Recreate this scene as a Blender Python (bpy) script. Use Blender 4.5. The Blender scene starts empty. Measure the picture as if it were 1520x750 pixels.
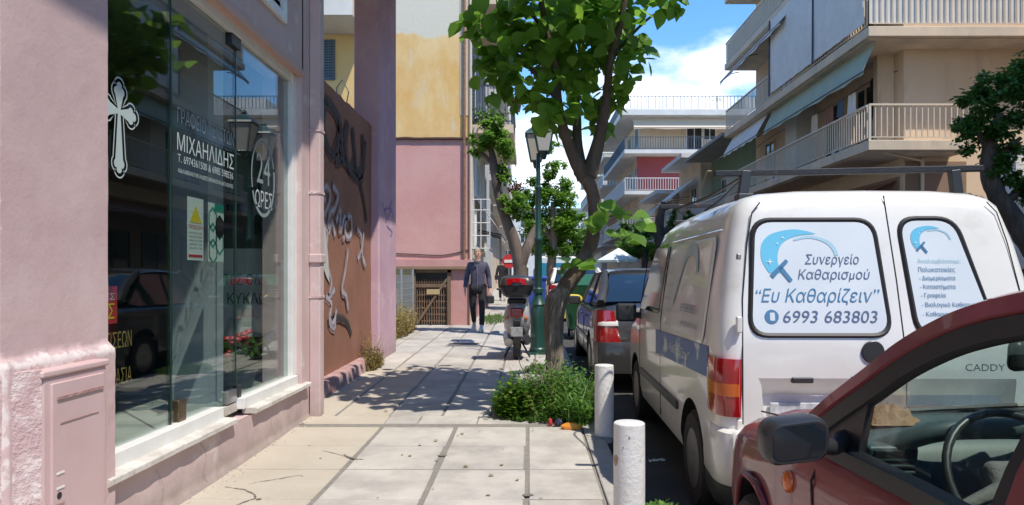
import bpy, bmesh, math, random
from math import sin, cos, pi, radians, sqrt, atan2
from mathutils import Vector, Matrix, noise, Euler
from mathutils.geometry import delaunay_2d_cdt
random.seed(7)
SC = bpy.context.scene
COL = SC.collection
# ------------------------------------------------------------------ camera
F = 1030.0; HX = 785.0; HY = 410.0; HC = 1.3          # focal (px of 1520), vanishing point, eye height
cam = bpy.data.cameras.new('camera'); cam.sensor_width = 36; cam.lens = F/1520*36
cam.shift_x = (760-HX)/1520.0; cam.shift_y = (HY-375)/1520.0
cam.clip_start = 0.05; cam.clip_end = 3000
camo = bpy.data.objects.new('camera', cam); camo.location = (0, 0, HC); camo.rotation_euler = (radians(90), 0, 0)
COL.objects.link(camo); SC.camera = camo
# ------------------------------------------------------------------ sun, sky, exposure
SUN_DIR = Vector((0.68*cos(radians(60)), -0.73*cos(radians(60)), sin(radians(60)))).normalized()
sun = bpy.data.lights.new('sun', 'SUN'); sun.energy = 2.6; sun.angle = radians(0.53); sun.color = (1, 0.93, 0.82)
suno = bpy.data.objects.new('sun', sun); suno.rotation_euler = SUN_DIR.to_track_quat('Z', 'Y').to_euler(); COL.objects.link(suno)
W = bpy.data.worlds.new('World'); SC.world = W; W.use_nodes = True
nt = W.node_tree; N = nt.nodes; L = nt.links; N.clear()
out = N.new('ShaderNodeOutputWorld'); bg = N.new('ShaderNodeBackground'); bg.inputs[1].default_value = 0.15
sky = N.new('ShaderNodeTexSky'); sky.sky_type = 'NISHITA'; sky.sun_disc = False
sky.sun_elevation = math.asin(SUN_DIR.z); sky.sun_rotation = atan2(SUN_DIR.x, SUN_DIR.y)
sky.air_density = 1.0; sky.dust_density = 0.0; sky.ozone_density = 3.5
tc = N.new('ShaderNodeTexCoord')
mp = N.new('ShaderNodeMapping'); mp.inputs['Scale'].default_value = (1, 1, 2.1); L.new(tc.outputs['Generated'], mp.inputs[0])
n1 = N.new('ShaderNodeTexNoise'); n1.inputs['Scale'].default_value = 2.6; n1.inputs['Detail'].default_value = 9; n1.inputs['Roughness'].default_value = 0.56
mp.inputs['Location'].default_value = (0.35, 0.1, 0.0)
L.new(mp.outputs[0], n1.inputs[0])
def mth(op, a, b=None, c=None, clamp=False):
    m = N.new('ShaderNodeMath'); m.operation = op; m.use_clamp = clamp
    for i, v in enumerate((a, b, c)):
        if v is None: continue
        if isinstance(v, (int, float)): m.inputs[i].default_value = v
        else: L.new(v, m.inputs[i])
    return m.outputs[0]
def blob(px, py, rx, ry):
    d = Vector(((px-HX), F, (HY-py))).normalized()
    s = N.new('ShaderNodeVectorMath'); s.operation = 'SUBTRACT'; L.new(tc.outputs['Generated'], s.inputs[0]); s.inputs[1].default_value = d
    m = N.new('ShaderNodeVectorMath'); m.operation = 'MULTIPLY'; L.new(s.outputs[0], m.inputs[0]); m.inputs[1].default_value = (F/rx, F/rx, F/ry)
    ln = N.new('ShaderNodeVectorMath'); ln.operation = 'LENGTH'; L.new(m.outputs[0], ln.inputs[0])
    return mth('SUBTRACT', 1.0, ln.outputs['Value'])
b = mth('MAXIMUM', blob(965, 165, 135, 95), blob(800, 215, 90, 85))
b = mth('MAXIMUM', b, blob(1060, 225, 110, 60))
b = mth('MAXIMUM', b, -0.62)
msk = mth('ADD', mth('MULTIPLY', b, 0.55), mth('MULTIPLY', mth('SUBTRACT', n1.outputs[0], 0.5), 2.2))
rmp = N.new('ShaderNodeMapRange'); rmp.inputs[1].default_value = -0.06; rmp.inputs[2].default_value = 0.22; rmp.interpolation_type = 'SMOOTHSTEP'; L.new(msk, rmp.inputs[0])
n2 = N.new('ShaderNodeTexNoise'); n2.inputs['Scale'].default_value = 7; n2.inputs['Detail'].default_value = 6; L.new(mp.outputs[0], n2.inputs[0])
cr = N.new('ShaderNodeValToRGB'); cr.color_ramp.elements[0].position = 0.35; cr.color_ramp.elements[0].color = (3.7, 4.2, 5.1, 1)
cr.color_ramp.elements[1].position = 0.62; cr.color_ramp.elements[1].color = (6.2, 6.3, 6.5, 1); L.new(n2.outputs[0], cr.inputs[0])
hsv = N.new('ShaderNodeHueSaturation'); hsv.inputs['Saturation'].default_value = 1.22; hsv.inputs['Value'].default_value = .95; L.new(sky.outputs[0], hsv.inputs['Color'])
mx = N.new('ShaderNodeMixRGB'); L.new(mth('MULTIPLY', rmp.outputs[0], 0.93), mx.inputs[0]); L.new(hsv.outputs[0], mx.inputs[1]); L.new(cr.outputs[0], mx.inputs[2])
L.new(mx.outputs[0], bg.inputs[0]); L.new(bg.outputs[0], out.inputs[0])
SC.view_settings.view_transform = 'Standard'; SC.view_settings.look = 'None'; SC.view_settings.gamma = 1.0
SC.view_settings.use_curve_mapping = False; SC.view_settings.exposure = 1.0
try:
    SC.cycles.use_denoising = True; SC.cycles.max_bounces = 8; SC.cycles.transparent_max_bounces = 12; SC.cycles.caustics_reflective = False; SC.cycles.caustics_refractive = False
except Exception: pass

# ------------------------------------------------------------------ helpers
def gz(y): return 0.015*max(0.0, min(y, 60)-4.8)
def P(px, py, Y): return Vector(((px-HX)/F*Y, Y, HC-(py-HY)/F*Y))
def X(px, Y): return (px-HX)/F*Y
def Z(py, Y): return HC-(py-HY)/F*Y
class MB:
    def __init__(s): s.v = []; s.f = []; s.m = []
    def add(s, vs, fs, mi=0):
        o = len(s.v); s.v += [tuple(v) for v in vs]; s.f += [tuple(i+o for i in f) for f in fs]; s.m += [mi]*len(fs); return s
    def box(s, x0, x1, y0, y1, z0, z1, mi=0):
        return s.add([(x0,y0,z0),(x1,y0,z0),(x1,y1,z0),(x0,y1,z0),(x0,y0,z1),(x1,y0,z1),(x1,y1,z1),(x0,y1,z1)],
                     [(0,3,2,1),(4,5,6,7),(0,1,5,4),(1,2,6,5),(2,3,7,6),(3,0,4,7)], mi)
    def obox(s, c, size, R, mi=0):
        c = Vector(c); hx, hy, hz = [a/2 for a in size]
        vs = [c + R @ Vector((sx*hx, sy*hy, sz*hz)) for sz in (-1,1) for sx, sy in ((-1,-1),(1,-1),(1,1),(-1,1))]
        return s.add(vs, [(0,3,2,1),(4,5,6,7),(0,1,5,4),(1,2,6,5),(2,3,7,6),(3,0,4,7)], mi)
    def tube(s, pts, rs, n=8, mi=0, cap=True, jit=0.0, sq=1.0):
        pts = [Vector(p) for p in pts]
        if not isinstance(rs, (list, tuple)): rs = [rs]*len(pts)
        rings = []; up = None
        for i, p in enumerate(pts):
            d = (pts[min(i+1, len(pts)-1)]-pts[max(i-1, 0)]).normalized()
            if up is None:
                up = Vector((0,0,1)) if abs(d.z) < .9 else Vector((1,0,0))
                if abs(d.z) >= .9: up = Vector((0,1,0))
            a = d.cross(up).normalized(); up = a.cross(d).normalized()
            ring = []
            for k in range(n):
                t = 2*pi*k/n; r = rs[i]*(1+(random.uniform(-jit, jit) if jit else 0))
                ring.append(p + a*cos(t)*r + up*sin(t)*r*sq)
            rings.append(ring)
        vs = [v for r in rings for v in r]; fs = []
        for i in range(len(rings)-1):
            for k in range(n): fs.append((i*n+k, i*n+(k+1)%n, (i+1)*n+(k+1)%n, (i+1)*n+k))
        if cap: fs.append(tuple(range(n))[::-1]); fs.append(tuple((len(rings)-1)*n+k for k in range(n)))
        return s.add(vs, fs, mi)
    def cyl(s, p0, p1, r0, r1=None, n=14, mi=0): return s.tube([p0, p1], [r0, r0 if r1 is None else r1], n, mi)
    def lathe(s, c, prof, n=20, axis='Z', mi=0, cap=True):
        vs = []; fs = []
        for (r, h) in prof:
            for k in range(n):
                t = 2*pi*k/n; a, b_ = r*cos(t), r*sin(t)
                vs.append({'Z': (c[0]+a, c[1]+b_, c[2]+h), 'X': (c[0]+h, c[1]+a, c[2]+b_), 'Y': (c[0]+a, c[1]+h, c[2]+b_)}[axis])
        for i in range(len(prof)-1):
            for k in range(n): fs.append((i*n+k, i*n+(k+1)%n, (i+1)*n+(k+1)%n, (i+1)*n+k))
        if cap and prof[0][0] > 1e-4: fs.append(tuple(range(n))[::-1])
        if cap and prof[-1][0] > 1e-4: fs.append(tuple((len(prof)-1)*n+k for k in range(n)))
        return s.add(vs, fs, mi)
    def loft(s, secs, closed=True, caps=True, mi=0):
        n = len(secs[0]); vs = [v for q in secs for v in q]; fs = []
        for i in range(len(secs)-1):
            for k in range(n if closed else n-1): fs.append((i*n+k, i*n+(k+1)%n, (i+1)*n+(k+1)%n, (i+1)*n+k))
        if caps == 'sym':                      # caps of mirror-symmetric sections, as level strips
            for o_ in (0, (len(secs)-1)*n):
                for k in range(n//2):
                    q = [o_+k, o_+k+1, o_+(n-k-1)%n, o_+(n-k)%n]; q = list(dict.fromkeys(q)); fs.append(tuple(q))
        elif caps and closed: fs.append(tuple(range(n))[::-1]); fs.append(tuple((len(secs)-1)*n+k for k in range(n)))
        return s.add(vs, fs, mi)
    def prism(s, poly, d, mi=0):            # poly: 3D points in order, d: extrusion vector
        n = len(poly); d = Vector(d); vs = [Vector(p) for p in poly]+[Vector(p)+d for p in poly]
        return s.add(vs, [tuple(range(n))[::-1], tuple(range(n, 2*n))]+[(k, (k+1) % n, n+(k+1) % n, n+k) for k in range(n)], mi)
    def ribbon(s, o, u, v, pts, w, mi=0, nrm=None):  # flat stroke drawn on a plane
        o = Vector(o); u = Vector(u); v = Vector(v)
        if not isinstance(w, (list, tuple)): w = [w]*len(pts)
        L_ = []; 
        for i, (a, b_) in enumerate(pts):
            p0 = pts[max(i-1, 0)]; p1 = pts[min(i+1, len(pts)-1)]
            dx, dy = p1[0]-p0[0], p1[1]-p0[1]; l = sqrt(dx*dx+dy*dy) or 1; nx, ny = -dy/l*w[i]/2, dx/l*w[i]/2
            L_ += [o+u*(a+nx)+v*(b_+ny), o+u*(a-nx)+v*(b_-ny)]
        return s.add(L_, [(2*i, 2*i+1, 2*i+3, 2*i+2) for i in range(len(pts)-1)], mi)
    def build(s, name, mats, parent=None, smooth=None, bevel=0.0, recalc=True, bseg=2):
        me = bpy.data.meshes.new(name); org = ORG.get(parent, Vector((0,0,0))) if parent is not None else Vector((0,0,0))
        me.from_pydata([(v[0]-org.x, v[1]-org.y, v[2]-org.z) for v in s.v] if org.length else s.v, [], s.f)
        if not isinstance(mats, (list, tuple)): mats = [mats]
        for m in mats: me.materials.append(m)
        if len(mats) > 1: me.polygons.foreach_set('material_index', s.m)
        if recalc:
            bm = bmesh.new(); bm.from_mesh(me); bmesh.ops.recalc_face_normals(bm, faces=bm.faces); bm.to_mesh(me); bm.free()
        if smooth is not None:
            me.polygons.foreach_set('use_smooth', [True]*len(me.polygons))
            if smooth < 180: me.set_sharp_from_angle(angle=radians(smooth))
        me.update()
        o = bpy.data.objects.new(name, me); COL.objects.link(o)
        if parent is not None: o.parent = parent; ORG[o] = org
        if bevel:
            b_ = o.modifiers.new('bevel', 'BEVEL'); b_.width = bevel; b_.segments = bseg; b_.limit_method = 'ANGLE'; b_.angle_limit = radians(40)
            if smooth is None: me.polygons.foreach_set('use_smooth', [True]*len(me.polygons)); b_.harden_normals = True
        return o
ORG = {}
def smoothpts(pts, k=6):                    # Catmull-Rom through tuples
    out_ = []
    for i in range(len(pts)-1):
        p0, p1, p2, p3 = pts[max(i-1,0)], pts[i], pts[i+1], pts[min(i+2, len(pts)-1)]
        for j in range(k):
            t = j/k
            out_.append(tuple(0.5*((2*b_)+(-a+c)*t+(2*a-5*b_+4*c-d)*t*t+(-a+3*b_-3*c+d)*t**3) for a, b_, c, d in zip(p0, p1, p2, p3)))
    out_.append(tuple(pts[-1])); return out_
def thing(name, label, cat, loc=(0,0,0), rz=0, group=None, local=False):
    o = bpy.data.objects.new(name, None); o.empty_display_size = .2; COL.objects.link(o); o.location = loc; o.rotation_euler = (0,0,rz)
    o['label'] = label; o['category'] = cat
    if group: o['group'] = group
    ORG[o] = Vector((0,0,0)) if local else Vector(loc)
    return o
def tag(o, label, cat, group=None):
    o['label'] = label; o['category'] = cat
    if group: o['group'] = group
    return o
def kind(o, k='structure'): o['kind'] = k; return o
def kids(o): return [c for c in bpy.data.objects if c.parent == o]
def copy_tree(root, loc, rz=0, label=None):
    def rec(o, par):
        c = o.copy(); COL.objects.link(c)
        if par is not None: c.parent = par
        for ch in CH.get(o, []): rec(ch, c)
        return c
    CH = {}
    for o in bpy.data.objects:
        if o.parent is not None: CH.setdefault(o.parent, []).append(o)
    r = rec(root, None); r.location = loc; r.rotation_euler = (0,0,rz)
    if label: r['label'] = label
    return r
# ------------------------------------------------------------------ materials
def mat(name, col, rough=.6, metal=0, col2=None, nscale=3, detail=5, spread=.18, mid=.5, bump=0, bscale=40, coat=0, stretch=None, spec=None,
        trans=0, rnd=0, zdirt=None, emit=None, col3=None, n3scale=.8, mid3=.62, spread3=.06, amt3=1.0, geo=False, rough2=None, alpha=None):
    m = bpy.data.materials.new(name); m.use_nodes = True; t = m.node_tree; n = t.nodes; l = t.links
    p = n['Principled BSDF']; p.inputs['Roughness'].default_value = rough; p.inputs['Metallic'].default_value = metal
    p.inputs['Base Color'].default_value = (*col, 1)
    if spec is not None: p.inputs['Specular IOR Level'].default_value = spec
    if coat: p.inputs['Coat Weight'].default_value = coat; p.inputs['Coat Roughness'].default_value = .04
    if alpha is not None: p.inputs['Alpha'].default_value = alpha
    c = n.new('ShaderNodeTexCoord'); src = c.outputs['Object']
    if geo: g = n.new('ShaderNodeNewGeometry'); src = g.outputs['Position']
    if stretch:
        q = n.new('ShaderNodeMapping'); q.inputs['Scale'].default_value = stretch; l.new(src, q.inputs[0]); src = q.outputs[0]
    cur = None
    def ns(sc, de, src=src):
        a = n.new('ShaderNodeTexNoise'); a.inputs['Scale'].default_value = sc; a.inputs['Detail'].default_value = de; a.inputs['Roughness'].default_value = .62; l.new(src, a.inputs[0]); return a.outputs[0]
    def mr(v, a, b_):
        r = n.new('ShaderNodeMapRange'); r.inputs[1].default_value = a; r.inputs[2].default_value = b_; l.new(v, r.inputs[0]); return r.outputs[0]
    def mix(f, a, b_):
        x = n.new('ShaderNodeMixRGB')
        for i, v in enumerate((f, a, b_)):
            if isinstance(v, tuple): x.inputs[i].default_value = (*v, 1)
            elif isinstance(v, float): x.inputs[i].default_value = v
            else: l.new(v, x.inputs[i])
        return x.outputs[0]
    if col2 is not None:
        f = mr(ns(nscale, detail), mid-spread, mid+spread); cur = mix(f, col, col2)
        if rough2 is not None:
            rr = n.new('ShaderNodeMapRange'); rr.inputs[3].default_value = rough; rr.inputs[4].default_value = rough2; l.new(f, rr.inputs[0]); l.new(rr.outputs[0], p.inputs['Roughness'])
    if col3 is not None:
        f = mr(ns(n3scale, 8), mid3-spread3, mid3+spread3)
        x = n.new('ShaderNodeMath'); x.operation = 'MULTIPLY'; x.inputs[1].default_value = amt3; l.new(f, x.inputs[0])
        cur = mix(x.outputs[0], cur if cur is not None else col, col3)
    if zdirt:                      # splash dirt: colour, height
        sp = n.new('ShaderNodeSeparateXYZ'); l.new(src if not stretch else c.outputs['Object'], sp.inputs[0])
        ad = n.new('ShaderNodeMath'); ad.operation = 'MULTIPLY_ADD'; l.new(ns(7, 7), ad.inputs[0]); ad.inputs[1].default_value = -zdirt[1]*2.2; l.new(sp.outputs[2], ad.inputs[2])
        cur = mix(mr(ad.outputs[0], zdirt[1]*.35, -zdirt[1]*1.1), cur if cur is not None else col, zdirt[0])
    if rnd:
        oi = n.new('ShaderNodeObjectInfo'); h = n.new('ShaderNodeHueSaturation'); r = n.new('ShaderNodeMapRange'); r.inputs[3].default_value = 1-rnd; r.inputs[4].default_value = 1+rnd
        l.new(oi.outputs['Random'], r.inputs[0]); l.new(r.outputs[0], h.inputs['Value'])
        if cur is not None: l.new(cur, h.inputs['Color'])
        else: h.inputs['Color'].default_value = (*col, 1)
        cur = h.outputs[0]
    if cur is not None: l.new(cur, p.inputs['Base Color'])
    if bump:
        bb = n.new('ShaderNodeBump'); bb.inputs['Strength'].default_value = bump; bb.inputs['Distance'].default_value = .02; l.new(ns(bscale, 6), bb.inputs['Height']); l.new(bb.outputs[0], p.inputs['Normal'])
    if emit: p.inputs['Emission Color'].default_value = (*emit[:3], 1); p.inputs['Emission Strength'].default_value = emit[3]
    return m
def glass_mat(name, tint=(.9,.95,.93), ior=1.9):
    m = bpy.data.materials.new(name); m.use_nodes = True; t = m.node_tree; n = t.nodes; l = t.links; n.clear()
    o = n.new('ShaderNodeOutputMaterial'); tr = n.new('ShaderNodeBsdfTransparent'); tr.inputs[0].default_value = (*tint, 1)
    g = n.new('ShaderNodeBsdfGlossy'); g.inputs['Roughness'].default_value = .0; lw = n.new('ShaderNodeLayerWeight'); lw.inputs[0].default_value = .5; pw = n.new('ShaderNodeMath'); pw.operation = 'POWER'; pw.inputs[1].default_value = 5; l.new(lw.outputs['Facing'], pw.inputs[0])
    f = n.new('ShaderNodeMapRange'); f.inputs[3].default_value = ior; f.inputs[4].default_value = 1.0; l.new(pw.outputs[0], f.inputs[0])
    x = n.new('ShaderNodeMixShader'); l.new(f.outputs[0], x.inputs[0]); l.new(tr.outputs[0], x.inputs[1]); l.new(g.outputs[0], x.inputs[2]); l.new(x.outputs[0], o.inputs[0])
    return m
def leaf_mat(name, c1, c2, trans=.35):
    m = bpy.data.materials.new(name); m.use_nodes = True; t = m.node_tree; n = t.nodes; l = t.links
    p = n['Principled BSDF']; p.inputs['Roughness'].default_value = .42; p.inputs['Specular IOR Level'].default_value = .35
    o = n['Material Output']; g = n.new('ShaderNodeNewGeometry')
    r = n.new('ShaderNodeMixRGB'); l.new(g.outputs['Random Per Island'], r.inputs[0]); r.inputs[1].default_value = (*c1, 1); r.inputs[2].default_value = (*c2, 1)
    oi = n.new('ShaderNodeObjectInfo'); h = n.new('ShaderNodeHueSaturation'); q = n.new('ShaderNodeMapRange'); q.inputs[3].default_value = .8; q.inputs[4].default_value = 1.25
    l.new(oi.outputs['Random'], q.inputs[0]); l.new(q.outputs[0], h.inputs['Value']); l.new(r.outputs[0], h.inputs['Color'])
    l.new(h.outputs[0], p.inputs['Base Color'])
    tl = n.new('ShaderNodeBsdfTranslucent'); hs = n.new('ShaderNodeHueSaturation'); hs.inputs['Value'].default_value = 2.4; hs.inputs['Hue'].default_value = .485; l.new(h.outputs[0], hs.inputs['Color']); l.new(hs.outputs[0], tl.inputs[0])
    x = n.new('ShaderNodeMixShader'); x.inputs[0].default_value = trans; l.new(p.outputs[0], x.inputs[1]); l.new(tl.outputs[0], x.inputs[2]); l.new(x.outputs[0], o.inputs[0])
    return m
M = {}
M['pink'] = mat('pink_plaster', (.54,.395,.39), .85, col2=(.61,.475,.465), nscale=2.2, bump=.12, bscale=45, geo=True, col3=(.72,.62,.59), n3scale=3.2, mid3=.64, spread3=.05, amt3=.8, zdirt=((.36,.29,.26), .16))
M['pink_peel'] = mat('peeling_pink_plaster', (.55,.385,.39), .88, col2=(.72,.60,.59), nscale=9, mid=.56, spread=.07, bump=.7, bscale=50, geo=True, col3=(.78,.72,.70), n3scale=5, mid3=.6, spread3=.03)
M['pink_metal'] = mat('painted_cabinet', (.56,.39,.39), .6, col2=(.60,.44,.435), nscale=4, geo=True)
M['mauve'] = mat('mauve_plaster', (.50,.31,.38), .85, col2=(.60,.40,.46), nscale=1.3, bump=.15, bscale=45, geo=True, col3=(.66,.50,.52), n3scale=2.5, amt3=.6, zdirt=((.36,.27,.27), .3))
M['brown'] = mat('brown_painted_wall', (.26,.115,.072), .8, col2=(.33,.155,.10), nscale=1.6, bump=.25, bscale=30, geo=True, col3=(.42,.26,.19), n3scale=4.5, mid3=.7, spread3=.03, amt3=.7)
M['oldpink'] = mat('old_rose_kerb', (.36,.20,.19), .9, col2=(.50,.34,.32), nscale=6, bump=.8, bscale=35, geo=True)
M['white_paint'] = mat('white_paint', (.80,.80,.78), .45, col2=(.72,.71,.68), nscale=6, geo=True)
M['marble'] = mat('pale_marble', (.66,.63,.58), .5, col2=(.50,.46,.41), nscale=5, spread=.1, bump=.3, bscale=40, geo=True, col3=(.33,.29,.25), n3scale=12, mid3=.66, spread3=.04, amt3=.7)
M['glass'] = glass_mat('shop_glass', ior=.11)
M['carglass'] = glass_mat('car_glass', (.80,.90,.86), .06)
M['dark'] = mat('dark_rubber', (.018,.018,.02), .55)
M['black'] = mat('black_plastic', (.025,.025,.028), .4)
M['blackmetal'] = mat('black_paint_metal', (.012,.013,.018), .6, col2=(.16,.07,.04), nscale=7, mid=.66, spread=.04, bump=.3)
M['steel'] = mat('steel', (.5,.5,.5), .35, 1)
M['bronze'] = mat('worn_bronze', (.30,.22,.13), .4, 1, col2=(.14,.11,.08), nscale=30)
M['asphalt'] = mat('asphalt', (.052,.051,.05), .9, col2=(.085,.082,.078), nscale=2, bump=.6, bscale=160, geo=True)
M['slab'] = mat('concrete_slab', (.44,.41,.37), .9, col2=(.53,.495,.44), nscale=2.4, bump=.35, bscale=70, geo=True, rnd=.09, col3=(.29,.27,.25), n3scale=2.6, mid3=.56, spread3=.12, amt3=.75)
M['slabcream'] = mat('cream_concrete', (.45,.395,.32), .9, col2=(.52,.465,.385), nscale=2, bump=.45, bscale=60, geo=True, rnd=.03, col3=(.42,.37,.30), n3scale=5, mid3=.66, spread3=.06, amt3=.6)
M['mortar'] = mat('joint_mortar', (.20,.185,.165), .95, col2=(.27,.25,.22), nscale=14, bump=.5, geo=True)
M['kerb'] = mat('kerb_stone', (.42,.40,.37), .85, col2=(.32,.30,.28), nscale=5, bump=.4, geo=True, rnd=.08)
M['ground'] = mat('dusty_ground', (.20,.19,.17), .95, col2=(.26,.245,.22), nscale=.3, geo=True)
M['earth'] = mat('earth', (.13,.09,.055), .95, col2=(.22,.17,.11), nscale=9, bump=.9, bscale=25, geo=True)
M['bark'] = mat('bark', (.13,.10,.08), .9, col2=(.26,.21,.17), nscale=11, bump=1.0, bscale=14, stretch=(1,1,.22), geo=True)
M['darkbark'] = mat('dark_bark', (.055,.04,.033), .92, col2=(.12,.09,.07), nscale=10, bump=.9, bscale=18, stretch=(1,1,.3), geo=True)
M['stumpbark'] = mat('weathered_bark', (.30,.245,.20), .92, col2=(.14,.105,.08), nscale=14, spread=.09, bump=1.0, bscale=24, stretch=(1,1,.16), geo=True)
M['leaf'] = leaf_mat('broad_leaf', (.055,.14,.016), (.12,.24,.03), .5)
M['leaf2'] = leaf_mat('bright_leaf', (.08,.19,.022), (.15,.29,.04), .48)
M['leafdark'] = leaf_mat('dark_leaf', (.035,.09,.016), (.065,.145,.026), .32)
M['weed'] = leaf_mat('weed_leaf', (.06,.14,.025), (.12,.23,.045), .3)
M['dryweed'] = leaf_mat('dry_weed', (.20,.19,.06), (.30,.22,.10), .2)
M['vanwhite'] = mat('van_white_paint', (.78,.765,.72), .28, col2=(.68,.66,.62), nscale=2.5, spread=.25, coat=.6, rough2=.4, col3=(.52,.48,.42), n3scale=5, mid3=.66, spread3=.08, amt3=.35)
M['redpaint'] = mat('dark_red_paint', (.17,.016,.026), .36, .1, col2=(.25,.065,.07), nscale=2.2, coat=.6, spread=.3, rough2=.55, col3=(.34,.17,.16), n3scale=9, mid3=.68, spread3=.06, amt3=.35)
M['greypaint'] = mat('graphite_paint', (.034,.032,.034), .38, .2, coat=.5, col2=(.06,.054,.05), nscale=3)
M['bluepaint'] = mat('blue_paint', (.03,.07,.16), .3, .3, coat=.9)
M['darkglass'] = mat('dark_car_glass', (.012,.018,.022), .06, spec=.9, coat=.6)
M['winglass'] = mat('window_glass', (.03,.035,.04), .08, spec=.7)
M['taillight'] = mat('red_lens', (.36,.004,.008), .12, coat=.8, spec=.6)
M['orange'] = mat('orange_lens', (.62,.13,.012), .15, coat=.6)
M['clearlens'] = mat('clear_lens', (.65,.62,.60), .12, coat=.5)
M['tyre'] = mat('tyre', (.022,.021,.021), .85, bump=.3)
M['rim'] = mat('rim', (.34,.34,.35), .35, .7, col2=(.22,.20,.18), nscale=12)
M['plate'] = mat('plate_white', (.62,.63,.64), .4, col2=(.40,.41,.43), nscale=22, spread=.12)
M['sticker'] = mat('window_vinyl', (.66,.71,.74), .35, col2=(.60,.655,.69), nscale=3)
M['inkblue'] = mat('ink_blue', (.07,.19,.33), .4)
M['inknavy'] = mat('ink_navy', (.10,.13,.22), .4)
M['inkcyan'] = mat('ink_cyan', (.13,.48,.68), .4)
M['inkpale'] = mat('ink_pale_blue', (.36,.56,.66), .4)
M['bandblue'] = mat('band_blue', (.02,.10,.30), .35, col2=(.45,.50,.56), nscale=5, mid=.60, spread=.03)
M['cream'] = mat('cream_render', (.66,.49,.33), .85, col2=(.71,.56,.40), nscale=.7, geo=True, bump=.2, stretch=(1,1,.3), col3=(.42,.34,.26), n3scale=1.6, mid3=.62, spread3=.08, amt3=.5)
M['cream2'] = mat('pale_cream_render', (.74,.57,.40), .85, col2=(.52,.44,.34), nscale=.9, geo=True, bump=.2, stretch=(1,1,.35), col3=(.36,.30,.24), n3scale=2.2, mid3=.64, spread3=.06, amt3=.6)
M['soffit'] = mat('soffit_paint', (.66,.54,.42), .9, col2=(.42,.37,.32), nscale=1.2, geo=True)
M['whitewall'] = mat('white_render', (.66,.645,.61), .85, col2=(.54,.52,.49), nscale=.8, geo=True)
M['greenwall'] = mat('green_render', (.13,.20,.135), .85, col2=(.17,.25,.17), nscale=.6, geo=True)
M['redwall'] = mat('red_render', (.34,.07,.075), .85, col2=(.28,.06,.06), nscale=.6, geo=True)
M['brownwall'] = mat('brown_render', (.24,.15,.10), .85, col2=(.30,.20,.14), nscale=.8, geo=True)
M['greywall'] = mat('grey_render', (.34,.33,.31), .85, col2=(.26,.25,.24), nscale=.9, geo=True)
M['yellow'] = mat('ochre_render', (.60,.40,.16), .85, col2=(.68,.50,.24), nscale=.8, geo=True)
M['rail'] = mat('cream_railing', (.66,.55,.42), .5)
M['raildark'] = mat('dark_railing', (.05,.06,.09), .45)
M['railwhite'] = mat('white_railing', (.68,.67,.65), .5)
M['awngreen'] = mat('pale_green_canvas', (.38,.43,.33), .8, col2=(.31,.36,.27), nscale=3, stretch=(1,1,.2), geo=True)
M['awnwhite'] = mat('white_canvas', (.74,.71,.66), .8, col2=(.64,.61,.57), nscale=2, geo=True)
M['awnbeige'] = mat('beige_canvas', (.62,.50,.37), .8)
M['awnred'] = mat('rust_canvas', (.30,.12,.07), .8, col2=(.22,.09,.06), nscale=2, geo=True)
M['shutterblue'] = mat('blue_shutter', (.07,.11,.15), .6)
M['lampgreen'] = mat('dark_green_iron', (.012,.075,.058), .38, col2=(.02,.055,.045), nscale=8, coat=.3)
M['lampglass'] = mat('frosted_lamp_glass', (.62,.60,.55), .35, trans=0)
M['bingreen'] = mat('bin_green', (.02,.10,.04), .5)
M['binyellow'] = mat('bin_yellow', (.68,.50,.03), .45)
M['binblue'] = mat('bin_blue', (.03,.08,.35), .5)
M['tarpblue'] = mat('blue_tarp', (.02,.26,.48), .55, col2=(.015,.20,.40), nscale=2)
M['skin'] = mat('skin', (.60,.32,.22), .55)
M['hairm'] = mat('grey_hair', (.36,.24,.15), .8)
M['jacketm'] = mat('navy_jacket', (.055,.055,.095), .8, col2=(.085,.08,.125), nscale=14, bump=.5, bscale=16)
M['trouserm'] = mat('black_trousers', (.012,.012,.016), .85)
M['shoem'] = mat('white_shoes', (.62,.58,.54), .6)
M['paper'] = mat('paper', (.72,.78,.76), .6)
M['etch'] = mat('white_vinyl_letters', (.46,.54,.53), .5)
M['etchfaint'] = mat('faint_vinyl_letters', (.22,.28,.29), .5)
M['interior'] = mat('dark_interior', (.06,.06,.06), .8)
M['tilef'] = mat('pale_floor_tile', (.60,.62,.58), .25, col2=(.36,.38,.35), nscale=1.5)
M['spray_black'] = mat('black_spray', (.03,.028,.03), .7, col2=(.07,.05,.045), nscale=6, geo=True)
M['overspray_dark'] = mat('dark_overspray', (.13,.07,.055), .8, geo=True)
M['overspray_light'] = mat('pale_overspray', (.36,.22,.18), .8, geo=True)
M['spray_white'] = mat('white_spray', (.56,.54,.58), .7, col2=(.36,.27,.30), nscale=9, geo=True)
M['cloth'] = mat('brown_cloth', (.30,.17,.10), .9, bump=.6, bscale=20)
M['dash'] = mat('dash_plastic', (.045,.062,.066), .5, col2=(.06,.08,.082), nscale=20)
M['seat'] = mat('seat_fabric', (.16,.145,.14), .9, bump=.4, bscale=60)
M['rust'] = mat('rusty_iron', (.16,.08,.045), .85, col2=(.28,.18,.12), nscale=14, geo=True)
M['wood'] = mat('old_timber', (.24,.16,.10), .8, col2=(.14,.09,.06), nscale=8, stretch=(1,1,.2), geo=True)
M['mesh'] = mat('grey_mesh_wire', (.34,.36,.38), .5, .4)
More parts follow.
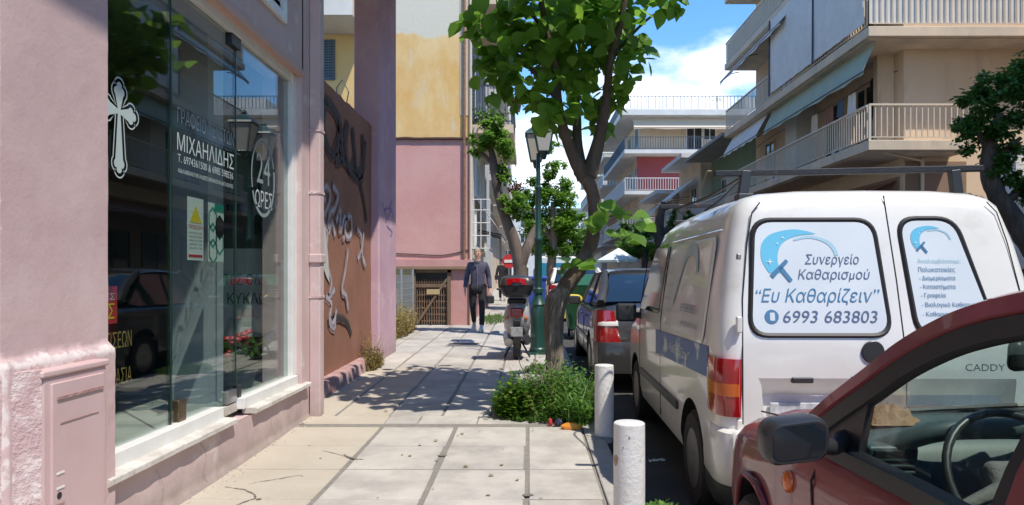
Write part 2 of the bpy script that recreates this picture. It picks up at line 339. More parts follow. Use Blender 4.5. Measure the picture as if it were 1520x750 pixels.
# yellow end wall: cream band above a ragged edge, streaky ochre below
m = M['endwall'] = bpy.data.materials.new('ochre_end_wall'); m.use_nodes = True
_t = m.node_tree; _n = _t.nodes; _l = _t.links; _p = _n['Principled BSDF']; _p.inputs['Roughness'].default_value = .88
_g = _n.new('ShaderNodeNewGeometry'); _s = _n.new('ShaderNodeSeparateXYZ'); _l.new(_g.outputs['Position'], _s.inputs[0])
def _noise(sc, st=(1,1,1), de=6):
    q = _n.new('ShaderNodeMapping'); q.inputs['Scale'].default_value = st; _l.new(_g.outputs['Position'], q.inputs[0])
    a = _n.new('ShaderNodeTexNoise'); a.inputs['Scale'].default_value = sc; a.inputs['Detail'].default_value = de; a.inputs['Roughness'].default_value = .65; _l.new(q.outputs[0], a.inputs[0]); return a.outputs[0]
def _mr(v, a, b_):
    r = _n.new('ShaderNodeMapRange'); r.inputs[1].default_value = a; r.inputs[2].default_value = b_; _l.new(v, r.inputs[0]); return r.outputs[0]
def _mix(f, a, b_):
    x = _n.new('ShaderNodeMixRGB'); _l.new(f, x.inputs[0])
    for i, v in ((1, a), (2, b_)):
        if isinstance(v, tuple): x.inputs[i].default_value = (*v, 1)
        else: _l.new(v, x.inputs[i])
    return x.outputs[0]
_o = _mix(_mr(_noise(1.4, (1,1,.5)), .38, .62), (.72,.44,.15), (.78,.57,.28))
_o = _mix(_mr(_noise(2.6, (2.2,1,.5), 9), .57, .72), _o, (.66,.58,.44))
_a = _n.new('ShaderNodeMath'); _a.operation = 'MULTIPLY_ADD'; _l.new(_noise(1.1, (1,1,1), 5), _a.inputs[0]); _a.inputs[1].default_value = .9; _l.new(_s.outputs[2], _a.inputs[2])
_o = _mix(_mr(_a.outputs[0], 6.98+.28, 7.0+.34), _o, (.66,.62,.50))
_b = _n.new('ShaderNodeMath'); _b.operation = 'ADD'; _l.new(_s.outputs[2], _b.inputs[0]); _b.inputs[1].default_value = 0
_o = _mix(_mr(_b.outputs[0], 4.47, 4.46), _o, _mix(_mr(_noise(1.2), .35, .65), (.58,.30,.28), (.63,.36,.33)))
_l.new(_o, _p.inputs['Base Color'])
_bb = _n.new('ShaderNodeBump'); _bb.inputs['Strength'].default_value = .25; _bb.inputs['Distance'].default_value = .02; _l.new(_noise(9), _bb.inputs['Height']); _l.new(_bb.outputs[0], _p.inputs['Normal'])

def txt(body, name, m, parent, o, u, v, w, h, shear=0.0, off=.0, thick=.0, bold=0.0, keep=False):
    cu = bpy.data.curves.new('t', 'FONT'); cu.body = body; cu.shear = shear; cu.extrude = 0.0; cu.resolution_u = 3; cu.offset = bold; cu.fill_mode = 'NONE'
    t = bpy.data.objects.new('t', cu); COL.objects.link(t); bpy.context.view_layer.update()
    me = bpy.data.meshes.new_from_object(t.evaluated_get(bpy.context.evaluated_depsgraph_get()))
    bpy.data.objects.remove(t); bpy.data.curves.remove(cu)
    xs = [q.co.x for q in me.vertices]; ys = [q.co.y for q in me.vertices]
    x0, x1, y0, y1 = min(xs), max(xs), min(ys), max(ys)
    b_ = MB(); o = Vector(o); u = Vector(u); v = Vector(v); nn = u.cross(v)
    # overlapping glyph contours: constrained triangulation, keep the triangles inside by non-zero winding
    co = [Vector((q.co.x, q.co.y)) for q in me.vertices]; ed = [tuple(e.vertices) for e in me.edges]
    V2_, _, T2, *_r = delaunay_2d_cdt(co, ed, [], 0, 1e-5)
    ys_ = [(co[a].x, co[a].y, co[c].x, co[c].y) for a, c in ed if co[a].y != co[c].y]
    def wind(x, y):
        wn = 0
        for ax, ay, bx_, by in ys_:
            if (ay <= y) != (by <= y) and ax+(y-ay)/(by-ay)*(bx_-ax) > x: wn += 1 if by > ay else -1
        return wn
    keep_ = [t for t in T2 if wind(sum(V2_[i].x for i in t)/3, sum(V2_[i].y for i in t)/3) != 0]
    b_.add([o+u*((q.x-x0)/(x1-x0)*w)+v*((q.y-y0)/(y1-y0)*h)+nn*off for q in V2_], keep_)
    bpy.data.meshes.remove(me)
    return b_.build(name, m, parent, recalc=False)
# ================================================================== ground, road, pavement
def strip(name, m, x0, x1, zo, y0=-30, y1=130, k='structure', dy=2.0):
    b = MB(); ys = []; y = y0
    while y < y1: ys.append(y); y += dy
    ys.append(y1)
    vs = []
    for y in ys: vs += [(x0, y, gz(y)+zo), (x1, y, gz(y)+zo)]
    b.add(vs, [(2*i, 2*i+1, 2*i+3, 2*i+2) for i in range(len(ys)-1)])
    return kind(b.build(name, m, None, smooth=60, recalc=False), k)
b = MB(); b.add([(-900,-900,-.4),(900,-900,-.4),(900,-30,-.4),(-900,-30,-.4),(-900,60,.4),(900,60,.4),(900,1400,.4),(-900,1400,.4),(-900,4.8,-.4),(900,4.8,-.4)],
                [(0,1,2,3),(3,2,9,8),(8,9,5,4),(4,5,6,7)]); kind(b.build('ground', M['ground'], recalc=False))
strip('road', M['asphalt'], .62, 8.3, -.12)
sw = strip('pavement', M['mortar'], -6.0, .45, -.012)
strip('far_pavement', M['slab'], 8.42, 12.4, 0)
def slab_mesh(w, d, key):
    b = MB(); nx, ny = 3, 3; bv = .006
    b.box(-w/2+bv, w/2-bv, -d/2+bv, d/2-bv, -.001, .0, 0)
    z = -.008
    b = MB(); vs = [(-w/2,-d/2,-.03),(w/2,-d/2,-.03),(w/2,d/2,-.03),(-w/2,d/2,-.03), (-w/2,-d/2,z),(w/2,-d/2,z),(w/2,d/2,z),(-w/2,d/2,z),
          (-w/2+bv,-d/2+bv,0),(w/2-bv,-d/2+bv,0),(w/2-bv,d/2-bv,0),(-w/2+bv,d/2-bv,0)]
    b.add(vs, [(0,1,5,4),(1,2,6,5),(2,3,7,6),(3,0,4,7),(4,5,9,8),(5,6,10,9),(6,7,11,10),(7,4,8,11),(8,9,10,11)])
    return b
_cache = {}
def slab(x0, x1, y0, y1, m, par=sw, nm='slab'):
    if random.random() < .5: x1 -= .01*random.randint(0, 1); y1 -= .01*random.randint(0, 1)
    key = (round(x1-x0, 2), round(y1-y0, 2), m)
    if key not in _cache:
        o = slab_mesh(x1-x0, y1-y0, key).build(nm, M[m], par); _cache[key] = o.data
    else:
        o = bpy.data.objects.new(nm, _cache[key]); COL.objects.link(o); o.parent = par
    yc = (y0+y1)/2; o.location = ((x0+x1)/2, yc, gz(yc)+random.uniform(-.002, .002))
    o.rotation_euler = (atan2(.015 if yc > 4.8 else 0, 1)+random.uniform(-.002,.002), random.uniform(-.003, .003), random.uniform(-.002, .002))
    return o
y = 0.35; r = 0
while y < 6.0:                                              # near paving: rows of big slabs
    d = .62; y1 = min(y+d, 6.05)
    if y1-y < .2: break
    slab(-2.10, -1.27, y, y1-.02, 'slabcream'); 
    slab(-1.235, -.64, y, y1-.026, 'slab'); slab(-.605, -.025, y, y1-.026, 'slab'); slab(.0, .435, y, y1-.026, 'slab')
    y += d
slab(-2.1, -1.27, 6.06, 6.34, 'slabcream')
for a, c in ((-1.26,-.98),(-.97,-.46),(-.45,.0)): slab(a, c, 6.06, 6.34, 'slab')
y = 6.36
while y < 20:
    d = .50
    for i, (a, c) in enumerate(((-2.26,-1.79),(-1.76,-1.29),(-1.27,-.81),(-.78,-.36),(-.335,.08),(.10,.435))):
        if i in (4, 5) and 6.25 < y < 7.5 and i == 5: continue
        if i == 4 and 6.3 < y < 7.2: slab(a, -.12, y, y+d-.018, 'slab'); continue
        if i == 0 and y > 11.4:
            for q in range(2): slab(a-.49*(q+1), c-.49*(q+1), y, y+d-.018, 'slab')
        slab(a, c, y, y+d-.018, 'slabcream' if i < 2 and y < 9 else 'slab')
    y += d
p2 = strip('pavement_surface', M['slab'], -6.0, .435, -.001, 20.35, 130)
# kerb
kb = strip('kerb', M['mortar'], .445, .615, -.03)
y = -1.0; kd = None
while y < 40:
    b = MB(); L_ = .98
    if kd is None:
        b.box(0, .155, -L_/2, L_/2, -.2, 0); o = b.build('kerbstone', M['kerb'], kb, bevel=.012); kd = o
    else: o = kd.copy(); COL.objects.link(o)
    o.location = (.455, y, gz(y)+.001); o.rotation_euler = (.015 if y > 4.8 else 0, 0, random.uniform(-.004,.004)); y += 1.0
# cracks and stains on the cream strip
b = MB()
def crack(pts, w, zz=.004):
    q = smoothpts([(p[0]+random.uniform(-.01,.01), p[1]+random.uniform(-.01,.01)) for p in pts], 7)
    q = [(a+random.uniform(-.004,.004), c+random.uniform(-.004,.004)) for a, c in q]
    n = len(q); b.ribbon((0,0,zz), (1,0,0), (0,1,0), q, [w*(.35+.9*random.random())*(1-abs(2*i/n-1)*.6) for i in range(n)])
def G(px, py): 
    Y = F*HC/(py-HY); return (X(px, Y), Y)
crack([G(400,652),G(440,655),G(470,668),G(505,676),G(530,684)], .014)
crack([G(410,648),G(450,643),G(500,638),G(520,639)], .02)
crack([G(480,636),G(505,628),G(535,625)], .018)
crack([G(370,720),G(385,716),G(410,712),G(440,707),G(450,709)], .009)
crack([G(335,724),G(365,728),G(382,738),G(360,746),G(350,752)], .014)
crack([G(540,683),G(522,681),G(512,676)], .035)
for i in range(10):
    px, py = random.uniform(300, 900), random.uniform(640, 745); g = G(px, py)
    if g[0] > .42: continue
    r = random.uniform(.006, .018) if random.random() < .8 else .035
    n = 7; b.add([(g[0]+r*cos(2*pi*k/n)*random.uniform(.6,1.3), g[1]+r*sin(2*pi*k/n)*random.uniform(.5,1.1), .0045) for k in range(n)], [tuple(range(n))])
M['crack'] = mat('crack_dirt', (.17,.155,.135), .95)
kind(b.build('crack', M['crack'], sw, recalc=False), 'stuff')
# rubble line along the foot of the shop wall
b = MB()
for i in range(240):
    y = random.uniform(1.8, 9.8); x = (-1.985 if y < 6.6 else -2.12)+abs(random.gauss(0, .05)); r = random.uniform(.003, .010)
    b.lathe((x, y, gz(y)), [(r, -.002), (r*.8, r*.7), (r*.2, r)], 5)
kind(b.build('rubble', M['slabcream'], sw), 'stuff')
# small drain grates
g0 = thing('drain_cover', 'small slotted grey drain cover set in the pavement near the walking man', 'drain cover', P(688, 515, 12.2))
b = MB(); xx, yy = X(663,12), X(712,12)
b.box(xx, yy, 11.75, 12.35, gz(12)-.004, gz(12)+.006); b.build('frame', M['greywall'], g0)
for i in range(2): b = MB(); b.box(xx+.03, yy-.03, 11.85+.26*i, 11.99+.26*i, gz(12)+.004, gz(12)+.010); b.build('slot', M['dark'], g0)

# ================================================================== shop building on the left
shop = thing('shop_building', 'pink plastered shop building with a big glass front on the left', 'shop', (-2.0, 4.5, 0))
XW = -2.0
def relief(y0, y1, z0, z1, fn, ny, nz, m, name='wall'):
    b = MB(); vs = []
    for j in range(nz+1):
        for i in range(ny+1):
            y = y0+(y1-y0)*i/ny; z = z0+(z1-z0)*j/nz; vs.append((XW+fn(y, z), y, z))
    fs = [(j*(ny+1)+i, j*(ny+1)+i+1, (j+1)*(ny+1)+i+1, (j+1)*(ny+1)+i) for j in range(nz) for i in range(ny)]
    b.add(vs, fs); 
    o = b.build(name, m, shop, smooth=180, recalc=False); return o
def f_pillar(y, z):
    n = noise.noise(Vector((y*3, z*3, 0)))*.003+noise.noise(Vector((y*14, z*14, 3)))*.0012
    edge = .965+.02*noise.noise(Vector((y*9, 1, 0)))+.008*noise.noise(Vector((y*40, 5, 0)))
    t = (z-edge)
    base = 0.0
    if t < 0: base = .035 + noise.noise(Vector((y*25, z*25, 8)))*.003       # old thicker layer below the break
    elif t < .012: base = .035*(1-t/.012)
    if y < 2.62: base -= (2.62-y)*1.8
    return base+n-.002
pm = M['pillar'] = bpy.data.materials.new('pillar_plaster'); pm.use_nodes = True   # flaking rim where the two coats meet, painted light on the near corner
_t = pm.node_tree; _n = _t.nodes; _l = _t.links; _p = _n['Principled BSDF']; _p.inputs['Roughness'].default_value = .88
_g = _n.new('ShaderNodeNewGeometry'); _s = _n.new('ShaderNodeSeparateXYZ'); _l.new(_g.outputs['Position'], _s.inputs[0])
_o = _mix(_mr(_noise(1.8), .35, .65), (.53,.375,.375), (.60,.45,.445))
_d = _n.new('ShaderNodeMath'); _d.operation = 'SUBTRACT'; _l.new(_s.outputs[2], _d.inputs[0]); _d.inputs[1].default_value = .955
_e = _n.new('ShaderNodeMath'); _e.operation = 'ABSOLUTE'; _l.new(_d.outputs[0], _e.inputs[0])
_y = _n.new('ShaderNodeMath'); _y.operation = 'SUBTRACT'; _l.new(_s.outputs[1], _y.inputs[0]); _y.inputs[1].default_value = 2.60  # corner mask: pale strip puts the lit edge into the colour
_y2 = _n.new('ShaderNodeMath'); _y2.operation = 'ABSOLUTE'; _l.new(_y.outputs[0], _y2.inputs[0])
_m = _n.new('ShaderNodeMath'); _m.operation = 'MINIMUM'; _l.new(_e.outputs[0], _m.inputs[0]); _l.new(_y2.outputs[0], _m.inputs[1])
_q = _n.new('ShaderNodeMath'); _q.operation = 'MULTIPLY_ADD'; _l.new(_noise(16, (1,1,1), 8), _q.inputs[0]); _q.inputs[1].default_value = -.16; _l.new(_m.outputs[0], _q.inputs[2])
_o = _mix(_mr(_q.outputs[0], -.058, -.072), _o, (.68,.60,.58))
_l.new(_o, _p.inputs['Base Color'])
_bb = _n.new('ShaderNodeBump'); _bb.inputs['Strength'].default_value = .15; _bb.inputs['Distance'].default_value = .015; _l.new(_noise(45), _bb.inputs['Height']); _l.new(_bb.outputs[0], _p.inputs['Normal'])
relief(2.50, 3.30, -.03, 6.0, f_pillar, 60, 330, M['pillar'], 'pillar')
b = MB(); b.box(XW-.5, XW-.03, 2.56, 3.296, -.03, 6.0); b.build('pillar_core', M['pink'], shop)
def f_low(y, z): return noise.noise(Vector((y*2.2, z*2.2, 4)))*.008+noise.noise(Vector((y*9, z*9, 1)))*.002 + max(0, .05-z)*.35
relief(3.30, 6.32, -.03, .302, f_low, 150, 20, M['pink'], 'lower_wall')
b = MB(); b.box(XW-.35, XW-.012, 3.30, 6.6, -.03, .30)
b.box(XW-.35, XW, 3.30, 6.15, 3.07, 3.5); b.box(XW-.35, XW, 3.30, 4.2, 3.5, 6.0); b.box(XW-.35, XW, 5.66, 6.15, 3.5, 6.0)
b.box(XW-.35, XW, 4.2, 5.66, 4.7, 6.0); b.box(XW-.35, XW, 6.12, 6.6, .30, 6.0)
b.box(XW-.30, XW-.15, -6, 2.56, -.03, 6.0)
b.build('wall', M['pink'], shop)
b = MB(); b.box(-7.5, XW-.001, 6.45, 6.6, 0, 6); b.box(-7.6, -7.5, -6, 6.6, 0, 6); b.build('party_wall', M['cream2'], shop)
# overhanging first-floor balcony above the frame (casts the shade on the upper wall)
b = MB(); b.box(-7.6, -.60, -6, 11.3, 6.02, 6.25); b.box(-7.6, -2.0, -6, 6.6, 6.25, 9.0); b.box(-.66,-.60,-6,11.3,6.25,7.1)
b.build('balcony_slab', M['cream2'], shop)
b = MB()
for pts_ in ([(4.2,.29),(4.28,.2),(4.24,.1),(4.3,.02)],[(5.4,.28),(5.36,.16),(5.45,.05)],[(3.7,.27),(3.78,.15),(3.74,.06)]):
    q = smoothpts(pts_,8); b.ribbon((XW+.011,0,0),(0,1,0),(0,0,1),q,[random.uniform(.001,.004) for _ in q])
M['wallcrack']=mat('plaster_crack',(.22,.15,.14),.95); kind(b.build('hairline_cracks', M['wallcrack'], shop, recalc=False),'stuff')
# window: white frame, marble sill, glass, clamps
wf = thing('shop_window', 'large frameless glass shop front with white frame, marble sill and white lettering', 'shop window', (-2.05, 3.4, .3))
XG = -2.10
b = MB(); b.box(-2.13,-2.03,3.30,4.62,.35,.43); b.box(-2.13,-2.03,4.95,6.10,.35,.43); b.box(-2.13,-2.05,6.03,6.13,.43,3.06); b.box(-2.13,-2.06,3.30,6.13,3.0,3.07)
b.build('frame', M['white_paint'], wf, bevel=.004)
b = MB(); b.box(-2.14,-2.08,4.62,4.95,.34,.40); b.build('threshold', M['marble'], wf)
M['surround'] = mat('salmon_surround', (.60,.40,.34), .8, geo=True)
b = MB(); b.box(-2.06,-1.99,3.3,6.2,3.065,3.12); b.build('surround', M['surround'], wf)
for (y0, y1) in ((3.24, 4.66), (4.99, 6.24)):
    b = MB(); n = int((y1-y0)/.04); secs = []
    for i in range(n+1):
        y = y0+(y1-y0)*i/n; j = noise.noise(Vector((y*6, 0, 0)))*.006+noise.noise(Vector((y*22, 2, 0)))*.003
        secs.append([(-2.06,y,.312),(-1.960+j,y,.312+j*.5),(-1.953+j,y,.317),(-1.953+j,y,.343),(-1.96+j,y,.349),(-2.06,y,.355)])
    b.loft(secs); b.build('sill', M['marble'], wf, smooth=40)
for (y0, y1) in ((3.32, 4.055), (4.062, 4.955), (4.962, 6.03)):
    b = MB(); b.box(XG-.005, XG+.005, y0, y1, .41, 3.0); b.build('pane', M['glass'], wf)
M['glassedge'] = mat('glass_edge', (.02,.05,.04), .2)
for y in (4.0585, 4.9585): b = MB(); b.box(XG-.009, XG+.009, y-.0035, y+.0035, .42, 3.0); b.build('glass_joint', M['glassedge'], wf)
b = MB(); b.box(XG-.03, XG+.022, 4.12, 4.215, .425, .56); b.build('door_clamp', M['bronze'], wf, bevel=.006)
b = MB(); b.box(XG-.02, XG+.02, 4.80, 4.965, .41, .50); b.build('door_clamp', M['steel'], wf, bevel=.005)
b = MB(); b.box(XG-.02, XG+.026, 4.955, 5.01, .40, .52); b.build('door_stop', M['black'], wf, bevel=.004)
b = MB(); b.box(XG-.02, XG+.03, 4.84, 5.0, 2.92, 3.01); b.build('top_clamp', M['black'], wf, bevel=.005)
U = (0,1,0); V = (0,0,1)
def on_glass(px, py, dx=.008):
    Y = (XG+dx)/((px-HX)/F); return (XG+dx, Y, Z(py, Y))
def gtxt(s, pl, pr, yb, yt, m='etch', shear=0, name='lettering', bold=0.0):     # (left px, right px, baseline px at left, top px at left)
    a = on_glass(pl, yb); c = on_glass(pr, yb); t = on_glass(pl, yt)
    return txt(s, name, M[m], wf, a, U, V, c[1]-a[1], t[2]-a[2], shear, bold=bold)
gtxt('ΓΡΑΦΕΙΟ ΤΕΛΕΤΩΝ', 263, 347, 182, 157, 'etchfaint', bold=-.02)
gtxt('ΜΙΧΑΗΛΙΔΗΣ', 263, 347, 222, 196, 'etch', bold=-.012)
gtxt('Τ. 6974361500 & 6985 598536', 264, 346, 240, 228, 'etch', bold=.0)
gtxt('ΑΝΑΛΑΜΒΑΝΟΥΜΕ ΚΗΔΕΙΕΣ ΜΝΗΜΟΣΥΝΑ ΜΕΤΑΦΟΡΕΣ', 264, 346, 256, 249, 'etch', bold=.01)
# cross: three-lobed arms, outlined
def cross_shape(cy, cz, s, t, off, m, nm):
    b = MB(); pts = []
    def lobe(ax, ay, dx, dy, r, flip):      # trefoil at an arm's end
        out_ = []
        px_, py_ = -dy, dx
        for (cx_, cy_, a0, a1) in ((ax+px_*r*.9, ay+py_*r*.9, 150, -10), (ax+dx*r*1.1, ay+dy*r*1.1, 80, -80), (ax-px_*r*.9, ay-py_*r*.9, 10, -150)):
            base = atan2(dy, dx)
            for k in range(7):
                a = base+radians(a0+(a1-a0)*k/6); out_.append((cx_+cos(a)*r, cy_+sin(a)*r))
        return out_
    H1, H2, WW = .30*s, .78*s, .30*s; r = .07*s+ (0 if t > .03*s else 0)
    T = t
    arms = [((0,1),H1),((1,0),WW),((0,-1),H2),((-1,0),WW)]
    prev = None
    for (d, l_) in arms:
        dx, dy = d; px_, py_ = -dy, dx
        pts.append((dx*T+px_*T, dy*T+py_*T)); 
        pts += lobe(dx*l_, dy*l_, dx, dy, r, 0)
    o = (XG+off, cy, cz)
    b.add([(o[0], cy+a, cz+c) for a, c in pts], [tuple(range(len(pts)))])
    return pts, b
def offset_ring(pts, d):
    n = len(pts); out_ = []
    for i in range(n):
        a, c, e = pts[i-1], pts[i], pts[(i+1) % n]
        nx = -(e[1]-a[1]); ny = e[0]-a[0]; l_ = sqrt(nx*nx+ny*ny) or 1; out_.append((c[0]+nx/l_*d, c[1]+ny/l_*d))
    return out_
cy_, cz_ = on_glass(177, 166)[1:]; 
pts, b = cross_shape(cy_, cz_, .34, .012, .008, None, None); b.build('cross', M['etch'], wf, recalc=False)
r1 = offset_ring(pts, .018); r2 = offset_ring(pts, .026); b = MB(); n = len(pts)
b.add([(XG+.009, cy_+a, cz_+c) for a, c in r1]+[(XG+.009, cy_+a, cz_+c) for a, c in r2], [(i, (i+1) % n, n+(i+1) % n, n+i) for i in range(n)]); b.build('cross_outline', M['etch'], wf, recalc=False)
# 24 hours oval
c0 = on_glass(391, 264); c1 = on_glass(407, 264); c2 = on_glass(391, 208); ry = c1[1]-c0[1]; rz = c2[2]-c0[2]
b = MB(); n = 40
for a0, a1, w in ((20, 200, .02), (205, 375, .03)):
    b.ribbon(c0, U, V, [(ry*cos(radians(a0+(a1-a0)*k/n)), rz*sin(radians(a0+(a1-a0)*k/n))) for k in range(n+1)], w)
b.build('oval_ring', M['etchfaint'], wf, recalc=False)
gtxt('24', 381, 401, 270, 224, 'etchfaint', bold=-.01); gtxt('ΩΡΕΣ', 379, 404, 306, 280, 'etch', bold=.0)
# two leaflets
def leaflet(pl, pr, yt, yb):
    a = on_glass(pl, yb, -.010); c = on_glass(pr, yb, -.010); t = on_glass(pl, yt, -.010); return a, c[1]-a[1], t[2]-a[2]
a, w, h = leaflet(278, 302, 291, 386)
p1 = thing('warning_poster', 'white notice with a yellow warning triangle stuck inside the shop glass', 'poster', a)
b = MB(); b.box(a[0]-.001, a[0], a[1], a[1]+w, a[2], a[2]+h); b.build('sheet', M['paper'], p1)
M['pyel'] = mat('print_yellow', (.80,.62,.02), .5); M['pred'] = mat('print_red', (.55,.03,.04), .5); M['pgreen'] = mat('print_green', (.02,.28,.20), .5); M['pblack'] = mat('print_black', (.03,.03,.03), .5)
b = MB(); ax = a[0]+.002; b.add([(ax,a[1]+w*.14,a[2]+h*.60),(ax,a[1]+w*.88,a[2]+h*.60),(ax,a[1]+w*.5,a[2]+h*.88)], [(0,1,2)]); b.build('triangle', M['pyel'], p1, recalc=False)
txt('ΠΡΟΣΟΧΗ', 'lettering', M['pred'], p1, (ax, a[1]+w*.08, a[2]+h*.50), U, V, w*.84, h*.065)
for k in range(5): txt('ΜΗΝ ΑΓΓΙΖΕΤΕ ΤΟ ΤΖΑΜΙ', 'small_print', M['pblack'], p1, (ax, a[1]+w*.12, a[2]+h*(.42-.06*k)), U, V, w*.76, h*.03)
b = MB(); b.box(ax-.001, ax, a[1]+w*.08, a[1]+w*.92, a[2]+h*.05, a[2]+h*.09); b.build('red_bar', M['pred'], p1)
a, w, h = leaflet(309, 332, 300, 388)
p1 = thing('hexagon_leaflet', 'pale green leaflet with hexagons stuck inside the shop glass', 'poster', a)
b = MB(); b.box(a[0]-.001, a[0], a[1], a[1]+w, a[2], a[2]+h); b.build('sheet', M['paper'], p1)
b = MB(); b.box(a[0]-.001, a[0]+.001, a[1]+w*.4, a[1]+w, a[2]+h*.86, a[2]+h); b.build('corner_block', M['pgreen'], p1)
for i, (fy, fz, mm) in enumerate(((.28,.72,'pgreen'),(.72,.60,'pblack'),(.28,.45,'pgreen'),(.72,.33,'pgreen'),(.3,.18,'pgreen'))):
    b = MB(); r1_ = w*.27; c_ = (a[0]+.002, a[1]+w*fy, a[2]+h*fz)
    q = [(r1_*sin(pi/3*k), r1_*1.25*cos(pi/3*k)) for k in range(7)]; b.ribbon(c_, U, V, q, w*.07)
    if mm == 'pblack': b.add([(c_[0], c_[1]+x_, c_[2]+z_) for x_, z_ in q[:6]], [tuple(range(6))])
    b.build('hexagon', M[mm], p1, recalc=False)
# inside the shop
b = MB(); b.box(-7.4,-2.14,2.9,6.4,.28,.36); b.build('shop_floor', M['tilef'], shop)
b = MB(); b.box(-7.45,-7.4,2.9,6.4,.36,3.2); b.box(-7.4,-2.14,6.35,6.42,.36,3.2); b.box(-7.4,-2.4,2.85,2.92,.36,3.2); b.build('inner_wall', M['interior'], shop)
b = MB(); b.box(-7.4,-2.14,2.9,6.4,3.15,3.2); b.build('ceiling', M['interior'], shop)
M['colm'] = mat('grey_column_paint', (.36,.40,.44), .6)
o = MB().box(-2.62,-2.36,5.10,5.36,.36,3.15).build('inner_column', M['colm'], shop)
bn = thing('notice_board', 'red and dark display board with gold words standing behind the shop glass', 'display board', (-2.45, 3.5, .36))
b = MB(); b.box(-2.47,-2.45,3.45,4.13,1.02,1.24); b.build('red_panel', M['pred'], bn)
M['gold'] = mat('dull_gold_letters', (.36,.26,.07), .5)
txt('ΕΡΓΑΣΙΕΣ', 'lettering', M['pyel'], bn, (-2.448,3.6,1.05), U, V, .5, .09)
txt('ΜΕΤΑΦΟΡΕΣ', 'lettering', M['paper'], bn, (-2.448,3.6,1.16), U, V, .5, .04)
txt('ΒΑΠΤΙΣΕΩΝ', 'lettering', M['gold'], bn, (-2.112,3.33,.93), U, V, .36, .085)
txt('ΑΝΑΣΤΑΣΙΑ', 'lettering', M['gold'], bn, (-2.112,3.33,.74), U, V, .36, .085)
fl = thing('flower_arrangement', 'low arrangement of green leaves and red flowers inside the far end of the shop window', 'flowers', (-2.45, 5.85, .36))
b = MB(); b.lathe((-2.45,5.85,.36), [(.11,0),(.15,.16),(.13,.16)], 14); b.build('pot', M['dash'], fl)
b = MB(); bf = MB()
for i in range(170):
    a_ = random.uniform(0, 2*pi); rr = random.uniform(.05,.30); c_ = Vector((-2.45+cos(a_)*rr*.6, 5.80+sin(a_)*rr, .50+random.uniform(0,.25)))
    d = Vector((random.uniform(-1,1),random.uniform(-1,1),random.uniform(-.2,1))).normalized(); s_ = d.cross(Vector((0,0,1))).normalized()*.02
    b.add([c_, c_+d*.05+s_, c_+d*.11, c_+d*.05-s_], [(0,1,2,3)])
for i in range(16):
    a_ = random.uniform(0, 2*pi); rr = random.uniform(.02,.22); bf.lathe((-2.40+cos(a_)*rr*.4,5.80+sin(a_)*rr,.68+random.uniform(-.05,.14)), [(.01,-.01),(.035,.015),(.02,.035),(.0001,.03)], 8)
kind(b.build('foliage', M['weed'], fl), 'stuff'); kind(bf.build('blossom', M['pred'], fl), 'stuff')
hb = thing('wall_banner', 'white banner with dark Greek words inside the far end of the shop', 'banner', (-2.5,6.3,.9))
b = MB(); b.box(-3.1,-2.2,6.30,6.33,.75,1.55); b.build('sheet', M['awnwhite'], hb)
txt('ΤΕΛΕΤΕΣ ΟΛΩΝ', 'lettering', M['pblack'], hb, (-3.0,6.295,1.22), (1,0,0), V, .7, .10); txt('ΤΩΝ ΚΥΚΛΩΝ', 'lettering', M['pblack'], hb, (-3.0,6.295,1.05), (1,0,0), V, .7, .10)
# meter cabinet on the pillar
cb = thing('meter_cabinet', 'pink painted metal meter cabinet built against the shop pillar', 'cabinet', (-1.95, 2.95, 0))
b = MB(); b.box(-1.985,-1.915,2.735,3.15,-.03,.90); b.build('body', M['pink_metal'], cb, bevel=.012)
b = MB(); b.box(-1.99,-1.905,2.72,3.16,.895,.925); b.build('lid', M['pink_metal'], cb, bevel=.01)
b = MB(); b.box(-1.92,-1.905,2.775,3.115,.03,.868); b.build('door', M['pink_metal'], cb, bevel=.004)
b = MB(); b.box(-1.908,-1.898,2.80,3.10,.80,.812); b.build('drip_strip', M['oldpink'], cb)
b = MB(); b.box(-1.906,-1.9015,2.82,3.07,.70,.704); b.build('seam', M['oldpink'], cb)
b = MB(); b.lathe((-1.907,2.815,.41), [(.014,0),(.014,.004),(.009,.004)], 12, 'X'); b.build('lock', M['dark'], cb)
for z in (.50,.44,.375): b = MB(); b.box(-1.907,-1.902,2.80,2.845,z-.004,z+.004); b.build('slot', M['white_paint'] if z > .4 else M['oldpink'], cb)
b = MB(); secs = []
for i in range(40):
    z = -.03+.96*i/39; q = noise.noise(Vector((z*9, 1, 0)))*.012; secs.append([(-1.99,2.60,z),(-1.955+q*.5,2.66+q,z),(-1.915+q*.5,2.728+q*.4,z),(-1.935,2.75,z),(-1.99,2.75,z)])
b.loft(secs); b.build('plaster_edge', M['pink_peel'], cb, smooth=50)
# downpipe
dp = thing('downpipe', 'square pink boxed downpipe beside the graffiti wall', 'downpipe', (-1.95,6.38,0))
b = MB(); b.box(-2.0,-1.90,6.32,6.44,.0,6.0); b.build('pipe', M['pink'], dp, bevel=.01)
for z in (2.05,2.62,1.1): b = MB(); b.box(-2.0,-1.894,6.313,6.447,z,z+.022); b.build('joint', M['pink_peel'], dp)
b = MB(); b.box(-2.0,-1.885,6.30,6.46,1.42,1.50); b.build('bracket', M['pink'], dp, bevel=.01)
# upper window (corner in view)
uw = thing('upper_window', 'small white framed window high on the pink shop wall', 'window', (-2.0,5,3.4))
b = MB(); b.box(-2.03,-1.97,4.2,5.66,3.36,3.43); b.box(-2.03,-1.97,5.58,5.66,3.43,4.7); b.box(-2.03,-1.97,4.2,4.28,3.43,4.7); b.build('frame', M['white_paint'], uw)
b = MB(); b.box(-2.02,-2.0,4.28,5.58,3.43,4.7); M['bluepane']=mat('bluish_pane',(.30,.38,.46),.15,spec=.8); b.build('pane', M['bluepane'], uw)

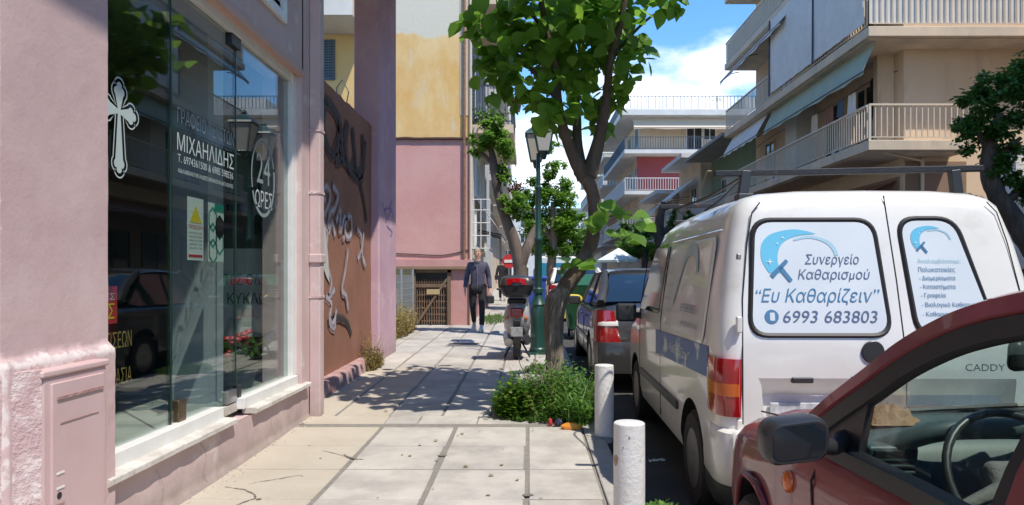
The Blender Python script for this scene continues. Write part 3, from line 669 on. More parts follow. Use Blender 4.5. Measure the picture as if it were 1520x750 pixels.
# ================================================================== graffiti wall, mauve pillar
gw = thing('graffiti_wall', 'brown painted wall covered with black and white spray tags', 'wall', (-2.25, 8.3, 0))
def f_br(y,z): return noise.noise(Vector((y*1.5,z*1.5,9)))*.012
b = MB(); vs = []; ny, nz = 60, 50; XB = -2.25
for j in range(nz+1):
    for i in range(ny+1):
        y = 6.6+3.3*i/ny; z = .0+(3.45)*j/nz
        if j == nz: z += .02*noise.noise(Vector((y*5,0,0)))
        vs.append((XB+f_br(y,z), y, z))
b.add(vs, [(j*(ny+1)+i, j*(ny+1)+i+1, (j+1)*(ny+1)+i+1, (j+1)*(ny+1)+i) for j in range(nz) for i in range(ny)])
b.build('surface', M['brown'], gw, smooth=180, recalc=False)
b = MB(); b.box(XB-.25, XB-.02, 6.6, 9.9, 0, 3.44); b.build('wall_core', M['brown'], gw)
b = MB(); secs = []
for i in range(50):
    y = 6.5+3.45*i/49; q = noise.noise(Vector((y*5,3,0)))*.02; r_ = noise.noise(Vector((y*8,7,0)))*.012
    secs.append([(-2.3,y,gz(y)-.02),(-2.11+q,y,gz(y)-.02),(-2.12+q,y,gz(y)+.12+r_),(-2.15+q,y,gz(y)+.15+r_),(-2.3,y,gz(y)+.155+r_)])
b.loft(secs); b.build('plinth', M['oldpink'], gw, smooth=50)
def GW(px, py):
    Y = -2.235/((px-HX)/F); return (Y, Z(py, Y))
XO = XB+.014
def spray(strokes, w, m, nm):
    b = MB(); h = MB()
    for s in strokes:
        q = smoothpts([GW(*p) for p in s], 6); n = len(q)
        h.ribbon((XO-.003,0,0), U, V, q, [w*(1.45+.5*noise.noise(Vector((i*.9, w*30, 2)))) for i in range(n)])
        b.ribbon((XO+random.uniform(0,.003),0,0), U, V, q, [w*(.7+.5*noise.noise(Vector((i*.4, w*50, 0)))) for i in range(n)])
    b.build(nm, m, gw, recalc=False); h.build('overspray', M['overspray_dark' if 'black' in m.name else 'overspray_light'], gw, recalc=False)
spray([[(484,150),(480,190),(492,230),(502,212),(505,185),(494,160),(484,150)], [(503,175),(508,215),(506,238),(498,236)]], .115, M['spray_black'], 'graffiti_letter')
spray([[(517,182),(513,215),(517,245),(524,250),(526,235)]], .115, M['spray_black'], 'graffiti_letter')
spray([[(524,190),(527,225),(530,255),(538,252),(540,225),(539,200)]], .115, M['spray_black'], 'graffiti_letter')
spray([[(505,235),(512,240),(522,258),(534,272),(541,300),(545,330)], [(480,160),(478,200),(481,235)], [(534,272),(539,262),(543,210)]], .09, M['spray_black'], 'graffiti_letter')
spray([[(487,482),(494,476),(505,472),(516,480),(522,497)]], .07, M['spray_black'], 'graffiti_stroke')
spray([[(484,300),(480,290),(483,277),(490,285),(488,305),(480,320)], [(494,276),(502,290),(497,310),(490,318),(488,345),(493,330),(498,350)],
       [(499,330),(506,310),(504,345),(512,320)], [(513,325),(521,322),(522,345),(516,352),(512,338),(516,322)], [(478,330),(486,345),(484,368)]], .075, M['spray_white'], 'graffiti_tag')
spray([[(530,340),(536,350),(538,380),(543,395)], [(540,345),(537,370),(531,385)], [(510,350),(511,358)]], .085, M['spray_white'], 'graffiti_tag')
spray([[(517,370),(513,400),(508,430),(514,440),(517,460)], [(487,400),(492,420),(489,440),(497,430)]], .075, M['spray_white'], 'graffiti_tag')
spray([[(484,440),(492,452),(489,475),(496,488),(498,465)], [(500,460),(494,480),(489,470)]], .085, M['spray_white'], 'graffiti_tag')
b = MB(); q = [GW(476,300),GW(481,320),GW(487,380),GW(489,420),GW(484,410),GW(476,385)]; b.add([(XO+.002,a,c) for a,c in q], [tuple(range(6))]); b.build('white_patch', M['whitewall'], gw, recalc=False)
mp_ = thing('mauve_pillar', 'tall mauve plastered pillar at the far end of the graffiti wall', 'pillar', (-2.3,10.5,0))
b = MB(); b.box(-2.50,-2.13,9.9,11.15,0,9); b.build('column', M['mauve'], mp_, bevel=.03)
M['purp'] = mat('purple_spray_faint', (.30,.22,.42), .8)
b = MB()
for s in ([(568,300),(572,315),(575,328)], [(582,296),(578,318),(573,330)], [(570,312),(580,310),(585,325)], [(575,335),(583,345),(580,350)]):
    q = [( -2.12/((p[0]-HX)/F), Z(p[1], -2.12/((p[0]-HX)/F))) for p in s]; b.ribbon((-2.125,0,0), U, V, smoothpts(q,5), .028)
b.build('graffiti_tag', M['purp'], mp_, recalc=False)
# ================================================================== buildings
def rails(root_part, segs, z0, h, m, step=.12, individually=False, top=.05, panel=None, r=.010):
    for (a, c) in segs:
        a = Vector(a); c = Vector(c); d = c-a; n = max(2, int(d.length/step)); dn = d.normalized(); R = Matrix.Rotation(atan2(d.y, d.x), 3, 'Z')
        b = MB(); b.obox((a+c)/2+Vector((0,0,z0+h)), (d.length+.03, top, .05), R); b.build('handrail', m, root_part)
        b = MB(); b.obox((a+c)/2+Vector((0,0,z0+.09)), (d.length, .025, .025), R); b.build('bottom_rail', m, root_part)
        proto = None; jb = MB()
        for i in range(n+1):
            p = a+d*i/n
            if individually:
                if proto is None:
                    proto = MB().box(-r,r,-r,r,0,h-.11).build('baluster', m, None); proto.parent = root_part; o = proto
                else: o = proto.copy(); COL.objects.link(o)
                o.location = p+Vector((0,0,z0+.09))-ORG.get(root_part, Vector()); 
            else: jb.box(p.x-r, p.x+r, p.y-r, p.y+r, z0+.09, z0+h)
        if not individually: kind(jb.build('balusters', m, root_part), 'stuff')
def opening(root, face, pos, a0, a1, z0, z1, fm='white_paint', gm='winglass', name='window', shutters=None, mull=True):
    t = .06; s = {'W': -1, 'S': -1, 'E': 1}[face]; b = MB()
    def bx(p0, p1, q0, q1, y0, y1, mb):
        lo, hi = sorted((pos+s*p0, pos+s*p1))
        if face in 'WE': mb.box(lo, hi, q0, q1, y0, y1)
        else: mb.box(q0, q1, lo, hi, y0, y1)
    bx(-.02,.05,a0,a0+t,z0,z1,b); bx(-.02,.05,a1-t,a1,z0,z1,b); bx(-.02,.05,a0+t,a1-t,z1-t,z1,b); bx(-.02,.05,a0+t,a1-t,z0,z0+t,b)
    if mull: bx(-.02,.045,(a0+a1)/2-.03,(a0+a1)/2+.03,z0+t,z1-t,b)
    f = b.build(name, M[fm], root); p = MB(); bx(.004,.014,a0+t,a1-t,z0+t,z1-t,p); p.build('pane', M[gm], f)
    if shutters:
        for (q0, q1) in ((a0-.5*(a1-a0), a0-.02), (a1+.02, a1+.5*(a1-a0))):
            sb = MB(); n = int((z1-z0)/.09)
            bx(.0,.02,q0,q1,z0,z1,sb)
            for i in range(n): bx(.02,.04,q0+.04,q1-.04,z0+.03+i*(z1-z0-.06)/n,z0+.03+(i+.6)*(z1-z0-.06)/n,sb)
            sb.build('shutter', M[shutters], root)
    return f
def awning(root, p0, p1, out, drop, m, name='awning', th=.02, arms=3):
    p0 = Vector(p0); p1 = Vector(p1); o = Vector(out); n = 14; secs = []
    for i in range(n+1):
        p = p0.lerp(p1, i/n); sag = .02*sin(i*2.1)
        secs.append([p, p+Vector((0,0,-th)), p+o+Vector((0,0,-drop-th+sag)), p+o+Vector((0,0,-drop-.14+sag*2)), p+o*1.01+Vector((0,0,-drop-.14+sag*2)), p+o*1.01+Vector((0,0,-drop))])
    b = MB(); b.loft(secs); a = b.build(name, M[m], root, smooth=30)
    b = MB(); b.cyl(p0+o+Vector((0,0,-drop-.05)), p1+o+Vector((0,0,-drop-.05)), .025, n=6)
    for i in range(arms):
        p = p0.lerp(p1, (i+.5)/arms); b.cyl(p+o*.05+Vector((0,0,-drop*.9)), p+o*.97+Vector((0,0,-drop-.03)), .02, n=5)
    b.build('awning_frame', M['raildark'], root)
    return a

# ---- A: cream corner block on the right
XA, YA = 9.3, 19.0                                 # outer balcony corner
xw, yw = 10.8, 20.0                                # wall corner
A = thing('corner_apartment_block', 'cream corner apartment block with long balconies, green awning and white sun screens', 'apartment block', (xw, yw, 0))
YE = 33.0
b = MB(); b.box(xw, 30, yw, YE, 0, 18); b.build('wall', M['cream'], A)
for k, zs in enumerate((5.03, 8.15, 11.35, 14.5)):
    xe = X(1443, YA) if k == 0 else 30
    b = MB(); t = .28
    b.prism([(XA,YA,zs-t),(xe,YA,zs-t),(xe,yw+.01,zs-t),(xw+.01,yw+.01,zs-t),(xw+.01,YE,zs-t),(XA,YE,zs-t)], (0,0,t))
    s = b.build('balcony', M['cream2'], A, bevel=.02)
    b = MB(); b.prism([(XA+.12,YA+.12,zs-t-.03),(xe-.05,YA+.12,zs-t-.03),(xe-.05,yw,zs-t-.03),(xw,yw,zs-t-.03),(xw,YE-.1,zs-t-.03),(XA+.12,YE-.1,zs-t-.03)], (0,0,.028)); b.build('soffit', M['soffit'], s)
    if k == 0:
        rails(s, [((XA+.06,YA+.06,0),(xe-.05,YA+.06,0)), ((XA+.06,YA+.2,0),(XA+.06,YE-.1,0))], zs, .98, M['rail'], .155, True, .07, r=.014)
        b = MB(); b.box(XA+.03,XA+.09,YA+.03,YA+.09,zs,zs+1.0); b.build('corner_post', M['rail'], s)
    elif k == 1:
        rails(s, [((XA+.06,YA+.06,0),(16,YA+.06,0))], zs, .95, M['rail'], .16, False, .07, r=.014)
        b = MB(); b.box(XA+.10,16,YA+.10,YA+.12,zs+.1,zs+.9); b.build('canvas_screen', M['awnwhite'], s)
        rails(s, [((XA+.06,YA+.2,0),(XA+.06,YE-.1,0))], zs, .95, M['rail'], .16, False, .07, r=.014)
    else:
        rails(s, [((XA+.06,YA+.06,0),(XA+.06,YE-.1,0))], zs, .95, M['rail'], .16, False, .07, r=.014)
        b = MB(); b.box(XA+.10,XA+.12,YA+.2,YE-.1,zs+.1,zs+.9); b.build('canvas_screen', M['soffit'], s)
# pilaster lip and dark drain line on the corner
opening(A, 'W', xw, 21.6, 22.8, 5.1, 7.35, 'cream2'); opening(A, 'W', xw, 24.0, 25.2, 5.1, 7.35, 'cream2'); opening(A, 'W', xw, 27.6, 28.8, 5.1, 7.3, 'cream2'); opening(A, 'W', xw, 30.4, 31.6, 5.1, 7.3, 'cream2')
for q in ((21.6,22.8),(25,26.2),(28.5,29.7)):
    opening(A, 'W', xw, *q, 8.25, 10.5, 'cream2'); opening(A, 'W', xw, *q, 11.45, 13.7, 'cream2')
b = MB(); b.box(xw-.5,xw-.01,20.5,20.75,5.03,7.84); b.build('pier', M['cream2'], A)
b = MB(); b.box(xw-.75,xw-.02,26.1,27.2,5.03,7.84); b.build('balcony_store', M['whitewall'], A)
b = MB(); b.lathe((xw-.30,21.2,7.2), [(.16,0),(.16,.28)], 10, 'X'); b.build('vent_unit', M['dark'], A)
awning(A, (XA+.35,19.3,7.82), (XA+.35,27.5,7.82), (-.35,0,0), .78, 'awngreen', arms=4)
awning(A, (XA+.3,27.9,7.82), (XA+.3,32.6,7.82), (-.45,0,0), .80, 'awnwhite', arms=3)
awning(A, (XA+.25,25.0,11.05), (XA+.25,32.8,11.05), (-.5,0,0), .55, 'awnwhite', arms=3)
for (y0, y1) in ((19.25, 22.55), (22.6, 26.6)):   # white vertical screens hung from the third-floor slab
    secs = []; b = MB(); n = 24
    for i in range(n+1):
        y = y0+(y1-y0)*i/n; w_ = .03*sin(i*1.3); secs.append([(XA-.02+w_,y,11.08),(XA-.05-w_,y,9.6),(XA-.03+w_*.5,y,8.3),(XA-.0,y,8.3),(XA+.0+w_,y,11.08)])
    b.loft(secs); b.build('sun_screen', M['awnwhite'], A, smooth=40)
b = MB(); b.cyl((XA-.06,22.57,11.1),(XA-.08,22.57,8.2),.03,n=6); b.cyl((XA-.06,26.65,11.1),(XA-.08,26.65,8.2),.03,n=6); b.build('screen_pole', M['raildark'], A)
for (yy, zz) in ((23.3, 5.05),(29.4, 5.05),(27.2, 8.2)):
    b = MB(); b.box(xw-.32,xw-.01,yy,yy+.75,zz+.05,zz+.60); ac = b.build('air_conditioner', M['railwhite'], A, bevel=.02)
    b = MB(); b.lathe((xw-.325,yy+.30,zz+.32),[(.22,0),(.20,-.01),(.0001,-.005)],18,'X'); b.build('fan_grille', M['raildark'], ac)
b = MB(); q = smoothpts([(xw-.02,20.3,7.3),(xw-.02,22,7.45),(xw-.02,25,7.35),(xw-.02,30,7.5),(xw-.02,32.9,7.4)],5); b.tube(q,.012,4); b.build('cable', M['dark'], A)
b = MB(); b.cyl((XA+.35,20.2,6.75),(XA+.35,24.5,6.72),.006,n=4); ll = b.build('clothes_line', M['raildark'], A)
for i, (yy, mm, w_, h_) in enumerate(((20.5,'awnwhite',.5,.7),(21.3,'shutterblue',.4,.5),(22.0,'awnred',.55,.6),(23.2,'awnbeige',.5,.75))):
    b = MB(); n = 8; b.loft([[Vector((XA+.35+.02*sin(k*1.7),yy+w_*k/n,6.75)),Vector((XA+.35+.03*sin(k*2.1),yy+w_*k/n,6.75-h_)),Vector((XA+.36+.03*sin(k*2.1),yy+w_*k/n,6.75-h_)),Vector((XA+.36+.02*sin(k*1.7),yy+w_*k/n,6.75))] for k in range(n+1)]); tag(b.build('hanging_cloth', M[mm], None, smooth=50),('white towel','dark blue cloth','rust red cloth','beige towel')[i]+' hung out to dry behind the first-floor balcony railing','laundry')
# ground floor: brown shopfront with rust awning
b = MB(); b.box(xw-.03,xw-.0,20.2,32.8,.2,4.2); b.build('shopfront_wall', M['brownwall'], A)
for q in range(4): opening(A, 'W', xw-.03, 20.8+3*q, 23.0+3*q, .4, 3.0, 'black', 'winglass', 'shop_window')
awning(A, (xw-.04,20.3,4.1), (xw-.04,32.6,4.1), (-1.5,0,0), .55, 'awnred', arms=5)
b = MB(); b.box(xw+.05,xw+1.8,yw-.02,yw,.2,4.6); b.build('front_wall_panel', M['brownwall'], A)
b = MB(); b.cyl((xw+.5,yw-.08,.2),(xw+.5,yw-.08,4.7),.05,n=8); b.cyl((xw+.5,yw-.08,4.6),(xw-1.0,yw-.8,4.72),.03,n=6); b.build('downpipe', M['cream2'], A)
b = MB(); b.box(X(1492,18.0), X(1640,18.0), 17.6, 18.4, .1, 4.6)
kk = thing('white_kiosk', 'pale blue-white rendered kiosk wall behind the dark green tree at the right edge', 'kiosk', (13,18,0)); b.build('wall', M['white_paint'], kk)
b = MB(); b.box(X(1488,18.0), X(1645,18.0), 17.5, 18.5, 4.6, 4.72); b.build('roof', M['cream2'], kk)
b = MB(); b.box(14.4,15.4,17.58,17.6,.2,2.3); b.build('door', M['greywall'], kk)

# ---- B: green building
B = thing('green_apartment_block', 'dark green walled apartment block between the cream corner block and the pale ones', 'apartment block', (10.8,37,0))
b = MB(); b.box(10.8,30,33.02,41,0,8.0); b.build('wall', M['greenwall'], B)
for k, zs in enumerate((4.4,)):
    b = MB(); b.box(9.5,10.79,33.1,41,zs-.2,zs); s = b.build('balcony', M['cream2'], B)
    rails(s, [((9.55,33.2,0),(9.55,40.9,0))], zs, .95, M['railwhite'], .2, False)
    b = MB(); b.box(9.60,9.62,33.2,40.9,zs+.08,zs+.9); b.build('canvas_screen', M['greywall'], s)
b = MB(); b.box(9.2,10.79,33.1,41,8.0,8.15); b.build('canopy', M['greywall'], B)
for q in (34.2, 37.6): opening(B,'W',10.8,q,q+1.2,4.5,6.7,'whitewall')
awning(B, (10.7,33.2,4.0),(10.7,40.8,4.0),(-1.5,0,0),.4,'awnred', arms=3)
# ---- middle pale blocks
def mid_block(name, lab, y0, y1, xw_, xo, zs_list, h, wm, wnd=True, awn=None, front=True, bm='whitewall', rm='railwhite', scr=None):
    T = thing(name, lab, 'apartment block', (xw_, (y0+y1)/2, 0))
    sg = 1 if xo < xw_ else -1; far = xw_+sg*16
    b = MB(); b.box(min(xw_,far), max(xw_,far), y0, y1, 0, h); b.build('wall', M[wm], T)
    b = MB(); b.box(min(xo+sg*.2,far), max(xo+sg*.2,far), y0-.3, y1+.1, h, h+.25); b.build('roof', M['whitewall'], T)
    for k, zs in enumerate(zs_list):
        b = MB(); b.box(min(xo,xw_), max(xo,xw_), y0+.15, y1-.3, zs-.22, zs); s = b.build('balcony', M[bm], T)
        rails(s, [((xo+sg*.05,y0+.2,0),(xo+sg*.05,y1-.35,0)), ((xo+sg*.08,y0+.2,0),(xw_-sg*.02,y0+.2,0))], zs, .95, M[rm], .2, False)
        if scr and k % 2 == 0: b = MB(); b.box(xo+.09,xo+.11,y0+.3,y1-.4,zs+.1,zs+.88); b.build('screen', M[scr], s)
        f = 'W' if sg > 0 else 'E'
        for q in range(int((y1-y0)//3)): opening(T, f, xw_, y0+.8+3*q, y0+2.2+3*q, zs+.05, zs+2.2, 'whitewall', shutters=None)
        if awn and k < len(awn) and awn[k]: awning(T, (xw_-sg*.3, y0+.4, zs+2.65), (xw_-sg*.3, y1-.5, zs+2.65), (xo-xw_+sg*.1, 0, 0), 1.1, awn[k])
    return T
mid_block('beige_apartment_block', 'narrow beige block with tilted white awnings right of the green building', 41.2, 47, 10.2, 8.8, (4.5,), 8.3, 'cream2', awn=('awnwhite',))
mid_block('low_beige_block', 'lower beige block with balconies below the red walled building', 47.3, 54, 9.8, 8.4, (3.9,), 6.9, 'cream', awn=('awnwhite',))
D_ = mid_block('beige_side_block','beige balconied block across the street beside the camera',-10,13.5,10.8,9.5,(4.6,7.7,10.8),13,'cream')
for q in range(5): opening(D_,'W',10.8,-8+4*q,-5.5+4*q,.5,3.2,'black')
# ---- C: far block with roof terrace, beige awning and red wall
XC, YC = X(927,55), 55.0
Cb = thing('red_walled_apartment_block', 'pale far block with blue roof railing, beige awning and dark red wall', 'apartment block', (XC+1.4,YC+1.4,0))
b = MB(); b.box(XC+1.4, XC+20, YC+1.4, YC+16, 0, 14.3); b.build('wall', M['cream2'], Cb)
zr = Z(163,YC)
b = MB(); b.box(XC-.25, XC+20, YC-.2, YC+16.2, zr-.45, zr); r_ = b.build('roof', M['whitewall'], Cb)
rails(r_, [((XC-.1,YC-.1,0),(XC+20,YC-.1,0)), ((XC-.1,YC,0),(XC-.1,YC+16,0))], zr, 1.05, M['raildark'], .28, False, r=.02)
b = MB(); 
for yy in range(3): b.cyl((XC-.1,YC+.1,zr+.35+.25*yy),(XC-.1,YC+16,zr+.35+.25*yy),.015,n=4)
b.build('rail_wires', M['raildark'], r_)
for k, py in enumerate((222, 283, 342)):
    zs = Z(py,YC); b = MB(); b.box(XC, XC+20, YC, YC+1.39, zs-.3, zs); b.box(XC, XC+1.39, YC+1.4, YC+15.8, zs-.3, zs); s = b.build('balcony', M['whitewall'], Cb)
    rails(s, [((XC+.05,YC+.05,0),(XC+16,YC+.05,0)), ((XC+.05,YC+.1,0),(XC+.05,YC+15.6,0))], zs, 1.0, M['raildark' if k == 0 else 'railwhite'], .2, False, r=.016)
    if k == 1: b = MB(); b.box(XC+.10,XC+.13,YC+.1,YC+15.6,zs+.05,zs+.95); b.build('screen', M['railwhite'], s)
b = MB(); b.box(XC+1.2, XC+19, YC+1.36, YC+1.395, Z(283,YC)+.02, Z(283,YC)+2.9); b.build('red_wall_panel', M['redwall'], Cb)
b = MB(); b.box(XC+1.6, XC+19, YC+1.36, YC+1.395, Z(222,YC)+.02, Z(222,YC)+2.5); b.build('brown_wall_panel', M['cream'], Cb)
awning(Cb, (XC+.75,YC+.55,Z(166,YC)-.45),(XC+19,YC+.55,Z(166,YC)-.45),(0,-.5,0),.75,'awnbeige', arms=4)
opening(Cb,'S',YC+1.35,XC+5.2,XC+6.5,Z(222,YC)+.05,Z(222,YC)+2.5,'white_paint'); opening(Cb,'S',YC+1.35,XC+6.6,XC+7.6,Z(222,YC)+1.0,Z(222,YC)+2.4,'white_paint')
for q in range(3): opening(Cb,'W',XC+1.4,YC+2+4*q,YC+3.4+4*q,Z(283,YC)+.05,Z(283,YC)+2.2,'whitewall'); opening(Cb,'W',XC+1.4,YC+2+4*q,YC+3.4+4*q,Z(222,YC)+.05,Z(222,YC)+2.2,'whitewall')
b = MB(); an = [(XC+9,YC+6,zr),(XC+9,YC+6,zr+2.6)]; b.cyl(*an,.03,n=5)
for i in range(5): b.cyl((XC+8.4+.1*i,YC+6,zr+2.2+.1*i*.6),(XC+9.6-.1*i,YC+6,zr+2.2+.1*i*.6),.012,n=4)
b.build('roof_aerial', M['raildark'], Cb)
b = MB(); b.box(XC+11,XC+19,YC+5,YC+12,zr,zr+2.2); b.build('stair_head', M['whitewall'], Cb)
# ---- farther right side
mid_block('far_cream_block', 'small far cream block left of the red walled building', 72, 84, 9.5, 7.6, (4.6,7.7,10.8), 13.6, 'cream', awn=('awnwhite',None,None), scr='greywall')
mid_block('far_white_block', 'hazy white block farthest down the right side of the street', 86, 100, 9.0, 7.4, (4.6,7.7,10.8,13.9), 16.5, 'whitewall', scr='awnbeige')
T_ = thing('street_end_block', 'pale block closing the far end of the street', 'apartment block', (2,128,0)); b = MB(); b.box(-6,16,124,136,0,13); b.build('wall', M['whitewall'], T_)
b = MB(); b.box(-6.3,16.3,123.5,136.3,13,13.4); b.build('roof', M['greywall'], T_)
for i in range(6):
    for k in range(4): opening(T_,'S',124,-4.5+3*i,-3+3*i,1.2+3*k,2.9+3*k,'white_paint')
M['darkledge']=mat('dark_ledge',(.09,.045,.04),.9)
# ================================================================== left side beyond the wall
# end-wall building
E = thing('ochre_end_wall_building', 'building with a patchy ochre and pink blank end wall behind the walking man', 'building', (-1.4,16,0))
YEW = 16.0; xr = X(697,YEW)
b = MB(); b.box(-3.40, xr, YEW, 24, 1.55, 13); b.build('wall', M['endwall'], E)
b = MB(); b.box(X(668,YEW), xr, YEW+.01, 24, 0, 1.55);  M['pinkbase']=mat('pink_base',(.50,.25,.24),.85,col2=(.58,.33,.31),nscale=2,geo=True,bump=.3); b.build('base_wall', M['pinkbase'], E)
b = MB(); b.box(-3.42,xr+.06,YEW-.10,YEW-.001,1.45,1.53); b.build('ledge', M['brownwall'], E, bevel=.01)
b = MB(); secs = []
for i in range(40):
    x_ = -3.42+(xr+.03+3.42)*i/39; q_ = noise.noise(Vector((x_*3,0,0)))*.02; secs.append([(x_,YEW-.001,4.44+q_),(x_,YEW-.06,4.45+q_),(x_,YEW-.06,4.49+q_),(x_,YEW-.001,4.50+q_)])
b.loft(secs); b.build('ledge', M['darkledge'], E)
b = MB(); b.box(-3.41,xr+.05,YEW-.07,YEW-.001,1.53,1.68); b.build('band', M['pinkbase'], E)
b = MB(); q = smoothpts([(-3.3,1.83),(-2.6,1.80),(-2.0,1.78),(-1.55,1.86),(-1.4,1.9)],5); b.tube([(x_,YEW-.02,z_) for x_,z_ in q],.012,5); b.build('cable', M['dark'], E)
b = MB(); b.cyl((xr-.12,YEW-.05,1.7),(xr-.12,YEW-.05,13),.035,n=8); b.build('drainpipe', M['rust'], E)
b = MB(); b.cyl((xr+.03,YEW-.04,0.1),(xr+.03,YEW-.04,13),.03,n=8); b.build('drainpipe', M['cream2'], E)
b = MB(); b.box(xr-.22,xr,YEW-.012,YEW-.001,5.0,13); b.build('corner_strip', M['cream2'], E)
# street face of it
b = MB(); b.box(xr-.2,xr+.001,YEW+.02,24,1.6,13); b.build('street_face', M['whitewall'], E)
for k, zs in enumerate((4.95, 8.05, 11.1)):
    b = MB(); b.box(xr+.003, X(762,16.7), 16.7, 21.5, zs-.2, zs); s = b.build('balcony', M['cream2'], E)
    xo = X(762,16.7)-.05
    rails(s, [((xr+.1,16.75,0),(xo,16.75,0)), ((xo,16.8,0),(xo,21.4,0))], zs, .95, M['raildark' if k==0 else 'railwhite'], .13, False)
    opening(E,'E',xr,17.2,18.4,zs+.05,zs+2.2,'whitewall',shutters='shutterblue'); opening(E,'E',xr,19.6,20.8,zs+.05,zs+2.2,'whitewall')
for z_ in (2.0, 3.3): opening(E,'E',xr,17.5,18.6,z_,z_+1.0,'white_paint'); opening(E,'E',xr,20.5,21.6,z_,z_+1.0,'white_paint')
awning(E,(xr+.02,17.5,3.3),(xr+.02,20.5,3.3),(.65,0,0),.9,'awnwhite')
# window grille
b = MB()
for z_ in (1.95,2.25,2.55,2.85,3.1): b.cyl((xr+.03,16.3,z_),(xr+.45,16.3,z_),.012,n=5); b.cyl((xr+.45,16.3,z_),(xr+.45,17.3,z_),.012,n=5)
for x_ in (.03,.24,.45): b.cyl((xr+x_,16.3,1.95),(xr+x_,16.3,3.1),.014,n=5)
b.build('window_grille', M['railwhite'], E)
M['darkred']=mat('dark_red_blossom',(.16,.02,.02),.8)
# balcony flower pots
def potplant(loc, lab, r=.13, h=.18, spread=.3, red=False, mt='weed'):
    t = thing('potted_plant', lab, 'plant', loc, group='flower pots on the balcony')
    b = MB(); b.lathe(loc, [(r*.7,0),(r,h),(r*.85,h)], 10); b.build('pot', M['rust'], t); b = MB()
    for i in range(150):
        c_ = Vector(loc)+Vector((random.gauss(0,spread*.5),random.gauss(0,spread*.5),h+abs(random.gauss(0,spread*.5)))); d = Vector((random.uniform(-1,1),random.uniform(-1,1),random.uniform(-1,1))).normalized(); s_ = d.cross(Vector((.3,.2,1))).normalized()*.03
        b.add([c_,c_+d*.05+s_,c_+d*.1,c_+d*.05-s_],[(0,1,2,3)], 1 if red and random.random()<.6 else 0)
    kind(b.build('foliage', [M[mt],M['darkred']], t), 'stuff')
potplant((X(712,16.8),16.95,4.95),'leafy green potted plant behind the dark balcony railing on the left', spread=.3)
potplant((X(735,16.8),16.95,4.95),'trailing pot plant in the middle of the same balcony railing', spread=.25)
potplant((X(766,16.8),16.9,5.3),'dark red flowering pot hung outside the end of the balcony railing', spread=.2, red=True, mt='rust')
potplant((X(766,16.8),17.0,3.2),'lower dark red hanging plant beneath the balcony end', spread=.2, red=True, mt='rust')
# gate in the base
g = thing('metal_gate', 'rusty barred gate with an old timber brace in the pink base wall', 'gate', (X(645,YEW),YEW,gz(16)))
gx0, gx1, g0_, g1_ = X(617,YEW), X(668,YEW), gz(16), 1.38
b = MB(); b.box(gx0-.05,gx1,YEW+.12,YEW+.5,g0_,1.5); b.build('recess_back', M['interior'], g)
b = MB(); b.box(gx0-.08,gx0,YEW-.03,YEW+.1,g0_,1.45); b.box(gx1-.06,gx1+.02,YEW-.03,YEW+.1,g0_,1.45); b.box(gx0-.08,gx1+.02,YEW-.03,YEW+.1,1.38,1.45); b.build('gate_frame', M['wood'], g)
n = 13; pr = None
for i in range(n):
    x_ = gx0+.03+(gx1-gx0-.12)*i/(n-1); b = MB(); b.box(x_-.008,x_+.008,YEW+.02,YEW+.036,g0_+.03,1.22); b.build('bar', M['rust'], g)
for i in range(7): z_ = g0_+.08+.15*i; b = MB(); b.box(gx0+.0,gx1-.06,YEW+.04,YEW+.056,z_,z_+.035); b.build('crossbar', M['wood'], g)
b = MB(); b.obox(((gx0+gx1)/2-.02,YEW-.0,.72),(1.25,.025,.05),Matrix.Rotation(-radians(56),3,'Y')); b.build('brace', M['wood'], g)
b = MB(); b.box(gx0,gx1-.06,YEW-.0,YEW+.02,1.04,1.12); b.build('rail', M['wood'], g)
M['ticket']=mat('ticket',(.5,.38,.2),.7); b = MB(); b.box((gx0+gx1)/2-.14,(gx0+gx1)/2+.16,YEW-.03,YEW-.02,.88,1.0); b.build('notice', M['ticket'], g)
# mesh fence in the recess
fz = thing('mesh_fence', 'grey wire mesh fence panel with weeds beside the barred gate', 'fence', (-2.75,13.6,gz(13.6)))
b = MB(); fx0, fx1, fy0, fy1 = -2.75, -2.62, 13.0, 15.9
for i in range(24): 
    y_ = fy0+(fy1-fy0)*i/23; b.cyl((-2.66,y_,gz(14)),(-2.66,y_,1.3),.008,n=4)
for i in range(9): z_ = gz(14)+.05+.14*i; b.cyl((-2.66,fy0,z_),(-2.66,fy1,z_),.007,n=4)
kind(b.build('wire_mesh', M['mesh'], fz), 'stuff')
for y_ in (fy0, (fy0+fy1)/2, fy1): b = MB(); b.cyl((-2.66,y_,gz(14)-.1),(-2.66,y_,1.45),.03,n=8); b.build('post', M['mesh'], fz)
b = MB(); b.box(-3.5,-2.9,15.3,15.9,gz(15),1.0); tag(b.build('concrete_block', M['greywall']), 'pale concrete block behind the mesh fence', 'block')
# wall continuing between pillar and end wall
rb = thing('recess_wall', 'pale plastered boundary wall set back behind the mauve pillar', 'wall', (-4,13,0)); b = MB(); b.box(-3.7,-3.5,11.3,15.9,0,1.5); b.build('wall', M['cream2'], rb)
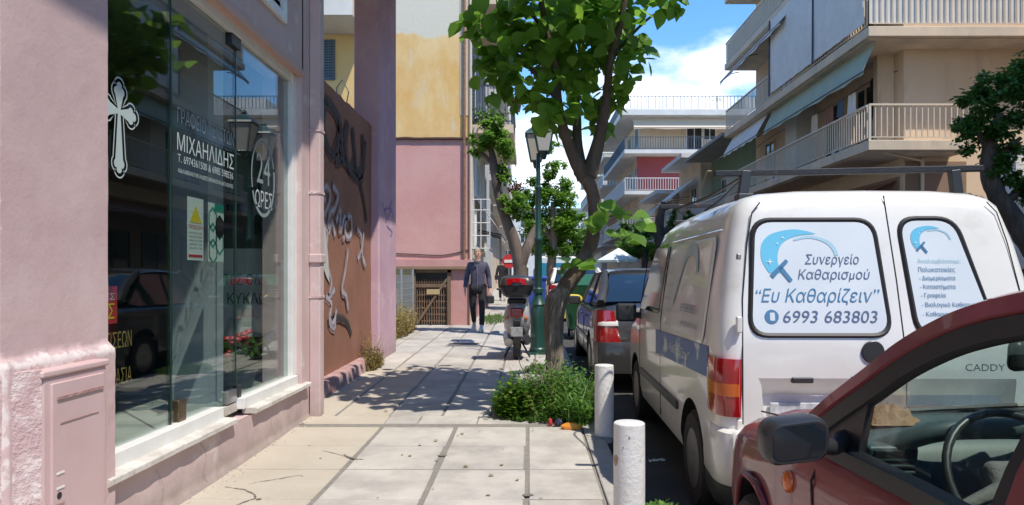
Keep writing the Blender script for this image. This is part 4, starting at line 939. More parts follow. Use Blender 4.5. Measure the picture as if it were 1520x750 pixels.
# yellow house seen through the gap above the graffiti wall
Yh = thing('yellow_house', 'sunny yellow house with a blue shuttered window seen over the graffiti wall', 'house', (-7,20.5,0))
b = MB(); b.box(-14,-4.0,24.1,30,0,13); b.build('wall', M['yellow'], Yh)
b = MB(); b.box(-14,X(523,22.3),22.3,24.09,Z(22,22.3),Z(0,22.3)); s = b.build('balcony', M['whitewall'], Yh)
opening(Yh,'S',24.1,X(479,24),X(496,24),Z(118,24),Z(58,24),'shutterblue','shutterblue')
b = MB(); zz0, zz1 = Z(118,24), Z(58,24)
for i in range(14): b.box(X(480,24)+.02,X(495,24),24.03,24.06,zz0+.05+(zz1-zz0-.1)*i/14,zz0+.05+(zz1-zz0-.1)*(i+.55)/14)
kind(b.build('shutter_slats', M['shutterblue'], Yh),'stuff')
b = MB(); b.box(X(497,23.2),X(524,23.2),23.2,24.09,Z(215,23.2)-.2,Z(215,23.2)); s2 = b.build('balcony', M['whitewall'], Yh)
rails(s2,[((X(497,23.2),23.25,0),(X(524,23.2),23.25,0))],Z(215,23.2),1.2,M['raildark'],.16,False)
b = MB(); b.tube([(X(499,23.3),23.3,Z(190,23.3)),(X(500,23.3),23.3,Z(130,23.3)),(X(512,23.3),23.0,Z(122,23.3)),(X(521,23.3),23.0,Z(140,23.3)),(X(515,23.3),23.1,Z(165,23.3))],.02,5); b.build('aerial_bracket', M['raildark'], Yh)
# left row continuing down the street
def left_block(name, lab, y0, y1, xf, zs_list, h, wm, out=.9, awn=None, rm='railwhite'):
    return mid_block(name, lab, y0, y1, xf, xf+out, zs_list, h, wm, awn=awn, rm=rm)
left_block('white_apartment_block', 'white block with stacked balconies just past the ochre end wall', 24.3, 33, -1.7, (4.9,7.9,10.9), 14, 'whitewall', awn=('awnwhite',None,None))
left_block('cream_apartment_block', 'cream block further down the left side behind the small tree', 33.3, 47, -2.0, (4.9,7.9,10.9), 14, 'cream2')
left_block('grey_apartment_block', 'grey block far down the left side of the street', 47.3, 66, -2.6, (4.9,7.9,10.9), 13.5, 'greywall')
left_block('last_left_block', 'pale block at the far end of the left side', 66.3, 92, -3.0, (4.9,7.9,10.9), 13.5, 'whitewall')
# ================================================================== vehicles
def bool_cut(o, cutters):
    bm = bmesh.new(); bm.from_mesh(o.data)
    if bm.calc_volume(signed=True) < 0: bmesh.ops.reverse_faces(bm, faces=bm.faces); bm.to_mesh(o.data)
    bm.free()
    for c in cutters:
        c.parent = o.parent
        md = o.modifiers.new('b', 'BOOLEAN'); md.object = c; md.operation = 'DIFFERENCE'; md.solver = 'EXACT'
        try: md.material_mode = 'TRANSFER'
        except Exception: pass
    bpy.context.view_layer.update()
    me = bpy.data.meshes.new_from_object(o.evaluated_get(bpy.context.evaluated_depsgraph_get()))
    o.modifiers.clear(); o.data = me
    for c in cutters: bpy.data.objects.remove(c)
    me.polygons.foreach_set('use_smooth', [True]*len(me.polygons)); me.set_sharp_from_angle(angle=radians(32)); me.update()
    return o
def wheel(par, x, y, r, w, side, spokes=5, rimr=.62):
    b = MB(); s = side
    b.lathe((x, y, r), [(r*.60,-w/2),(r*.9,-w/2),(r*.985,-w*.36),(r,-w*.2),(r,w*.2),(r*.985,w*.36),(r*.9,w/2),(r*.60,w/2)], 30, 'X', cap=False)
    t = b.build('wheel', M['tyre'], par, smooth=40)
    b = MB(); xo = s*w*.42; b.lathe((x, y, r), [(r*rimr,xo+s*.012),(r*rimr*.93,xo),(r*rimr*.88,xo-s*.05),(.001,xo-s*.06)], 26, 'X')
    for k in range(spokes):
        a = 2*pi*k/spokes; d = Vector((0,cos(a),sin(a))); R = Matrix.Rotation(a, 3, 'X')
        b.obox(Vector((x+xo-s*.012,y,r))+d*r*rimr*.5, (.03, r*rimr*.92, r*.17), R)
    b.lathe((x,y,r), [(r*.15,xo-s*.03),(r*.14,xo+s*.006),(.001,xo+s*.01)], 14, 'X')
    b.build('rim', M['rim'], t, smooth=30); return t
def car_section(w, zb, zs, zt, y, crown=.02):
    h = [(0,zb),(w-.14,zb),(w-.045,zb+.035),(w-.012,zb+.12),(w,zb+.24),(w,(zb+zs)/2+.04),(w-.006,zs-.12),(w-.022,zs-.05),(w-.06,zs-.005),(w-.12,zs+(zt-zs)*.35),(w*.62,zs+(zt-zs)*.85),(w*.3,zt),(0,zt+crown*.3)]
    return [Vector((x,y,z)) for x,z in h]+[Vector((-x,y,z)) for x,z in h[-2:0:-1]]
def rect_round(cx, cz, w, h, r, n=6, shear=0):
    out_ = []
    for (sx, sz, a0) in ((1,1,0),(-1,1,90),(-1,-1,180),(1,-1,270)):
        for k in range(n+1):
            a = radians(a0+90*k/n); out_.append((cx+sx*(w/2-r)+r*cos(a), cz+sz*(h/2-r)+r*sin(a)))
    return out_
def on_face(yf, poly, mb, mi=0, dy=0):        # polygon in x,z on the (leaning) rear face
    mb.add([(x, yf(x, z)+dy, z) for x, z in poly], [tuple(range(len(poly)))], mi)
def ring_face(yf, p0, p1, mb, d0=0, d1=0):
    n = len(p0); mb.add([(x, yf(x,z)+d0, z) for x,z in p0]+[(x, yf(x,z)+d1, z) for x,z in p1], [(i,(i+1)%n,n+(i+1)%n,n+i) for i in range(n)])

# ---- white van
VX, VY = 1.835, 3.55
van = thing('parked_van', 'white panel van with a roof bar and blue Greek lettering on its rear windows', 'van', (VX, VY, -.12), -radians(1.2), local=True)
HWv = .845
def lean(y, z):
    t = max(0, z-.98); return .19*t*max(0, 1-y/1.6)
def v_sec(y, zt, w, wt, zb=.24, sc=0.0):
    w -= sc; wt -= sc; zbelt = min(1.06, zt-.12); zt -= sc*.8
    h = [(0,zb),(w-.10,zb),(w-.02,zb+.05),(w,zb+.16),(w+.004,.72 if zt>.9 else .6),(w,zbelt)]
    for k in (1,2,3,4):
        f = k/5; h.append((w+(wt-w)*f**1.25, zbelt+(zt-.13-zbelt)*f))
    h += [(wt-.012,zt-.13),(wt-.035,zt-.065),(wt-.085,zt-.022),(wt-.16,zt-.002),(wt*.5,zt+.014),(0,zt+.018)]
    pts_ = [(x,z) for x,z in h]
    return [Vector((x,y+lean(y,z),z)) for x,z in pts_]+[Vector((-x,y+lean(y,z),z)) for x,z in pts_[-2:0:-1]]
st = [(0.0,1.86,.10),(.012,1.86,.06),(.035,1.865,.028),(.075,1.87,.008),(.13,1.875,0),(.3,1.88,0),(.7,1.885,0),(1.2,1.885,0),(1.7,1.88,0),(2.2,1.865,0),(2.5,1.84,0)]
secs = [v_sec(y, zt, HWv, .735, sc=sc) for y, zt, sc in st]
for y, zt, wt in ((2.62,1.80,.735),(2.85,1.58,.75),(3.1,1.33,.77),(3.28,1.14,.79),(3.36,1.08,.80),(3.6,1.03,.79),(3.9,.95,.76),(4.08,.84,.72)):
    secs.append(v_sec(y, zt, HWv-(0 if y < 3.7 else (y-3.7)*.12), wt))
secs.append(v_sec(4.17, .74, .74, .66, .26)); secs.append(v_sec(4.2, .62, .66, .55, .3))
b = MB(); b.loft(secs, caps='sym'); vb = b.build('body', M['vanwhite'], van)
cut = []
for (yc, r) in ((.72,.355),(3.32,.355)):
    for s in (-1, 1):
        c = MB(); c.cyl((s*.56,yc,.31),(s*1.0,yc,.31),r,n=36); cut.append(c.build('cut', M['dark']))
c = MB()                                       # recessed number-plate panel across both doors
c.loft([[Vector((x,-.05,.905)),Vector((x,.0,.905)),Vector((x*f,.075,.80)),Vector((x*f,.06,.58)),Vector((x*f,.0,.545)),Vector((x*f,-.05,.545))] for x,f in ((-.66,.93),(.66,.93))])
cut.append(c.build('cut', M['vanwhite']))
bool_cut(vb, cut)
yf = lambda x, z: lean(0, z) + (max(0, abs(x)-(.745-(max(0,z-1.06))*.135))*.6 if z < 1.0 or z > 1.75 else 0)
rear = [( .05,'')]
# door seams
def seam(pts, w=.008, nm='door_seam', yfn=yf):
    b = MB(); b.tube([(x, yfn(x,z)-.000, z) for x,z in pts], w/2, 4); return b.build(nm, M['dark'], van)
seam([(.098,.30),(.098,1.0),(.085,1.4),(.062,1.80),(.06,1.85)])
seam([(-.735,.66),(-.735,1.0),(-.72,1.3),(-.68,1.6),(-.645,1.76),(-.60,1.815)], .007)
seam([(.735,.66),(.735,1.0),(.72,1.3),(.68,1.6),(.645,1.76),(.60,1.815)], .007)
# rear windows: quad with rounded corners that narrows to the top
def win_poly(xl0, xr0, xl1, xr1, z0, z1, r, n=6):   # l/r at bottom, at top
    cs = [(xr1,z1),(xl1,z1),(xl0,z0),(xr0,z0)]; out_ = []
    for i in range(4):
        c_ = Vector(cs[i]); a = (Vector(cs[i-1])-c_).normalized(); e = (Vector(cs[(i+1)%4])-c_).normalized()
        p0 = c_+a*r; p1 = c_+e*r
        for k in range(n+1):
            t = k/n; p = p0*(1-t)**2+c_*2*t*(1-t)+p1*t**2; out_.append((p.x,p.y))
    return out_
Q = lambda px, py: ((px-HX)/290-VX, HC-(py-HY)/290+.12)
def rear_window(c, nm):
    (a,b_,d,e) = c     # TL TR BR BL px
    TL,TR,BR,BL = [Q(*p) for p in c]
    def pol(off, r):
        return win_poly(BL[0]-off, BR[0]+off, TL[0]-off, TR[0]+off, (BL[1]+BR[1])/2-off, (TL[1]+TR[1])/2+off, r)
    o0, o1, o2 = pol(.016,.11), pol(.004,.10), pol(-.010,.088)
    b = MB(); ring_face(yf,o0,o1,b,-.002,-.014); ring_face(yf,o1,o2,b,-.014,-.006)
    s = b.build('window_seal', M['dark'], van, smooth=60)
    b = MB(); on_face(yf,o2,b,dy=-.006)
    return b.build('rear_window', M['sticker'], van, recalc=False)
w1 = rear_window(((1131,327),(1313,321),(1326,497),(1117,499)), 'L')
w2 = rear_window(((1352,322),(1437,322),(1484,497),(1366,499)), 'R')
def vt(s, pl, pr, yb, yt, m, shear=.25, bold=.0, nm='lettering'):
    a = Q(pl,yb); c = Q(pr,yt); o = (a[0], yf(a[0],a[1])-.0085, a[1]); dz = c[1]-a[1]
    v = Vector((0, yf(0,c[1])-yf(0,a[1]), dz)); 
    return txt(s, nm, M[m], van, o, (1,0,0), v.normalized(), c[0]-a[0], v.length, shear, bold=bold)
vt('Συνεργείο',1205,1287,396,376,'inknavy'); vt('Καθαρισμού',1193,1302,419,399,'inknavy')
vt('“Ευ Καθαρίζειν”',1128,1314,455,428,'inkblue',.3,.0); vt('6993 683803',1167,1308,480,462,'inknavy',.2,.01)
for s, y_, x1 in (('Αναλαμβάνουμε:',392,1440),('Πολυκατοικίες',405,1430),('- Διαμερίσματα',418,1429),('- Καταστήματα',431,1428),('- Γραφεία',444,1412),('- Βιολογικό Καθαρισμό',458,1462),('- Καθαρισμό Τζαμιών',472,1456)):
    vt(s,1375,x1,y_,y_-9,'inkpale' if y_==392 else 'inkblue',0,.0)
def swoosh(cx, cy, s, tgt='inkcyan'):
    # crescent: outer arc from the lower left round the top to the right, thinning
    out_, in_ = [], []
    for k in range(25):
        t = k/24; a = radians(235-215*t); ro = s; wd = s*(.62*(1-t)**1.1+.02); 
        ox, oz = cx+ro*1.25*cos(a), cy-ro*.62*sin(a)*1.0
        ix, iz = cx+(ro*1.25-wd)*cos(a), cy-(ro*.62-wd*.33)*sin(a)
        if t < .12: pass
        out_.append(Q(ox,oz)); in_.append(Q(ix,iz))
    b = MB(); n = 25; vs = [(x,yf(x,z)-.0080,z) for x,z in out_+in_]; b.add(vs,[(i,i+1,n+i+1,n+i) for i in range(n-1)]); b.build('swoosh_emblem', M[tgt], van, recalc=False)
def emblem(cx, cy, k):
    def R_(p): return (cx+(p[0]-1200)*k, cy+(p[1]-375)*k)
    outer = [(1150,405),(1140,385),(1141,362),(1152,348),(1170,341),(1192,338),(1212,341),(1225,345)]
    inner = [(1172,405),(1165,393),(1165,376),(1171,362),(1182,353),(1197,348),(1212,346),(1225,345)]
    def pl(o_, i_, m, nm):
        o_ = [Q(*R_(p)) for p in smoothpts(o_,5)]; i_ = [Q(*R_(p)) for p in smoothpts(i_,5)]; n = len(o_); b = MB()
        b.add([(x,yf(x,z)-.0080,z) for x,z in o_+i_],[(i,i+1,n+i+1,n+i) for i in range(n-1)]); b.build(nm, M[m], van, recalc=False)
    pl(outer, inner, 'inkcyan', 'swoosh_emblem')
    pl([(1190,353),(1215,348),(1240,354),(1252,365),(1257,378)], [(1190,356),(1215,352),(1236,358),(1247,368),(1251,379)], 'inkpale', 'swoosh_emblem')
    # squeegee
    b = MB()
    for q in ([(1151,408),(1176,384),(1180,388),(1156,413)], [(1164,398),(1170,395),(1185,416),(1180,419)]):
        b.add([(lambda x,z: (x,yf(x,z)-.0105,z))(*Q(*R_(p))) for p in q],[(0,1,2,3)])
    b.build('squeegee_emblem', M['inkblue'], van, recalc=False)
    b = MB()
    for (sx_, sy_, r_) in ((1152,388,6),(1165,360,3),(1174,351,3)):
        q = []
        for j in range(8): a = pi/4*j; rr = r_ if j%2==0 else r_*.22; q.append(Q(*R_((sx_+rr*cos(a), sy_+rr*sin(a)))))
        on_face(yf,q,b,dy=-.0115)
    b.build('sparkle_emblem', M['paper'], van, recalc=False)
emblem(1200,375,1.0); emblem(1400,352,.52)
b = MB(); c_ = Q(1150,471); on_face(yf,[(c_[0]+.036*cos(2*pi*k/20),c_[1]+.036*sin(2*pi*k/20)) for k in range(20)],b,dy=-.009); b.build('phone_emblem', M['inkblue'], van, recalc=False)
b = MB(); on_face(yf,rect_round(c_[0]+.003,c_[1],.026,.042,.006),b,dy=-.0105); b.build('phone_emblem', M['sticker'], van, recalc=False)
# cap, lock, handle, hinges, plate
c_ = Q(1297,523); b = MB(); b.lathe((c_[0],yf(*c_)-.012,c_[1]),[(.058,.014),(.058,.007),(.054,.004),(.0001,.0035)],28,'Y'); b.build('round_cap', M['black'], van, smooth=20)
b = MB(); b.obox((.125,-.012,1.035),(.055,.03,.13),Matrix.Identity(3)); b.build('handle_block', M['vanwhite'], van, bevel=.01); b = MB(); b.lathe((.115,-.03,1.065),[(.013,.0),(.013,-.004),(.0001,-.004)],14,'Y'); b.build('lock', M['black'], van)
b = MB(); b.obox((-.14,.006,.892),(.085,.03,.024),Matrix.Identity(3)); b.build('door_handle', M['black'], van, bevel=.004)
for z_ in (1.27,.74,.36): b = MB(); b.obox((-.752,.012,z_-.1),(.03,.035,.085),Matrix.Identity(3)); b.build('hinge', M['vanwhite'], van, bevel=.008)
b = MB(); b.obox((-.752,.02,1.52),(.02,.03,.03),Matrix.Identity(3)); b.build('hinge', M['rim'], van, bevel=.005)
b = MB(); b.obox((-.33,.056,.705),(.50,.012,.11),Matrix.Identity(3)); b.build('number_plate', M['plate'], van, bevel=.003)
b = MB(); b.obox((-.43,.02,.885),(.11,.05,.03),Matrix.Identity(3)); b.build('plate_lamp', M['black'], van, bevel=.006)
M['badge']=mat('badge_grey',(.18,.18,.18),.3,.6)
txt('CADDY','lettering',M['badge'],van,(.40,.0086,.935),(1,0,0),(0,.044,1),.20,.035)
# tail lights wrap the corner
for s in (-1,1):
    plan = [(.862,.24),(.862,.10),(.852,.045),(.825,.010),(.79,-.010),(.758,-.015)]
    def lens(z0, z1, m, nm, par, n=4):
        b = MB(); secs = []
        for k in range(n+1):
            z = z0+(z1-z0)*k/n; e = .012*max(0, abs((z-.84)/.17))**6
            secs.append([Vector((s*(x-e),y+e,z)) for x,y in plan]+[Vector((s*.70,.05,z)),Vector((s*.80,.24,z))])
        b.loft(secs); return b.build(nm, m, par, smooth=50)
    t = lens(.695,.992,M['taillight'],'tail_light',van,8)
    plan = [(x+.002,y-.002) for x,y in plan]; lens(.80,.865,M['orange'],'orange_lens',t,2)
# bumper
def bump(zlist, par, m, nm, prot=.0):
    secs = []
    P2 = [(-.845,.36),(-.857,.15),(-.845,.05),(-.80,-.02),(-.70,-.055),(0,-.07),(.70,-.055),(.80,-.02),(.845,.05),(.857,.15),(.845,.36)]
    P2 = smoothpts(P2,4)
    b = MB()
    for z, e in zlist: secs.append([Vector((x*(1+e*.6), y-e*(1 if y < .1 else .3), z)) for x,y in P2]+[Vector((.7,.35,z)),Vector((-.7,.35,z))])
    b.loft(secs); return b.build(nm, m, par, smooth=40)
bump([(.34,-.005),(.36,.012),(.44,.022),(.56,.022),(.615,.012),(.63,-.01)], van, M['vanwhite'], 'rear_bumper')
bump([(.22,-.03),(.25,-.01),(.338,.004)], van, M['black'], 'bumper_skirt')
# left and right flanks
for s in (-1,1):
    xs_ = lambda z, s=s: s*(HWv+.003-(max(0,z-1.06)/.69)**1.25*.10)
    b = MB(); b.add([(s*(HWv+.0065),.27,.86),(s*(HWv+.0065),2.05,.80),(s*(HWv+.0065),2.05,.99),(s*(HWv+.0065),.27,1.03)],[(0,1,2,3)]); b.build('blue_band', M['bandblue'], van, recalc=False)
    b = MB(); b.box(min(s*.842,s*.868),max(s*.842,s*.868),1.12,2.9,.52,.575); b.build('rub_strip', M['black'], van, bevel=.006)
    for yy in (1.85,3.0): b = MB(); b.tube([(xs_(z)-s*.002,yy+(.0 if yy<2 else -.12*max(0,z-1.1)),z) for z in (.34,.6,.9,1.1,1.4,1.65)],.005,4); b.build('door_seam', M['dark'], van)
    b = MB(); b.tube([(xs_(1.68)-s*.008,.35,1.68),(xs_(1.68)-s*.008,1.85,1.68)],.006,4); b.build('panel_crease', M['vanwhite'], van)
    # cab window
    q = [(1.95,1.12),(2.98,1.12),(2.88,1.3),(2.5,1.66),(1.95,1.68)]; b = MB(); b.add([(xs_(z)+s*.004,y,z) for y,z in q],[tuple(range(5))]); b.build('cab_window', M['darkglass'], van, recalc=False)
    # raised side panel with faded advert
    fr = rect_round(1.05,1.34,1.35,.62,.08); f2 = rect_round(1.05,1.34,1.31,.58,.07); n = len(fr)
    b = MB(); b.add([(xs_(z)+s*.003,y,z) for y,z in fr]+[(xs_(z)+s*.009,y,z) for y,z in f2],[(i,(i+1)%n,n+(i+1)%n,n+i) for i in range(n)]+[tuple(range(n,2*n))]); b.build('side_panel', M['vanwhite'], van, recalc=False)
    # mirror
    b = MB(); b.obox((s*.985,2.93,1.08),(.19,.09,.17),Matrix.Rotation(s*.15,3,'Z')); m_ = b.build('wing_mirror', M['black'], van, bevel=.03, bseg=3)
    b = MB(); b.cyl((s*.84,2.97,1.05),(s*.92,2.94,1.06),.03,n=8); b.build('mirror_arm', M['black'], m_)
    b = MB(); b.add([(s*.985+a,2.88,1.08+c) for a,c in rect_round(0,0,.15,.13,.03)],[tuple(range(28))]); b.build('mirror_glass', M['darkglass'], m_, recalc=False)
    wheel(van, s*.755, .72, .30, .17, s); wheel(van, s*.755, 3.32, .30, .17, s)
U2, V2 = (0,-1,0), (0,0,1)
xw_ = -(HWv+.0135)
b = MB(); q0 = smoothpts([(1.36,1.22),(1.24,1.42),(1.12,1.56),(.95,1.60),(.80,1.55),(.72,1.44)],5); b_off = .05
b.ribbon((0,0,0),(0,1,0),(0,0,1),q0,[.035+.05*sin(pi*i/len(q0)) for i in range(len(q0))]); b.v = [(-(HWv+.015-(max(0,v[2]-1.06)/.69)**1.25*.10),v[1],v[2]) for v in b.v]
M['fadeteal']=mat('faded_teal_print',(.22,.42,.45),.4,col2=(.48,.52,.56),nscale=6); b.build('swoosh_emblem', M['fadeteal'], van, recalc=False)
M['fadegrey']=mat('faded_grey_print',(.30,.31,.36),.4)
txt('6993683803','lettering',M['inknavy'],van,(xw_,1.02,1.19),U2,V2,.46,.055,.1,bold=.03)
txt('evkatharizein','lettering',M['fadegrey'],van,(xw_,1.02,1.10),U2,V2,.50,.04,.1)
for k,s_ in enumerate(('Συνεργείο','Καθαρισμού','Γραφεία','Σπίτια','Τζάμια')):
    txt(s_,'lettering',M['fadegrey'],van,(xw_+.02*(k<3),1.64,1.52-.09*k),U2,V2,.28,.035)
txt('“Ευ Καθαρίζειν”','lettering',M['paper'],van,(-(HWv+.0085),1.65,.87),U2,V2,.9,.08,.2,bold=.02)
# windscreen, hood line, headlights (front, mostly unseen)
b = MB(); b.add([(-.66,2.70,1.745),(.66,2.70,1.745),(.72,3.24,1.20),(-.72,3.24,1.20)],[(0,1,2,3)]); b.v=[(x,y+.02,z+.012) for x,y,z in b.v]; b.build('windscreen', M['darkglass'], van, recalc=False)
for s in (-1,1): b = MB(); b.obox((s*.58,4.10,.72),(.26,.12,.14),Matrix.Rotation(-s*.3,3,'Z')); b.build('headlight', M['clearlens'], van, bevel=.03)
# roof bars
for (yb_, m_) in ((.42,'blackmetal'),(2.30,'blackmetal')):
    rb_ = MB(); rb_.obox((-.02,yb_,2.02),(1.52,.045,.035),Euler((0,-.018,0)).to_matrix()); r_ = rb_.build('roof_bar', M[m_], van, bevel=.006)
    for s in (-1,1): b = MB(); b.obox((s*.60-.01,yb_,1.94),(.055,.05,.17),Matrix.Rotation(-s*.12,3,'Y')); b.obox((s*.61,yb_,1.875),(.09,.09,.03),Matrix.Identity(3)); b.build('bar_foot', M['black'], r_, bevel=.006)
b = MB(); b.tube(smoothpts([(-.60,.44,2.0),(-.70,.9,1.93),(-.80,1.35,1.90),(-.71,1.5,1.86)],5),.008,5); b.tube(smoothpts([(-.61,.40,1.99),(-.66,.7,1.9),(-.72,.9,1.84)],5),.006,5); b.build('tie_strap', M['black'], van)

# ---- generic saloon
def saloon(name, lab, cat, loc, rz, paint, hw=.88, L_=4.45, H=1.44, group=None, detail=True, plates=True):
    c = thing(name, lab, cat, loc, rz, group, local=True); zb = .24; zs = .93
    P_ = [(0,.72,.72,.10),(.03,.86,.90,.05),(.10,.93,1.0,.025),(.3,.95,1.04,.01),(.62,.95,1.035,0),(1.1,.95,1.0,0),(2.0,.95,.99,0),(2.9,.94,.97,0),(3.1,.93,.975,.0),(3.6,.88,.92,.02),(4.1,.80,.82,.07),(4.36,.68,.69,.16),(4.45,.56,.57,.27)]
    k_ = L_/4.45; b = MB(); b.loft([car_section(hw-i,zb+(.05 if y>4.2 or y<.05 else 0),a,t,y*k_) for y,a,t,i in P_])
    body = b.build('body', M[paint], c); cut = []
    for yc in (.88*k_, 3.55*k_):
        for s in (-1,1): q = MB(); q.cyl((s*(hw-.26),yc,.33),(s*(hw+.2),yc,.33),.355,n=32); cut.append(q.build('cut', M['dark']))
    bool_cut(body, cut)
    # greenhouse
    A0, A1, C1, C0 = (3.05*k_,.965), (2.25*k_,H-.03), (1.15*k_,H-.04), (.50*k_,1.035)
    wb, wt = hw-.09, hw-.25
    def gp(y, z, s): f = (z-.95)/(H-.95); return Vector((s*(wb+(wt-wb)*f), y, z))
    b = MB(); n = 8; ys = [C1[0]-.05+(A1[0]-C1[0]+.1)*i/n for i in range(n+1)]
    secs = []
    for i, y in enumerate(ys):
        z = H-.035+.03*sin(pi*i/n); secs.append([Vector((-wt,y,z-.035)),Vector((-wt+.06,y,z)),Vector((-.3,y,z+.02)),Vector((.3,y,z+.02)),Vector((wt-.06,y,z)),Vector((wt,y,z-.035)),Vector((0,y,z-.05))])
    b.loft(secs); b.build('roof', M[paint], c, smooth=50)
    for s in (-1,1):
        b = MB(); b.tube([gp(*A0,s),gp((A0[0]+A1[0])/2+.02,(A0[1]+A1[1])/2+.03,s),gp(*A1,s)],.03,6); b.build('pillar', M[paint], c, smooth=60); b = MB(); b.tube([gp(*C0,s),gp((C0[0]+C1[0])/2-.04,(C0[1]+C1[1])/2+.03,s),gp(*C1,s)],[.06,.055,.04],6); b.build('pillar', M[paint], c, smooth=60)
        bm_ = (1.70*k_,.965); b = MB(); b.tube([gp(bm_[0],.96,s),gp(bm_[0]-.03,H-.05,s)],.025,5); b.build('door_pillar', M['black'], c)
        e = s*.004
        q = [gp(A0[0]-.06,.975,s),gp(A1[0]-.02,H-.07,s),gp(C1[0]+.05,H-.075,s),gp(C0[0]+.22,1.02,s),gp(.9*k_,.98,s)]; b = MB(); b.add([v+Vector((e,0,0)) for v in q],[tuple(range(5))]); b.build('side_window', M['darkglass'], c, recalc=False)
        b = MB(); x_ = hw+.001
        b.tube([(s*x_,1.72*k_,.34),(s*x_,1.72*k_,.8),(s*(x_-.05),1.72*k_,.94)],.004,4); b.tube([(s*x_,2.80*k_,.34),(s*x_,2.80*k_,.8),(s*(x_-.05),2.80*k_,.93)],.004,4); b.tube([(s*x_,1.30*k_,.62),(s*(x_-.01),1.16*k_,.8),(s*(x_-.05),1.10*k_,.94)],.004,4); b.build('door_seam', M['dark'], c)
        for yy in (1.32*k_, 2.35*k_-.3): b = MB(); b.obox((s*(hw+.008),yy+.1,.84),(.03,.16,.022),Matrix.Identity(3)); b.build('door_handle', M[paint], c, bevel=.008)
        b = MB(); b.obox((s*(hw+.07),2.72*k_,1.0),(.19,.10,.13),Matrix.Rotation(s*.2,3,'Z')); b.build('wing_mirror', M[paint], c, bevel=.03, bseg=3)
        b = MB(); b.obox((s*(hw+.005),2.1*k_,.55),(.02,2.1*k_,.05),Matrix.Identity(3)); b.build('rub_strip', M['black'], c, bevel=.006)
        # tail light: tall lens that wraps the corner and narrows upward
        plan = [(hw+.006,.24),(hw+.004,.12),(hw-.02,.045),(hw-.07,.0),(hw-.17,-.012),(hw-.30,-.008)]
        def lens(z0,z1,m,nm,par,cutx=0,sh=0):
            b = MB(); secs = []
            for k in range(5):
                z = z0+(z1-z0)*k/4; f = k/4; e2 = .03*f*f
                secs.append([Vector((s*(x-e2*.6-(cutx*f if i>3 else 0)+(cutx*f*0)), y+e2*.7, z)) if i < 4 else Vector((s*(x-e2*.6+sh*f), y+e2, z)) for i,(x,y) in enumerate(plan)]+[Vector((s*(hw-.28+sh*f*.5),.10,z)),Vector((s*(hw-.1),.24,z))])
            b.loft(secs); return b.build(nm,m,par,smooth=50)
        t = lens(.60,.965,M['taillight'],'tail_light',c,sh=.10)
        plan = [(x+.002,y-.004) for x,y in plan][2:]+[]; plan = [plan[1]]*2+plan[1:]+[]; plan = [(hw-.03,.04),(hw-.045,.02),(hw-.07,-.006),(hw-.09,-.012),(hw-.17,-.018),(hw-.27,-.014)]; lens(.79,.85,M['clearlens'],'reverse_lens',t,sh=.02)
        wheel(c, s*(hw-.10), .88*k_, .31, .19, s); wheel(c, s*(hw-.10), 3.55*k_, .31, .19, s)
        b = MB(); b.obox((s*(hw-.28),4.28*k_,.68),(.34,.16,.13),Matrix.Rotation(-s*.35,3,'Z')); b.build('headlight', M['clearlens'], c, bevel=.03)
    q = [Vector((-wb+.07,C0[0]+.02,1.05)),Vector((wb-.07,C0[0]+.02,1.05)),Vector((wt-.05,C1[0]-.03,H-.055)),Vector((-wt+.05,C1[0]-.03,H-.055))]
    nn = (q[1]-q[0]).cross(q[3]-q[0]).normalized()*.03; nn = nn if nn.z > 0 else -nn
    n = 8; b = MB(); vs = []
    for j in range(n+1):
        for i in range(n+1): p = q[0].lerp(q[1],i/n).lerp(q[3].lerp(q[2],i/n),j/n)+nn*(1.2*sin(pi*j/n)*.8+.3)*(sin(pi*i/n)**.5 if 0<i<n else 0); vs.append(p)
    b.add(vs,[(j*(n+1)+i,j*(n+1)+i+1,(j+1)*(n+1)+i+1,(j+1)*(n+1)+i) for j in range(n) for i in range(n)]); rw = b.build('rear_window', M['darkglass'], c, smooth=180, recalc=False)
    b = MB(); b.obox(q[0].lerp(q[1],.5).lerp(q[3].lerp(q[2],.5),.12)+nn*1.5+Vector((-.05,0,.02)),(.34,.006,.10),Matrix.Rotation(-.95,3,'X')); b.build('paper_sign', M['paper'], rw)
    b = MB(); b.obox(q[0].lerp(q[1],.5).lerp(q[3].lerp(q[2],.5),.12)+nn*1.6+Vector((.05,-.006,.02)),(.12,.006,.07),Matrix.Rotation(-.95,3,'X')); b.build('paper_sign', M['pred'], rw)
    q = [Vector((-wb+.05,A0[0]+.03,.99)),Vector((wb-.05,A0[0]+.03,.99)),Vector((wt-.03,A1[0]+.03,H-.05)),Vector((-wt+.03,A1[0]+.03,H-.05))]; b = MB(); b.add(q,[(0,1,2,3)]); b.build('windscreen', M['darkglass'], c, recalc=False)
    b = MB(); b.loft([[Vector((x*(hw+.005)/.88, y-.0+(.02 if z>.55 else 0), z)) for x,y in smoothpts([(-.885,.42),(-.89,.15),(-.86,.03),(-.75,-.05),(0,-.09),(.75,-.05),(.86,.03),(.89,.15),(.885,.42)],4)]+[Vector((.7,.42,z)),Vector((-.7,.42,z))] for z in (.24,.28,.42,.55,.60)]); b.build('rear_bumper', M[paint], c, smooth=40)
    b = MB(); b.obox((0,-.03,.78),(.52,.012,.11),Matrix.Identity(3)); b.build('number_plate', M['plate'], c)
    return c
car2 = saloon('parked_saloon', 'dark graphite saloon car parked in front of the white van with red tail lights', 'car', (X(885,8.1)+.87, 8.1, gz(8.1)-.12), 0, 'greypaint', H=1.47)
c3 = copy_tree(car2, (X(1507,9.6)+.9, 9.6, -.05), 0, 'dark blue car, only its corner showing right of the white van')
